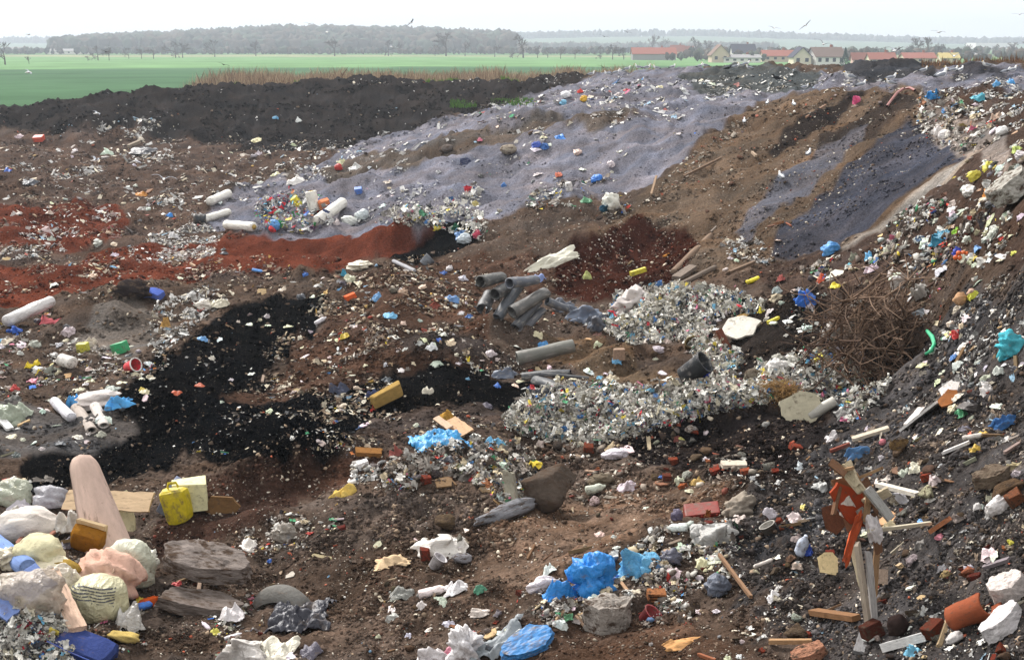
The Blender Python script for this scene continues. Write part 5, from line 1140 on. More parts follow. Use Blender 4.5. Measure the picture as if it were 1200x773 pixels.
bl = put('wood_block', block(244, 'timber', .08, .04), 725, 421, (15,10,14), 'pale cut wood block standing on the sandy hump', 'wood block', (150,126,108), slope=False, land='wood block')
put('stone', lump(245, 'stone', .15), 766, 418, (9,8,8), 'dark round stone right of the wood block', 'stone', (84,70,56))
put('blue_scrap', film(246), 723, 424, (13,10,5), 'light blue scrap at the foot of the wood block', 'scrap', (110,170,210))
dr = put('drum', tub(247, 'rubber', .9), 801, 446, (26,26,34), 'open black drum lying on its side in the middle right', 'drum', (50,52,56), roll=.9, yaw=-.5, slope=False, lift=.2, land='open black drum')
put('rubber_mouth', pipe(248, 'rubber', .1, .2), 795, 455, (14,16,12), 'small dark pipe mouth below the open black drum', 'pipe', (66,62,60), yaw=1.5)
put('round_cover', tub(249, 'stone', .9), 811, 406, (20,14,14), 'round mud-brown lid on the shredded plastic, above the open black drum', 'lid', (118,102,70), roll=.2, tilt=.8)
put('blue_ball', sack(250, 'film', .08), 827, 440, (11,10,10), 'deep blue round bag right of the open black drum', 'bag', (40,70,200))
put('plasterboard_piece', shard(251, 'board', 6), 868, 390, (50,34,4), 'large clean white broken panel in the middle right', 'panel', (226,220,208), tilt=.55, lift=1.5, land='large white panel')
between('wood_board', plank(252, 'timber', .04), G(853, 412, .05), U(842, 386, 848, 410), .05, 'short red-brown board left below the large white panel', 'board', (112,66,50), wide=.2)
put('teal_scrap', film(253, 'film'), 859, 366, (12,10,10), 'teal folded scrap above the large white panel', 'scrap', (60,130,150), tilt=.7)
# --- yellow sponge, boards, blue film in the centre
put('seat_foam', block(260, 'foam', .1, .05), 457, 470, (42,16,16), 'thick mustard yellow foam block lying aslant on black ash', 'foam block', (168,138,82), spin=.0, roll=-.42, yaw=.3, slope=False, lift=.1, land='mustard foam block')
put('blue_cloth', film(261, 'cloth', 16, .8), 436, 464, (18,16,12), 'dark denim blue cloth left of the mustard foam block', 'cloth', (70,78,110), tilt=.4)
put('grey_cloth', film(262, 'cloth', 16, .8), 398, 460, (28,20,14), 'dark grey-blue cloth in the rubbish left of the mustard foam block', 'cloth', (76,80,96))
for i, (a, b_, w_, c_) in enumerate([((511,497),(528,507),.12,(176,150,128)),((526,500),(548,514),.26,(172,140,110))]):
    between('cardboard_piece', plank(263 + i, 'board', .05), G(*a, .12), G(*b_, .08), .03, ['narrow pinkish cardboard strip above the blue film','wide tan cardboard piece above the blue film'][i], 'cardboard', c_, wide=w_, roll=.5)
drape('blue_film', 512, 524, 62, 70, 'bright blue film spread at the top of the central rubbish mound', 'film', (60,146,200), 11, .09, .3, 'film', hump=.12, lift=.08, land='bright blue film')
put('blue_film', film(265, 'film', 16, .8), 548, 524, (24,18,10), 'blue film fold right of the spread blue film', 'film', (70,150,206))
put('blue_film', film(266, 'film', 16, .8), 580, 522, (30,20,13), 'lighter blue film at the right end of the central rubbish mound', 'film', (110,176,214))
put('yellow_scrap', film(267, 'cloth', 14, .9), 402, 580, (34,20,14), 'crumpled pale yellow rag at the left tip of the central rubbish mound', 'rag', (206,176,96), land='pale yellow rag')
put('orange_strip', plank(268, 'foam', .1), 432, 533, (34,14,7), 'orange-brown foam strip left of the central rubbish mound', 'foam', (146,104,62), land='orange-brown foam strip')
put('red_cloth', film(269, 'cloth', 14, .9), 464, 533, (17,14,17), 'dusty red cloth right of the orange-brown foam strip', 'cloth', (150,90,84))
put('white_box', block(270, 'board', .08, .05), 426, 548, (14,10,10), 'small white box left of the central rubbish mound', 'box', (224,220,220), yaw=.4)
put('foam_piece', film(271, 'foam'), 524, 490, (20,16,14), 'orange-yellow foam curl on the brown earth above the cardboard', 'foam', (206,160,80))
put('red_brick', block(272, 'stone', .08, .05), 499, 566, (13,9,11), 'red brick chunk on the face of the central rubbish mound', 'brick', (140,66,52), yaw=.4)
put('dark_stone', lump(273, 'stone', .18, 3, 1), 520, 619, (24,20,19), 'dark cube-like stone just behind the wide white sheet', 'stone', (96,82,66))
put('white_bag', sack(274, 'film', .15), 721, 537, (34,18,13), 'lumpy white bag on the dark earth below the bale', 'bag', (214,206,214), land='lumpy white bag')
put('brick', block(275, 'stone', .08, .05), 690, 529, (13,9,11), 'broken red brick left of the lumpy white bag', 'brick', (136,72,54))
put('lilac_bag', film(276, 'film', 16, .8), 736, 571, (30,20,13), 'crumpled lilac bag below the lumpy white bag', 'bag', (196,182,190), land='lilac bag')
put('grey_bag', sack(277, 'cloth', .2), 704, 567, (34,22,16), 'grey-brown mud-caked sack left of the lilac bag', 'sack', (108,98,84))
put('bottle', bottle(12), 699, 576, (26,12,11), 'pale green bottle with a pink label under the mud-caked sack', 'bottle', (190,196,180), yaw=.3)
put('yellow_foam', film(278, 'foam', 12, .4), 817, 566, (20,14,8), 'cream-yellow foam scrap on the dark bank in the middle right', 'foam', (206,172,110), land='cream-yellow foam scrap')
put('red_brick', block(279, 'stone', .08, .05), 839, 553, (13,9,6), 'red brick right of the cream-yellow foam scrap', 'brick', (150,66,52))
put('white_tube', plank(280, 'board', .1), 860, 546, (32,14,5), 'flat long white foam piece right of the red brick', 'foam', (196,184,168))
for i, (x, y, c_) in enumerate([(782, 562, (110,60,48)), (790, 543, (140,70,50)), (874, 556, (160,84,60))]):
    put('brick', block(281 + i, 'stone', .1, .08), x, y, (12,10,8), ['dark red brick half left of the cream-yellow foam scrap','brick half above the cream-yellow foam scrap','orange-red brick half at the right end of the long white foam'][i], 'brick', c_)
# --- left middle
between('white_roll', roll(290, 'film', 1, .1), G(8, 385, .18), U(60, 353, 54, 372), 15 / ppm(hit(30, 380)), 'long white plastic-wrapped roll pointing up at the left edge', 'roll', (214,210,208), land='long white roll')
put('pink_cloth', film(291, 'cloth', 16, .7), 62, 378, (44,30,11), 'rose pink cloth under the long white roll', 'cloth', (206,110,116), land='rose pink cloth')
put('plastic_bag', film(292, 'clearfilm', 20, .7), 14, 492, (46,44,26), 'pale greenish see-through sheet at the left edge above the dark heap', 'bag', (186,194,174), tilt=.3, land='pale see-through sheet')
between('white_strip', plank(293, 'board', .05), G(-5, 488, .1), G(12, 506, .05), .05, 'short white board end below the pale see-through sheet', 'board', (222,220,218), wide=.14)
between('spotted_roll', roll(294, 'film', 1, .15), U(63, 470, 64, 478), G(84, 494, .08), 13 / ppm(hit(75, 490)), 'white roll with dark spots beside the see-through sheet', 'roll', (206,204,210), land='spotted white roll')
put('cloth_bundle', sack(295, 'cloth', .25), 116, 476, (60,34,20), 'white cloth bundle with a blue fold, left of the black ash', 'cloth', (220,210,204), land='white cloth bundle')
put('blue_cloth', film(296, 'cloth', 16, .8), 90, 474, (24,20,14), 'sky blue cloth at the left end of the white cloth bundle', 'cloth', (80,150,206))
put('blue_cloth', film(297, 'cloth', 16, .8), 142, 474, (40,24,16), 'sky blue cloth draped on the right end of the white cloth bundle', 'cloth', (90,160,214))
between('grey_trousers', pipe(298, 'cloth', .2, .4), G(90, 484, .1), G(108, 508, .05), .2, 'grey-beige trouser leg left below the white cloth bundle', 'clothing', (170,160,152), wide=.22)
between('grey_trousers', pipe(299, 'cloth', .2, .4), G(112, 482, .1), G(122, 502, .05), .18, 'pale trouser leg right below the white cloth bundle', 'clothing', (200,192,186), wide=.2)
put('canister', roll(300, 'hardplastic'), 79, 430, (20,15,15), 'white plastic canister without lid left of the red bucket', 'canister', (220,214,206), yaw=-.5, land='white canister')
rb = put('red_bucket', tub(301), 150, 434, (15,15,16), 'red bucket with a white rim lying on its side on the rubbish', 'bucket', (206,60,70), roll=1.2, yaw=-.6, slope=False, lift=.25, land='red bucket')
link('rim', mesh('rim', *lathe([(.47,.95),(.56,.95),(.56,1.02),(.47,1.02),(.47,.95)], 24), 'hardplastic', None, True), rb, srgb(224,220,216))
put('green_box', block(302, 'hardplastic', .06, .02), 143, 413, (17,12,13), 'open green plastic box above the red bucket', 'box', (50,160,104), yaw=-.3, roll=-.2, land='green plastic box')
put('yellow_tub', block(303, 'hardplastic', .1), 98, 412, (13,11,11), 'yellow-green tub right of the white canister', 'tub', (196,190,70))
put('paper_box', film(304, 'board', 14, .9), 106, 404, (18,14,14), 'white crumpled paper above the yellow-green tub', 'paper', (222,212,196), tilt=.5)
put('blue_strip', plank(305, 'cloth', .05, .4), 180, 348, (26,12,10), 'bent slate blue mat on the crest of the grey mound', 'mat', (84,104,176), yaw=-.4, land='slate blue mat')
put('plastic_bag', sack(306, 'film', .25), 238, 361, (22,18,12), 'white bag on the left rim of the black ash', 'bag', (212,204,192), land='white bag on the ash rim')
put('plastic_bag', film(307), 257, 357, (26,20,9), 'flat cream bag right of the white bag on the ash rim', 'bag', (214,206,184))
put('foam_piece', film(308, 'foam'), 194, 384, (12,12,14), 'ochre foam bit on the right flank of the grey mound', 'foam', (190,150,90))
put('turf_clod', lump(309, 'stone', .4), 158, 347, (44,30,20), 'big dark earth clod behind the grey mound', 'clod', (48,42,42), land='dark clod behind the grey mound')
for i, (x, y) in enumerate([(133, 431), (139, 428)]):
    put('yellow_scrap', film(310 + i), x - 96 if i else x - 99, y - 1, (9,8,7), ['left yellow scrap of the pair on the rubbish left of the canister','right yellow scrap of the pair on the rubbish left of the canister'][i], 'scrap', (226,200,40))
put('orange_scrap', film(313), 206, 461, (18,12,4), 'orange flat scrap on black ash, left of the other', 'scrap', (196,90,50))
put('orange_scrap', film(314), 234, 453, (14,10,5), 'orange flat scrap on black ash, upper right one', 'scrap', (196,96,60))
put('orange_scrap', block(315, 'board', .05), 411, 350, (14,8,6), 'small orange board on brown rubbish above the black ash', 'board', (214,96,50), spin=.6, roll=-.4, land='small orange board')
put('blue_bag', film(316), 442, 352, (18,14,11), 'light blue bag right of the small orange board', 'bag', (110,160,206))
put('blue_bag', film(317), 457, 371, (18,14,6), 'pale blue strip of film below the light blue bag', 'film', (110,176,214))
put('blue_bag', film(318), 403, 322, (9,8,9), 'turquoise scrap on the rim of the red earth', 'scrap', (70,160,190))
put('blue_bag', film(319), 529, 352, (20,14,8), 'dusty blue bag left of the rubber pipes', 'bag', (100,140,190))
put('blue_bag', film(320), 636, 405, (13,10,7), 'bright light blue scrap below the rubber pipes', 'scrap', (90,160,220))
put('plastic_bag', sack(321, 'film', .25), 422, 315, (34,22,10), 'flat cream-white bag at the rim of the red earth', 'bag', (206,198,178), land='cream bag at the red earth rim')
put('bucket', tub(322), 496, 310, (15,14,12), 'grey bucket lying near the small black patch', 'bucket', (140,146,154), roll=1.2, yaw=.3, land='grey bucket')
between('pole', roll(323, 'timber'), G(461, 308, .06), G(486, 320, .06), .12, 'grey pole end left of the grey bucket', 'pole', (150,150,154))
put('plastic_bag', sack(324, 'film', .2), 544, 284, (18,14,12), 'pale grey and blue bag at the right tip of the small black patch', 'bag', (190,200,206), land='pale bag at the black patch')
put('blue_bag', film(325), 541, 275, (17,14,7), 'blue sheet on top of the pale grey bag', 'sheet', (110,150,200), tilt=.4)
put('pink_box', block(326, 'hardplastic', .08), 561, 276, (10,8,7), 'bright pink crate right of the pale grey bag', 'crate', (230,90,120), roll=-.2)
# --- rolls and colours at the nose of the grey plateau
R_ = [((246,238),(268,228),11,'upper white roll at the left nose of the grey plateau'),((238,258),(268,249),9,'middle long white roll at the left nose of the plateau'),((265,265),(298,268),11,'lowest white roll lying at the foot of the plateau nose'),
      ((366,226),(368,246),13,'upright white roll among the coloured litter'),((372,262),(402,240),14,'biggest white roll slanting up right of the coloured litter')]
for i, (a, b_, w_, lab) in enumerate(R_):
    k = ppm(hit(*a)); up = w_ / k / 2
    if i == 3: A1, B1 = G(369, 250, .1), U(364, 224, 369, 250)
    else: A1, B1 = G(a[0], a[1] + 4, up), G(b_[0], b_[1] + 4, up)
    rl = between('white_roll', roll(330 + i, 'film', 1, .05), A1, B1, w_ / k, lab, 'roll', (226,222,212), group='white rolls at the plateau nose', land=('biggest white roll' if i == 4 else 'white rolls' if i == 0 else None))
    c_ = link('core', mesh('core', *(lambda L: (L[0][:, [2, 0, 1]] + [0, 0, .5], L[1]))(lathe([(.0001,.51),(.25,.51),(.25,.505),(.3,.49)], 16)), 'board', None, True), rl, srgb(190,160,90))
put('black_canister', roll(336, 'hardplastic'), 234, 262, (14,14,12), 'black canister at the left end of the middle white roll', 'canister', (40,44,48), yaw=.2)
put('yellow_bottle', bottle(14), 345, 243, (16,10,10), 'bright yellow bottle standing in the coloured litter', 'bottle', (230,214,50), roll=1.1, yaw=0, lift=.3, land='yellow bottle in the coloured litter')
put('blue_can', sack(337, 'film', .1), 320, 268, (15,13,12), 'round blue bag at the lower left of the coloured litter', 'bag', (90,150,210))
put('red_bottle', bottle(15), 318, 272, (12,6,6), 'small red bottle beside the round blue bag', 'bottle', (214,40,50), yaw=1, roll=.8)
put('orange_box', block(338, 'board', .05), 381, 245, (14,10,12), 'orange-brown box between the two big white rolls', 'box', (200,120,80), yaw=.4)
put('white_bag', sack(339, 'film', .15), 409, 263, (20,15,11), 'smooth white bag right of the biggest white roll', 'bag', (222,224,216), land='smooth white bag')
put('white_bag', sack(340, 'film', .2), 425, 256, (18,14,12), 'pale see-through bag right of the smooth white bag', 'bag', (196,204,206))
put('blue_box', block(341, 'hardplastic', .06), 421, 226, (9,7,7), 'small blue box on the plateau above the smooth white bag', 'box', (90,130,206))
put('red_container', sack(342, 'film', .1), 397, 199, (10,8,8), 'dark red canister on the left edge of the plateau', 'canister', (180,50,46), land='dark red canister')
put('white_bag', film(343), 416, 198, (18,16,8), 'flat white-grey sheet right of the dark red canister', 'sheet', (200,200,196))
put('white_bag', film(344), 347, 213, (22,20,8), 'flat white bag at the left end of the plateau', 'bag', (226,222,216))
put('red_tub', block(345, 'hardplastic', .1), 46, 165, (11,9,6), 'faded red box on the far left flat', 'box', (214,84,60), land='faded red box')
put('yellow_scrap', film(346), 165, 229, (16,16,5), 'orange-yellow scrap in the middle of the left flat', 'scrap', (206,140,60), land='orange-yellow scrap')
put('blue_scrap', film(347), 199, 254, (8,7,6), 'bright blue scrap left of the black canister', 'scrap', (50,140,220))
put('blue_scrap', film(348), 9, 201, (9,10,5), 'blue scrap at the left edge of the flat', 'scrap', (50,100,190))
put('dark_sheet', film(349), 168, 177, (30,26,4), 'dark flat strip on the far left flat', 'sheet', (70,70,76))
put('dark_sheet', film(350), 36, 214, (20,16,4), 'small dark flat sheet on the left flat', 'sheet', (70,72,80))
put('white_scrap', film(351), 350, 142, (8,8,5), 'white scrap alone on the black bank', 'scrap', (230,232,228))
put('blue_scrap', film(352), 323, 139, (8,8,4), 'blue scrap alone on the black bank', 'scrap', (80,150,190))
put('yellow_bag', sack(353, 'film', .2), 684, 118, (9,8,7), 'yellow-orange bag high on the grey plateau', 'bag', (230,180,50), land='yellow-orange bag')
put('red_bag', film(354), 680, 108, (8,8,5), 'red bag above the yellow-orange bag', 'bag', (214,60,50))
put('white_bag', sack(355, 'film', .2), 664, 114, (13,12,8), 'big white bag left of the yellow-orange bag', 'bag', (228,226,226))
put('blue_bag', sack(356, 'film', .2), 659, 124, (9,8,8), 'pale blue bag below the big white bag on the plateau top', 'bag', (120,180,210))
put('red_scrap', film(357), 734, 107, (8,8,4), 'red scrap on the top of the grey plateau', 'scrap', (214,50,60))
for i, (x, y, c_) in enumerate([(1168, 100, (90,160,210)), (1185, 98, (80,160,220))]):
    put('blue_scrap', film(358 + i), x, y, (9,8,6), ['left blue scrap between the heaps on the right horizon','right blue scrap between the heaps on the right horizon'][i], 'scrap', c_)

# ------------------------------------------------------------------ gulls and crows
def ell_ring(c, d, rw, rh, n=12):
    d = np.array(d, float); d /= np.linalg.norm(d); s_ = np.cross(d, [0, 0, 1.]); s_ /= np.linalg.norm(s_); u = np.cross(s_, d)
    return [np.array(c) + s_ * rw * math.cos(k * 2 * PI / n) + u * rh * math.sin(k * 2 * PI / n) for k in range(n)]
def gull(name, pose, body_c, wing_c, tip_c, beak_c):
    V, F, C = [], [], []
    def loft(secs, cols, n=12):
        rings = []
        for i, (c, rw, rh) in enumerate(secs):
            a = np.array(secs[max(i-1, 0)][0], float); b_ = np.array(secs[min(i+1, len(secs)-1)][0], float)
            rings.append(ell_ring(c, b_ - a, rw, rh, n))
        off = len(V)
        for i, r_ in enumerate(rings):
            for p in r_: V.append(p); C.append(cols[i])
        for i in range(len(rings) - 1):
            for k in range(n): F.append([off + i*n + k, off + i*n + (k+1) % n, off + (i+1)*n + (k+1) % n, off + (i+1)*n + k])
        for base, rev in ((off, 1), (off + (len(rings)-1) * n, 0)):
            V.append(np.mean(V[base:base+n], 0)); C.append(C[base]); m_ = len(V) - 1
            for k in range(n): F.append([base + k, base + (k+1) % n, m_, m_][:4] if rev else [base + (k+1) % n, base + k, m_, m_])
    if pose == 'stand':   # facing +x, 0.45 long, on the ground
        loft([((-.27,0,.16),.012,.008),((-.20,0,.17),.03,.018),((-.12,0,.19),.055,.045),((-.02,0,.205),.075,.068),((.07,0,.225),.072,.07),((.125,0,.265),.05,.05),((.145,0,.31),.032,.033),((.155,0,.345),.036,.036),((.17,0,.36),.034,.033),((.195,0,.357),.018,.018),((.215,0,.353),.008,.011),((.25,0,.345),.003,.004)],
             [tip_c, tip_c, body_c, body_c, body_c, body_c, body_c, body_c, body_c, beak_c, beak_c, beak_c])
        for s in (-1, 1):
            loft([((.09, s*.06, .25),.012,.03),((.03, s*.075, .245),.014,.05),((-.08, s*.068, .225),.014,.045),((-.18, s*.04, .2),.01,.028),((-.29, s*.015, .185),.006,.01)], [wing_c, wing_c, wing_c, wing_c, tip_c], 8)
            loft([((-.0, s*.03, .15),.008,.008),((.005, s*.03, .07),.005,.005),((.0, s*.03, .01),.006,.006)], [beak_c] * 3, 6)
            loft([((-.01, s*.03, .006),.006,.004),((.045, s*.03, .004),.018,.003)], [beak_c] * 2, 6)
    else:                 # flying along +x, wings out along y
        loft([((-.24,0,.0),.03,.006),((-.17,0,.0),.03,.018),((-.08,0,0),.05,.045),((.03,0,0),.06,.055),((.12,0,.01),.042,.042),((.17,0,.02),.034,.034),((.2,0,.02),.018,.016),((.245,0,.012),.004,.005)],
             [body_c] * 6 + [beak_c] * 2)
        up = .25 if pose == 'fly' else .6
        for s in (-1, 1):
            loft([((.05, s*.04, .02),.075,.018),((.07, s*.2, .02+.2*up),.07,.012),((.08, s*.34, .02+.26*up),.06,.01),((.02, s*.52, .02+.22*up),.045,.007),((-.08, s*.68, .02+.1*up),.012,.004)], [wing_c, wing_c, wing_c, wing_c, tip_c], 8)
    V = np.array(V); F = [[*dict.fromkeys(f)] for f in F]
    return mesh(name, V, F, 'feather', np.array(C), True)
w_, g_, k_, y_ = srgb(236,236,234), srgb(150,154,162), srgb(40,40,44), srgb(200,160,60)
GS = gull('gull', 'stand', w_, g_, k_, y_); GF = gull('gull', 'fly', w_, g_, k_, y_); GU = gull('gull', 'up', w_, g_, k_, y_)
KC = [srgb(26,26,30)] * 4; KS = gull('crow', 'stand', *KC); KF = gull('crow', 'fly', *KC)
stand = [(995,98,14,200,'white gull standing on the skyline left of the dark mound'),(1009,106,12,20,'gull walking below the gull on the skyline'),(1044,98,12,10,'pale gull perched on the peak of the maroon-brown slope'),(1043,103,9,180,'small gull sitting below the one on the slope peak'),
 (1102,98,17,30,'largest gull, standing on the crest beside the bright blue bag'),(930,128,9,90,'lone white gull on the edge of the dark upper slope'),(899,126,8,70,'small gull at the lower rim above the brown slope'),(943,107,8,10,'gull beside the pink-white scraps on the crest'),
 (947,187,10,60,'gull in the middle of the lavender streak on the brown slope'),(915,214,7,100,'gull lower down on the lavender streak'),(872,148,9,80,'white gull at the top of the brown slope, near the plateau rim'),
 (862,83,9,20,'left gull of the group on the charcoal heap'),(868,81,8,200,'second gull of the group on the charcoal heap'),(874,80,9,10,'third gull of the group on the charcoal heap'),(878,84,8,160,'right gull of the group on the charcoal heap'),
 (820,82,8,30,'left gull beside the dark bags on the plateau top'),(826,81,8,190,'right gull beside the dark bags on the plateau top'),(693,91,8,0,'gull at the left end of the row on the plateau skyline'),(712,91,8,180,'second gull of the row on the plateau skyline'),
 (722,90,9,20,'third gull of the row on the plateau skyline'),(729,88,8,200,'fourth gull of the row on the plateau skyline'),(735,83,8,10,'fifth gull of the row, raised above its neighbours'),(748,83,8,170,'sixth gull of the row on the plateau skyline'),
 (758,82,9,0,'tallest gull near the right end of the plateau row'),(769,84,8,190,'second last gull of the plateau row'),(788,83,8,30,'last gull of the plateau row, apart on the right'),(1082,88,7,20,'gull between the two dark mounds on the right skyline'),
 (1112,88,6,170,'small gull behind the largest one'),(1117,88,6,10,'tiny gull right behind the largest one'),(1125,88,10,40,'gull at the left foot of the right dark mound'),(1155,82,9,200,'gull on the reddish earth of the right skyline'),(1178,90,7,10,'gull right of the right dark mound'),(1186,88,6,20,'small gull near the right end of the skyline')]
for x, y, hpx, az, lab in stand:
    p = hit(x, y); s = max(hpx / ppm(p) / .39, .9); s = min(s, 1.9)
    o = link('gull', GS); o.location = p; o.rotation_euler = (0, 0, R(az)); o.scale = (s,) * 3; tag(o, lab, 'gull', 'gulls standing on the tip')
p = hit(910, 97); o = link('crow', KS); o.location = p; o.rotation_euler = (0, 0, R(150)); o.scale = (1.1,) * 3; tag(o, 'black crow standing on the crest among the gulls', 'crow')
o = link('crow', KS); o.location = hit(853, 84); o.rotation_euler = (0, 0, R(10)); o.scale = (1.0,) * 3; tag(o, 'dark crow left of the group of gulls on the charcoal heap', 'crow')
fly = [(GF,944,30,14,20,80,-35,'gull gliding high on the right with one wing raised'),(GF,907,33,6,90,90,10,'tiny distant gull left of the gliding one'),(GU,965,52,15,40,60,20,'gull flapping low over the village houses'),(GF,1100,38,9,10,70,5,'lone gull high over the right horizon'),
 (GF,1195,17,5,30,90,0,'tiny gull in the upper right corner'),(GF,1155,76,14,20,50,10,'gull skimming over the right skyline'),(GU,1118,66,16,60,50,5,'gull with spread wings over the straw-roofed house'),(GU,1049,60,20,20,42,0,'gull hovering above the dark mound'),
 (GF,383,38,11,100,80,-30,'gull in the sky above the far wood'),(GF,362,28,4,40,100,5,'tiny gull left above the gull over the wood'),(GF,481,27,12,10,80,-25,'gull gliding in the sky left of the middle'),(GF,459,55,6,30,90,10,'small white gull in front of the far wood'),
 (GF,33,41,4,20,100,0,'tiny gull at the far left of the sky'),(GF,33,85,16,20,70,15,'white gull flying low over the green field'),(GU,111,188,12,20,55,5,'gull taking off from the far left flat'),(GU,192,210,16,80,48,10,'gull with lifted wings over the left flat'),(GF,113,133,12,20,70,10,'pale gull gliding along the black bank'),(GF,1144,64,5,10,90,10,'small gull above the right mounds')]
for me, x, y, wpx, az, d, bank, lab in fly:
    o = link('gull', me); o.location = at_d(x, y, d); s = wpx / FPX * d / 1.3; s = max(s, .75); o.scale = (min(s, 1.3),) * 3; o.rotation_euler = (R(bank), 0, R(az + 20)); tag(o, lab, 'gull', 'gulls in the air')
for x, y, wpx, d, lab in [(262,76,9,80,'dark crow flying low over the green field'),(708,43,5,95,'small dark crow right of the middle of the sky'),(735,38,4,100,'tiny dark crow right of the other in the sky'),(707,79,6,80,'dark crow flying before the plateau skyline'),(124,61,6,95,'dark crow in front of the far left thicket')]:
    o = link('crow', KF); o.location = at_d(x, y, d); o.scale = (max(wpx / FPX * d / 1.3 * 1.4, .6),) * 3; o.rotation_euler = (R(15), 0, R(80)); tag(o, lab, 'crow', 'crows in the air')
# ------------------------------------------------------------------ loose stuff: clods, gravel, scraps, shredded plastic
def tri_t(v, f):
    f = np.array(f); 
    if f.shape[1] == 4: f = np.concatenate([f[:, [0,1,2]], f[:, [0,2,3]]])
    return np.array(v, float), f
def t_sheet(seed, n=5, fold=.5, asp=1.0):
    r = np.random.default_rng(seed); g = np.linspace(-.5, .5, n); U, V = np.meshgrid(g, g)
    z = np.abs(r.normal(0, .2, U.shape)) * fold + np.abs(U * math.cos(seed) + V * math.sin(seed)) * fold * r.uniform(-1, 1)
    X_ = U * asp + r.normal(0, .07, U.shape); Y_ = V / asp + r.normal(0, .07, U.shape); i = np.arange(n * n).reshape(n, n)
    return tri_t(np.stack([X_, Y_, z - z.min()], -1).reshape(-1, 3), np.stack([i[:-1, :-1], i[:-1, 1:], i[1:, 1:], i[1:, :-1]], -1).reshape(-1, 4))
def t_strip(seed):
    r = np.random.default_rng(seed); P = []; a = 0; p = np.array([-.5, 0, .1])
    for j in range(6):
        w = .1 + .06 * r.random(); P += [p + [0, -w, 0], p + [0, w, r.normal(0, .04)]]; a += r.normal(0, .6); p = p + [.2 * math.cos(a), r.normal(0, .05), .2 * abs(math.sin(a)) * r.choice([-1, 1])]
    P = np.array(P); P[:, 2] -= P[:, 2].min(); f = [[2*j, 2*j+1, 2*j+3, 2*j+2] for j in range(5)]; return tri_t(P, f)
def t_lump(seed, rough=.25, flat=.8, sub=1):
    v, f = (ICO2 if sub == 2 else ICO1); r = np.random.default_rng(seed); v = v * (1 + rough * r.standard_normal(len(v)) * .6)[:, None] * .5; v[:, 2] *= flat; return v + [0, 0, .2], f
def t_chip(seed):
    r = np.random.default_rng(seed); v, f = boxv(-.5, .5, -.5, .5, 0, 1); return tri_t(np.array(v) + r.normal(0, .07, (8, 3)), f)
SH = [t_sheet(s, 5, .7 + .2 * (s % 3), 1 + .3 * (s % 3)) for s in range(8)]; ST = [t_strip(s) for s in range(6)]; LU = [t_lump(s, .5) for s in range(8)]; CH = [t_chip(s) for s in range(4)]
SH6 = [t_sheet(s + 50, 7, 1.1, 1.2) for s in range(8)]
CL = [(lambda q: (q[0] + rng.normal(0, .05, q[0].shape), q[1]))(t_lump(s + 30, .42, .8, 2)) for s in range(8)]
PAL = {
 'white': [((226,224,220),6),((206,204,200),5),((180,178,174),4),((214,204,184),3),((150,150,150),2),((150,180,200),.6),((200,120,110),.2)],
 'tan': [((168,150,126),4),((206,194,170),3),((140,120,100),5),((104,86,72),6),((74,60,52),4),((222,214,196),3),((196,160,90),.8),((110,110,112),2),((110,150,180),.3),((180,80,60),.3)],
 'mix': [((222,220,214),6),((190,186,178),5),((150,142,134),4),((206,190,160),3),((110,100,92),4),((74,64,58),4),((90,140,190),.6),((60,110,190),.4),((214,190,70),.6),((200,70,60),.5),((80,150,110),.35),((214,120,150),.25),((60,56,60),2),((214,130,70),.4)],
 'shred': [((234,232,224),9),((214,210,200),6),((176,172,164),3),((120,114,108),2),((206,198,176),3),((80,130,190),.8),((120,180,210),.8),((220,200,90),.5),((200,60,70),.5),((90,160,120),.4),((60,60,66),1.5),((220,130,160),.3)],
 'bright': [((216,216,212),9),((120,116,120),3),((70,120,200),1.5),((120,190,220),1.2),((220,50,60),1),((230,210,60),1),((70,160,90),.8),((120,60,120),.5),((60,60,80),1.5),((210,140,90),.6)],
 'stone': [((170,160,146),4),((140,128,116),5),((110,98,88),5),((196,188,174),2.5),((150,84,64),1.1),((120,60,48),.6),((222,218,210),1.2)],
 'mud': [((110,96,84),5),((86,72,62),5),((140,122,104),3),((190,178,160),1.2),((160,90,70),.3)]}
EXCL = [[(975,350),(1010,335),(1060,345),(1085,380),(1080,430),(1040,448),(990,440),(965,400)]]
def pal(name, n):
    c = np.array([srgb(*q[0]) for q in PAL[name]]); w_ = np.array([q[1] for q in PAL[name]], float)
    return c[rng.choice(len(c), n, p=w_ / w_.sum())] * (1.2 - .75 * rng.random((n, 1)) ** 2.2)
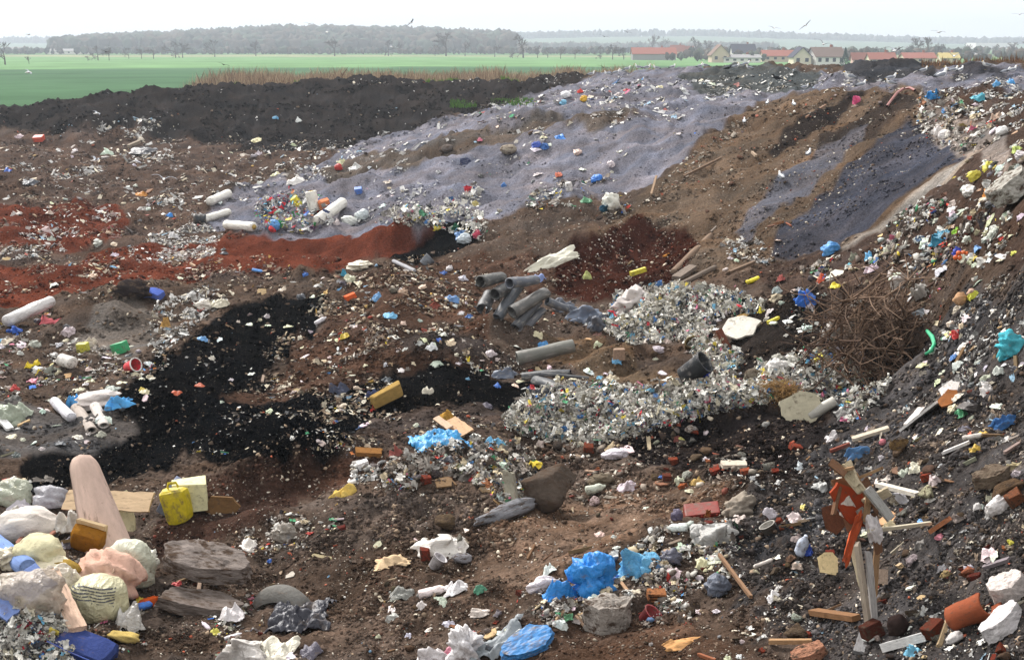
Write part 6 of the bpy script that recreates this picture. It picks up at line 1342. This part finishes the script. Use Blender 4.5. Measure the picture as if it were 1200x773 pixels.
def sample(poly, n, clump=0, f=1.0, sd=0):
    """n spots inside an outline, optionally in clumps; returns photo points, ground points, normals"""
    P = np.array(poly, float); lo, hi = P.min(0), P.max(0); ax = []; ay = []; tot = 0
    while tot < n:
        x = rng.uniform(lo[0], hi[0], n * 3); y = rng.uniform(lo[1], hi[1], n * 3); k = inpoly(x, y, poly); x, y = x[k], y[k]; ax.append(x); ay.append(y); tot += len(x)
    x = np.concatenate(ax)[:int(n * (1 + clump * 2.1))]; y = np.concatenate(ay)[:int(n * (1 + clump * 2.1))]
    ex = rng.random(len(x)) < .85; k = ~(ex & inpoly(x, y, EXCL[0])); x, y = x[k], y[k]
    gx, gy = march(GZ, x, y); ok = ~np.isnan(gx); x, y, gx, gy = x[ok], y[ok], gx[ok], gy[ok]
    if clump:
        v_ = fbm(gx * f, gy * f, 77 + sd, 3, .6); k = v_ > np.quantile(v_, 1 - 1 / (1 + clump * 2)); k |= rng.random(len(k)) < .025; x, y, gx, gy = x[k], y[k], gx[k], gy[k]
    x, y, gx, gy = x[:n], y[:n], gx[:n], gy[:n]; e = .2
    nn = np.stack([interp(GZ, gx - e, gy) - interp(GZ, gx + e, gy), interp(GZ, gx, gy - e) - interp(GZ, gx, gy + e), np.full(len(gx), 2 * e)], -1); nn /= np.linalg.norm(nn, axis=1)[:, None]
    return x, y, np.stack([gx, gy, interp(GZ, gx, gy)], -1), nn
def gcol(P):
    u = (np.arctan2(P[:, 0], P[:, 1]) + TH) / (2 * TH) * (NT - 1); v_ = (np.log(np.hypot(P[:, 0], P[:, 1])) - math.log(R0)) / (math.log(R1) - math.log(R0)) * (NR - 1)
    return COL[np.clip(v_, 0, NR-1).astype(int), np.clip(u, 0, NT-1).astype(int)]
def stuff(name, poly, n, px0, px1, palette, temps, clump=0, f=1.0, flat=.5, lift=.3, tilt=.35, powr=2.5, long=1.0, mat='litter', own=0, heap=0):
    x, y, P, nn = sample(poly, n, clump, f, len(name)); n = len(x); k = FPX / np.hypot(P[:, 0], P[:, 1])
    if name == 'loose_litter': powr *= 1.15; px1 *= .9
    s = px0 + (px1 - px0) * rng.random(n) ** powr; s = s / k
    S = np.stack([s * rng.uniform(.7, 1.2 * long, n), s * rng.uniform(.6, 1.1, n), s * flat * rng.uniform(.5, 1.3, n)], -1)
    C = pal(palette, n)
    if name != 'soil_clods': dd = (rng.random((n, 1)) ** 2) * (.35 if palette == 'shred' else .75); C = C * (1 - dd) + gcol(P) * 1.3 * dd
    if own: m_ = rng.random(n) < own; C[m_] = gcol(P[m_]) * rng.uniform(.55, 1.35, (m_.sum(), 1))
    P = P + nn * (rng.uniform(-.25, lift, n) * S[:, 2])[:, None]; P[:, 2] += heap * rng.random(n) ** 2
    if name == 'soil_clods': mat = 'plant'
    return tag(merged(name, temps, P, S, rotm(n, tilt=tilt, normals=nn), C, mat, jitter=.1), kind='stuff')
ALL = [(0,150),(400,150),(560,140),(700,200),(900,110),(1200,108),(1200,773),(0,773)]
# crumbs and clods of the soil itself
stuff('soil_clods', [(0,330),(600,300),(900,290),(1200,250),(1200,773),(0,773)], 34000, 1.2, 7, 'mud', LU, .4, 1.2, .7, .1, .5, 3.5, own=.82, mat='litter')
stuff('soil_clods', [(860,520),(1000,470),(1200,300),(1200,773),(860,773),(840,640)], 24000, 1.2, 9, 'mud', CL, .6, 1.5, .6, .0, .6, 4.5, own=.86)
stuff('soil_clods', [(600,480),(1000,440),(1000,600),(600,600)], 8000, 1.2, 8, 'mud', CL, .4, 1.5, .6, .15, .6, 3.4, own=.9)
stuff('soil_clods', [(0,760),(300,640),(560,560),(600,640),(640,773)], 10000, 1.2, 8, 'mud', CL, .6, 1.5, .6, .0, .6, 4.2, own=.88)
stuff('soil_clods', [(430,580),(520,560),(600,590),(600,640),(430,640)], 3200, 1.5, 9, 'mud', CL, .4, 1.5, .75, .1, .6, 2.5, own=.85)
stuff('soil_clods', [(180,560),(560,560),(560,400),(300,340),(100,480)], 5000, 1.2, 7, 'mud', LU, .4, 1.5, .75, .1, .6, 3.5, own=.95)
stuff('soil_clods', [(0,122),(180,98),(690,88),(560,135),(400,180),(0,156)], 5000, 1.0, 4.5, 'mud', LU, .5, .3, .8, .1, .6, 3, own=.97)
stuff('soil_clods', [(690,262),(760,228),(900,118),(1080,106),(1140,183),(900,300),(740,345)], 6000, 1.0, 5, 'mud', LU, .5, .6, .7, .1, .6, 3.2, own=.9)
stuff('soil_clods', [(228,264),(300,215),(700,90),(1200,88),(1200,112),(900,116),(770,215),(560,266),(300,276)], 3500, .9, 3.6, 'mud', LU, .5, .4, .6, .1, .6, 3, own=.97)
stuff('soil_clods', [(0,160),(400,160),(330,310),(600,300),(0,350)], 6000, 1.0, 4.5, 'mud', LU, .5, .4, .6, .1, .6, 3, own=.85)
stuff('gravel', [(0,560),(560,560),(600,600),(860,560),(1200,480),(1200,773),(0,773)], 9000, 1.0, 4.5, 'stone', LU, .25, 1.8, .7, .2, .5, 3)
stuff('gravel', [(700,262),(760,228),(900,118),(1080,106),(1100,180),(900,300),(740,345),(560,320),(560,270)], 2600, 1.0, 3.6, 'stone', LU, .6, .7, .6, .2, .5, 2.5)
stuff('gravel', [(600,250),(760,230),(830,290),(700,440),(560,440),(520,300)], 1500, 1.0, 4, 'stone', LU, .4, .9, .6, .2, .5, 2.5)
# litter, patch by patch
L = 'loose_litter'; B = SH + ST
stuff(L, [(0,160),(400,165),(385,190),(240,228),(228,262),(300,330),(0,345)], 7500, 1.1, 6.5, 'tan', B + LU, 1.5, .35, .25, .3, .2, 3.6, 1.8, own=.45)
stuff(L, [(0,160),(200,160),(400,190),(240,262),(0,260)], 1300, 1.3, 7, 'white', SH, 2.4, .45, .3, .5, .3, 2.8, 1.8)
stuff(L, [(150,285),(235,258),(260,275),(250,300),(180,312),(150,305)], 2200, 1.3, 6, 'white', B, .3, .6, .35, .5, .3, 2.2)
stuff(L, [(0,300),(240,300),(240,330),(0,350)], 700, 1.3, 6, 'tan', B, 1.6, .6, .35, .5, .3, 2.2)
stuff(L, [(330,165),(430,165),(420,205),(250,228),(240,215),(330,200)], 700, 1.6, 8, 'white', B, .9, .5, .35, .4, .3, 3)
stuff(L, [(400,165),(560,130),(700,92),(900,88),(860,130),(700,165),(520,200),(400,205)], 1900, 1.4, 8, 'white', B, 1.6, .22, .35, .6, .3, 2.6)
stuff(L, [(560,126),(760,90),(760,118),(560,146)], 800, 1.5, 8, 'mix', B, .9, .3, .4, .6, .3, 2.2)
stuff(L, [(640,116),(900,86),(890,112),(780,120),(700,130)], 900, 1.5, 8, 'white', B, 1.0, .3, .4, .6, .3, 2.2)
stuff(L, [(320,235),(560,180),(760,150),(830,140),(760,216),(620,235),(480,260),(330,272)], 700, 1.4, 6, 'mix', B, 2.2, .3, .4, .6, .3, 2.2)
stuff(L, [(300,238),(340,225),(385,240),(395,262),(360,276),(312,272),(298,255)], 900, 1.8, 9, 'bright', SH6 + ST, 0, 1, .6, .8, .6, 1.6, heap=.35)
stuff(L, [(395,262),(440,225),(540,205),(560,215),(470,245),(440,268)], 260, 2, 8, 'white', B, .4, .6, .4, .6, .4, 2)
stuff(L, [(432,264),(470,250),(520,245),(545,222),(560,222),(566,262),(585,270),(560,282),(500,266)], 900, 2, 10, 'shred', SH6 + ST, .2, .6, .7, .9, .7, 2, heap=.35)
stuff(L, [(600,225),(660,215),(700,205),(740,215),(740,255),(700,262),(660,240),(620,250)], 480, 2, 9, 'mix', B, .6, .6, .6, .8, .5, 2)
stuff(L, [(755,236),(800,190),(850,150),(900,116),(905,122),(860,160),(810,205),(770,240)], 260, 1.6, 6, 'stone', LU + SH, 0, 1, .6, .6, .4, 2)
stuff(L, [(100,300),(480,300),(560,290),(580,330),(380,345),(300,340),(90,352)], 1500, 1.5, 8, 'tan', B, .7, .6, .4, .5, .4, 2.4)
stuff(L, [(840,284),(885,278),(915,300),(900,312),(850,298)], 170, 2, 8, 'white', SH6, .1, 1, .5, .6, .5, 1.6)
stuff(L, [(900,80),(1200,84),(1200,118),(1080,108),(900,108)], 1100, 1.4, 6, 'white', B, 1.2, .3, .4, .5, .3, 2.4)
stuff(L, [(1150,92),(1200,92),(1200,180),(1130,130)], 700, 1.5, 8, 'white', B, .7, .6, .4, .5, .3, 2)
stuff(L, [(1075,112),(1110,112),(1170,150),(1170,178),(1120,178),(1075,160)], 900, 2, 10, 'mix', SH6 + ST, .6, 1, .6, .8, .5, 2.2, heap=.1)
stuff(L, [(1140,185),(1200,170),(1200,300),(1140,300),(1000,345),(960,340),(930,320),(1000,295),(1060,250)], 4600, 1.4, 9, 'mix', SH6 + ST + LU, 1.3, 1, .6, .8, .5, 2.4, 1.5, heap=.08)
stuff(L, [(1180,280),(1200,290),(1100,420),(1000,470),(900,470),(930,340),(1000,330)], 1900, 1.4, 8, 'mix', B, 1.2, 1, .5, .6, .5, 2.2)
stuff('shredded_plastic', [(705,388),(722,350),(790,337),(860,345),(900,365),(840,375),(830,400),(870,420),(860,450),(820,430),(800,400),(740,405)], 8000, 1.2, 7, 'shred', SH6 + ST, 0, 1, .7, .9, .9, 1.8, 1.4, heap=.2)
stuff('shredded_plastic', [(588,500),(612,472),(640,456),(690,456),(760,460),(830,452),(880,450),(975,440),(990,465),(900,474),(852,482),(790,498),(745,512),(690,524),(650,520),(615,512)], 15000, 1.2, 8, 'shred', SH6 + ST, 0, 1, .7, .9, .9, 2.3, 1.4, heap=.2)
stuff('shredded_plastic', [(880,425),(960,410),(1050,440),(1030,470),(1000,500),(930,480),(880,460)], 2400, 1.4, 8, 'shred', SH6 + ST, .3, 1, .7, .9, .7, 2, 1.4, heap=.12)
stuff('shredded_plastic', [(-30,712),(50,706),(76,740),(90,790),(-30,800)], 5000, 1.8, 10, 'shred', SH6 + ST, 0, 1, .8, 1.4, .9, 1.6, 1.3, heap=.16)
stuff(L, [(440,575),(455,548),(500,530),(560,520),(610,525),(630,555),(612,605),(585,590),(545,560),(500,562),(470,580)], 2000, 2.5, 14, 'mix', SH6 + ST, 0, 1, .8, 1.0, .7, 2, heap=.12)
stuff(L, [(410,545),(460,540),(470,560),(410,570)], 160, 2.5, 10, 'white', SH6 + CH, .2, 1, .6, .8, .6, 1.8)
stuff(L, [(0,380),(60,360),(70,400),(170,400),(200,430),(120,470),(0,470)], 1900, 1.4, 8, 'mix', B, .8, .9, .45, .6, .4, 2.3)
stuff(L, [(180,360),(240,335),(275,345),(250,365),(215,395),(185,420),(170,400)], 700, 2, 10, 'white', SH6 + ST, .2, 1, .6, .7, .5, 2)
stuff(L, [(400,315),(480,310),(560,320),(570,400),(620,430),(560,420),(470,400),(340,440),(300,420),(360,370)], 4200, 1.3, 8, 'tan', B + LU, .8, .8, .5, .6, .4, 2.4)
stuff(L, [(380,380),(560,390),(640,440),(560,440),(470,400),(380,440)], 700, 2, 9, 'mix', B, .8, .8, .5, .6, .4, 2.2)
stuff(L, [(290,440),(400,430),(480,455),(440,480),(380,500),(300,480),(250,470)], 1100, 2, 10, 'tan', B, .5, .9, .5, .6, .4, 2.2)
stuff(L, [(200,480),(440,465),(600,475),(560,530),(300,540),(200,530)], 650, 1.3, 7, 'mix', B, 1.6, .9, .45, .6, .4, 2.2)
stuff(L, [(40,420),(400,350),(600,470),(100,560)], 260, 1.6, 5, 'white', B, .3, .9, .4, .6, .4, 2.4)
stuff(L, [(380,485),(540,480),(620,500),(560,515),(480,520),(380,530)], 500, 2, 9, 'tan', B, .5, .9, .5, .6, .4, 2)
stuff(L, [(560,520),(760,510),(900,540),(860,580),(700,600),(600,590)], 1100, 2, 10, 'stone', B + LU + CH, .5, 1.2, .5, .6, .4, 2.4)
stuff(L, [(860,560),(1000,500),(1200,420),(1200,773),(860,773)], 1500, 1.5, 10, 'white', SH6 + ST, 1.2, 1.3, .5, .6, .5, 3, 1.3)
stuff(L, [(1000,500),(1200,420),(1200,700),(1060,700)], 700, 2, 9, 'mud', SH6 + ST, .6, 1.3, .5, .6, .5, 2, 1.6)
stuff(L, [(1060,440),(1110,380),(1200,300),(1200,440),(1120,470),(1030,500)], 2000, 1.4, 8, 'white', SH6 + ST, 1.3, 1.1, .5, .6, .5, 2.4, 1.6)
stuff(L, [(655,680),(740,640),(790,610),(860,610),(860,680),(800,700),(830,730),(740,740),(640,735),(600,700)], 2300, 2, 13, 'mix', SH6 + ST + LU, .4, 1.4, .6, .8, .6, 2.6, heap=.04)
stuff(L, [(275,625),(330,600),(400,600),(385,640),(300,650)], 300, 2.5, 11, 'mix', SH6 + LU, .3, 1.4, .5, .6, .5, 2)
stuff(L, [(240,710),(320,690),(330,730),(260,760)], 260, 2.5, 12, 'mix', SH6 + ST, .3, 1.4, .5, .6, .5, 2)
stuff(L, [(60,640),(180,700),(170,760),(70,773),(0,700),(0,560),(60,560)], 700, 3, 13, 'mix', SH6 + ST, .3, 1.6, .5, .6, .5, 2)
stuff(L, [(200,620),(560,560),(640,600),(860,580),(900,773),(200,773)], 1300, 1.5, 7, 'tan', B + LU, .9, 1.6, .5, .6, .5, 2.8)
stuff(L, [(0,125),(180,102),(690,90),(560,135),(400,180),(0,156)], 180, 1.2, 3, 'white', SH, .6, .3, .4, .5, .4, 2)
stuff(L, [(120,140),(190,138),(190,162),(110,162)], 150, 1.6, 7, 'white', SH, .6, .4, .4, .5, .4, 2)
stuff(L, [(400,93),(700,84),(760,86),(700,98),(560,98),(400,100)], 130, 1.4, 4, 'white', SH, .3, .4, .6, .5, .4, 2)

# ------------------------------------------------------------------ single pieces of rubbish big enough to pick out
def hull_stone(s): return lump(400 + s, 'stone', .2, 2, 1)
KIND = { # name: (meshes, depth factor, height factor, noun, category, adjectives, palette)
 'plastic_bag': ([film(500 + i) for i in range(10)], .9, .5, 'plastic bag', 'bag', ['crumpled','creased','torn','bunched','wrinkled'], 'film'),
 'tied_bag': ([sack(520 + i, 'film', .3, 1) for i in range(5)], .8, .55, 'tied bag', 'bag', ['bulging','sagging','rounded'], 'sackc'),
 'paper_scrap': ([film(540 + i, 'film', 12, .3) for i in range(6)], .8, .22, 'paper scrap', 'paper', ['flattened','torn','dog-eared','curled'], 'paper'),
 'cloth_rag': ([film(560 + i, 'cloth', 16, .8) for i in range(6)], .9, .45, 'cloth rag', 'rag', ['twisted','limp','muddy','rumpled'], 'cloth'),
 'cardboard_piece': ([shard(580 + i, 'board', 5 + i % 4) for i in range(6)], .9, .12, 'cardboard piece', 'cardboard', ['ragged','bent','broken','angular'], 'board'),
 'wood_piece': ([plank(600 + i, 'timber', .12) for i in range(6)], .16, .12, 'wood splinter', 'wood', ['thin','short','splintered','weathered'], 'wood'),
 'stone': ([hull_stone(i) for i in range(8)], .85, .6, 'stone', 'stone', ['angular','rounded','rough','chunky'], 'stone'),
 'brick_piece': ([block(640 + i, 'stone', .1, .09) for i in range(5)], .7, .5, 'brick fragment', 'brick', ['chipped','broken','crumbling'], 'brick'),
 'plastic_bottle': ([bottle(660 + i) for i in range(4)], .38, .34, 'plastic bottle', 'bottle', ['dented','squashed','scuffed'], 'bottle')}
CN = {'film': [('white',(224,222,218),5),('grey-white',(190,188,184),5),('cream',(206,196,172),3),('light blue',(110,170,210),.6),('blue',(60,110,190),.5),('yellow',(216,196,80),.4),('dark grey',(90,90,96),1.5),('red',(196,60,60),.2),('green',(80,150,110),.2),('pink',(214,130,150),.25)],
 'sackc': [('white',(220,218,214),4),('grey-white',(190,188,184),4),('cream',(206,196,172),2),('dark grey',(80,80,86),1.5)],
 'paper': [('white',(226,224,218),5),('cream',(210,198,170),4),('grey',(160,158,154),3),('yellowish',(206,184,110),.6)],
 'cloth': [('grey',(130,126,120),4),('beige',(176,160,140),4),('brown',(104,84,70),3),('faded blue',(92,110,140),1),('dusty red',(140,80,76),.5),('whitish',(200,194,186),3)],
 'board': [('tan',(176,148,114),4),('brown',(124,96,72),3),('pale grey',(186,180,170),3),('white',(220,214,206),3)],
 'wood': [('pale',(178,154,126),4),('brown',(116,90,68),4),('grey',(140,130,120),3),('reddish',(140,90,68),1)],
 'stone': [('grey',(134,128,122),4),('brown',(104,86,72),5),('pale',(176,168,156),2),('dark',(66,58,54),4)],
 'brick': [('red',(142,66,50),4),('dark red',(108,54,46),3),('orange',(176,98,66),2)],
 'bottle': [('white',(220,218,214),5),('milky',(196,200,196),4),('blue',(70,130,200),.6),('green',(90,160,120),.6),('yellow',(220,200,70),.4),('red',(200,60,60),.3)]}
used = {o.get('label') for o in THINGS}
LP_ = []
for nm, p in LAND:
    d = p - Vector((0, 0, CZ)); yy = d.y * cp - d.z * sp_; zz = d.y * sp_ + d.z * cp   # depth and height in the camera's frame
    LP_.append((nm, CX + FPX * d.x / yy, CY - FPX * zz / yy))
def rel(dx, dy):
    dy = dy * 1.3; a = math.degrees(math.atan2(dy, dx)) % 360; k = int((a + 22.5) // 45) % 8
    w_ = ['right of','below and right of','below','below and left of','left of','above and left of','above','above and right of'][k]
    d = math.hypot(dx, dy); return ('just ' if d < 28 else '' if d < 75 else 'well ') + w_
def label_for(adj, col, noun, size, x, y):
    nb = sorted(LP_, key=lambda q: math.hypot(q[1] - x, (q[2] - y) * 1.3))[:5]
    for sz in (size, None):
        base = ' '.join(([sz] if sz else []) + [col, adj, noun])
        for q in nb[:3]:
            l = f"{base} {rel(x - q[1], y - q[2])} the {q[0]}"
            if l not in used and len(l.split()) <= 16: return l
    for q in nb:
        for q2 in nb:
            if q is q2: continue
            l = f"{base} {rel(x - q[1], y - q[2])} the {q[0]}, {rel(x - q2[1], y - q2[2])} the {q2[0]}"
            if l not in used and len(l.split()) <= 16: return l
    return None
def finds(poly, n, px0, px1, kinds, clump=.3, f=1.0):
    x, y, P, nn = sample(poly, n, clump, f, 5); ks = list(kinds); wt = np.array([kinds[k] for k in ks], float); wt /= wt.sum()
    for i in range(len(x)):
        kd = ks[rng.choice(len(ks), p=wt)]; ms, df, hf, noun, cat, adjs, pl_ = KIND[kd]
        cs = CN[pl_]; w2 = np.array([c[2] for c in cs], float); cn, cc, _ = cs[rng.choice(len(cs), p=w2 / w2.sum())]
        s = px0 + (px1 - px0) * rng.random() ** 1.8; p = Vector(P[i]); k = ppm(p); mi = rng.integers(len(ms)); me = ms[mi]
        s = max(s, .05 * k); sz = 'small' if s / k < .22 else 'large' if s / k > .55 else 'middling'
        if kd in ('wood_piece',): s *= 1.7
        if kd in ('stone', 'brick_piece'): s *= .75
        adj = adjs[mi % len(adjs)]; lab = label_for(adj, cn, noun, sz, x[i], y[i])
        if not lab: continue
        used.add(lab); S = Vector((s, s * df * rng.uniform(.8, 1.2), s * hf * rng.uniform(.7, 1.2))) / k
        if kd == 'plastic_bag' and s < 12.5: lab = lab.replace('plastic bag', 'film scrap'); kd, cat = 'film_scrap', 'film'
        if lab in used and kd == 'film_scrap': continue
        used.add(lab)
        o = link(kd, me, None, [c * rng.uniform(.85, 1.1) for c in srgb(*cc)])
        nv = Vector(nn[i]).lerp(Vector((0, 0, 1)), .3); M = Vector((0, 0, 1)).rotation_difference(nv).to_matrix() @ Mrot(rng.uniform(0, 6.28), rng.normal(0, .25), 0, rng.normal(0, .2))
        o.matrix_world = Matrix.Translation(p - Vector((0, 0, S.z * .15))) @ M.to_4x4() @ Matrix.Diagonal((*S, 1))
        tag(o, lab, cat, cat + ' pieces strewn over the tip')
SOFT = {'plastic_bag': 4, 'paper_scrap': 3, 'cloth_rag': 1.5, 'cardboard_piece': 1.5, 'tied_bag': 1, 'plastic_bottle': .8, 'wood_piece': .8}
HARD = {'stone': 5, 'brick_piece': 2, 'wood_piece': 2, 'paper_scrap': 1, 'plastic_bag': 1.2, 'cloth_rag': .8, 'cardboard_piece': 1}
finds([(860,560),(1000,480),(1200,380),(1200,773),(860,773)], 130, 9, 24, {**HARD, 'stone': 7, 'cloth_rag': 2, 'plastic_bag': 2.5})
finds([(200,620),(560,580),(640,600),(860,580),(870,773),(180,773)], 80, 8, 20, HARD)
finds([(640,640),(790,610),(860,610),(860,720),(640,735)], 50, 9, 22, SOFT)
finds([(620,510),(900,500),(900,590),(640,600)], 60, 9, 22, HARD)
finds([(440,575),(500,530),(610,525),(630,555),(612,605),(500,562)], 45, 10, 22, SOFT)
finds([(240,440),(440,410),(620,430),(560,530),(280,530)], 40, 6, 16, SOFT)
finds([(0,380),(170,390),(210,430),(120,520),(0,540)], 55, 8, 20, SOFT)
finds([(180,345),(560,310),(600,420),(340,440),(190,420)], 70, 7, 17, {**SOFT, 'stone': 2})
finds([(600,380),(860,340),(900,400),(1000,470),(600,500)], 75, 7, 18, SOFT)
finds([(840,300),(1000,330),(1180,290),(1110,420),(1000,470),(900,440)], 80, 8, 20, SOFT)
finds([(1075,112),(1200,120),(1200,300),(1000,340),(940,325),(1140,185)], 110, 7, 18, SOFT)
finds([(690,262),(760,228),(900,118),(1080,106),(900,300),(740,345)], 45, 5, 13, {'stone': 5, 'wood_piece': 3, 'paper_scrap': 1})
finds([(228,264),(300,215),(700,92),(900,92),(770,215),(560,266)], 75, 6, 14, {'plastic_bag': 4, 'paper_scrap': 3, 'tied_bag': 1, 'stone': .5}, 1.0, .3)
finds([(0,160),(400,165),(230,260),(330,330),(0,345)], 75, 6, 15, SOFT, .8, .4)
finds([(1040,480),(1110,390),(1200,320),(1200,440)], 40, 8, 18, SOFT)

finds([(0,575),(60,575),(170,640),(160,740),(60,760),(0,720)], 26, 18, 46, {'plastic_bag': 5, 'cloth_rag': 2, 'cardboard_piece': 2, 'wood_piece': 1, 'paper_scrap': 1}, 0)
finds([(240,715),(330,700),(370,773),(240,773)], 12, 16, 36, SOFT, 0)
finds([(460,680),(640,690),(620,760),(440,773)], 14, 12, 28, {'plastic_bag': 4, 'paper_scrap': 2}, 0)
finds([(645,690),(700,640),(800,610),(850,640),(840,700),(700,740)], 26, 14, 32, SOFT, 0)
finds([(480,540),(560,520),(620,540),(600,600),(540,580)], 20, 12, 28, SOFT, 0)
finds([(1000,560),(1100,560),(1120,760),(980,760)], 18, 12, 30, {'wood_piece': 4, 'cardboard_piece': 3, 'brick_piece': 2, 'cloth_rag': 2, 'stone': 2}, 0)

FILMY = {'plastic_bag': 5, 'paper_scrap': 2, 'cloth_rag': 2, 'tied_bag': .6}
finds([(1145,190),(1200,180),(1200,300),(1060,300),(1000,335),(950,325),(1060,255)], 60, 9, 20, FILMY, .3)
finds([(720,350),(790,340),(880,360),(860,440),(820,430),(740,400)], 30, 9, 18, FILMY, 0)
finds([(600,500),(640,462),(760,465),(960,450),(900,472),(760,498),(650,515)], 45, 9, 20, FILMY, 0)
finds([(0,380),(60,365),(170,400),(190,430),(100,470),(0,470)], 25, 9, 20, FILMY, .3)
finds([(320,320),(560,315),(560,400),(360,430)], 40, 7, 17, FILMY, .4)
finds([(870,570),(1000,500),(1190,420),(1190,700),(1060,700),(900,720)], 45, 9, 22, {**FILMY, 'wood_piece': 2}, .4)

# the tip goes on past both sides of the picture
stuff('soil_clods', [(-420,160),(0,160),(0,800),(-420,800)], 9000, 1.2, 7, 'mud', LU, .4, 1, .7, .1, .5, 3.5, own=.88)
stuff('soil_clods', [(1200,200),(1420,200),(1420,800),(1200,800)], 7000, 1.4, 9, 'mud', CL, .4, 1, .7, .1, .5, 3.5, own=.88)
stuff(L, [(-420,160),(0,160),(0,520),(-420,520)], 2600, 1.4, 8, 'tan', B, 1.2, .4, .35, .4, .3, 2.6)
stuff(L, [(-300,500),(0,500),(0,790),(-300,790)], 900, 2, 12, 'mix', SH6 + ST, .8, 1, .5, .6, .5, 2.4)
stuff(L, [(1200,110),(1420,110),(1420,700),(1200,700)], 2200, 1.8, 10, 'mix', SH6 + ST, .8, 1, .5, .6, .5, 2.4)

for q in ([(20,268),(95,258),(110,270),(60,282),(20,280)], [(140,180),(200,176),(205,186),(150,192)], [(170,232),(215,226),(218,238),(172,240)], [(0,292),(70,284),(80,296),(0,306)], [(60,200),(120,194),(124,204),(64,212)]):
    stuff(L, q, 260, 1.3, 7, 'white', SH + ST, .2, .8, .35, .5, .3, 2.6)
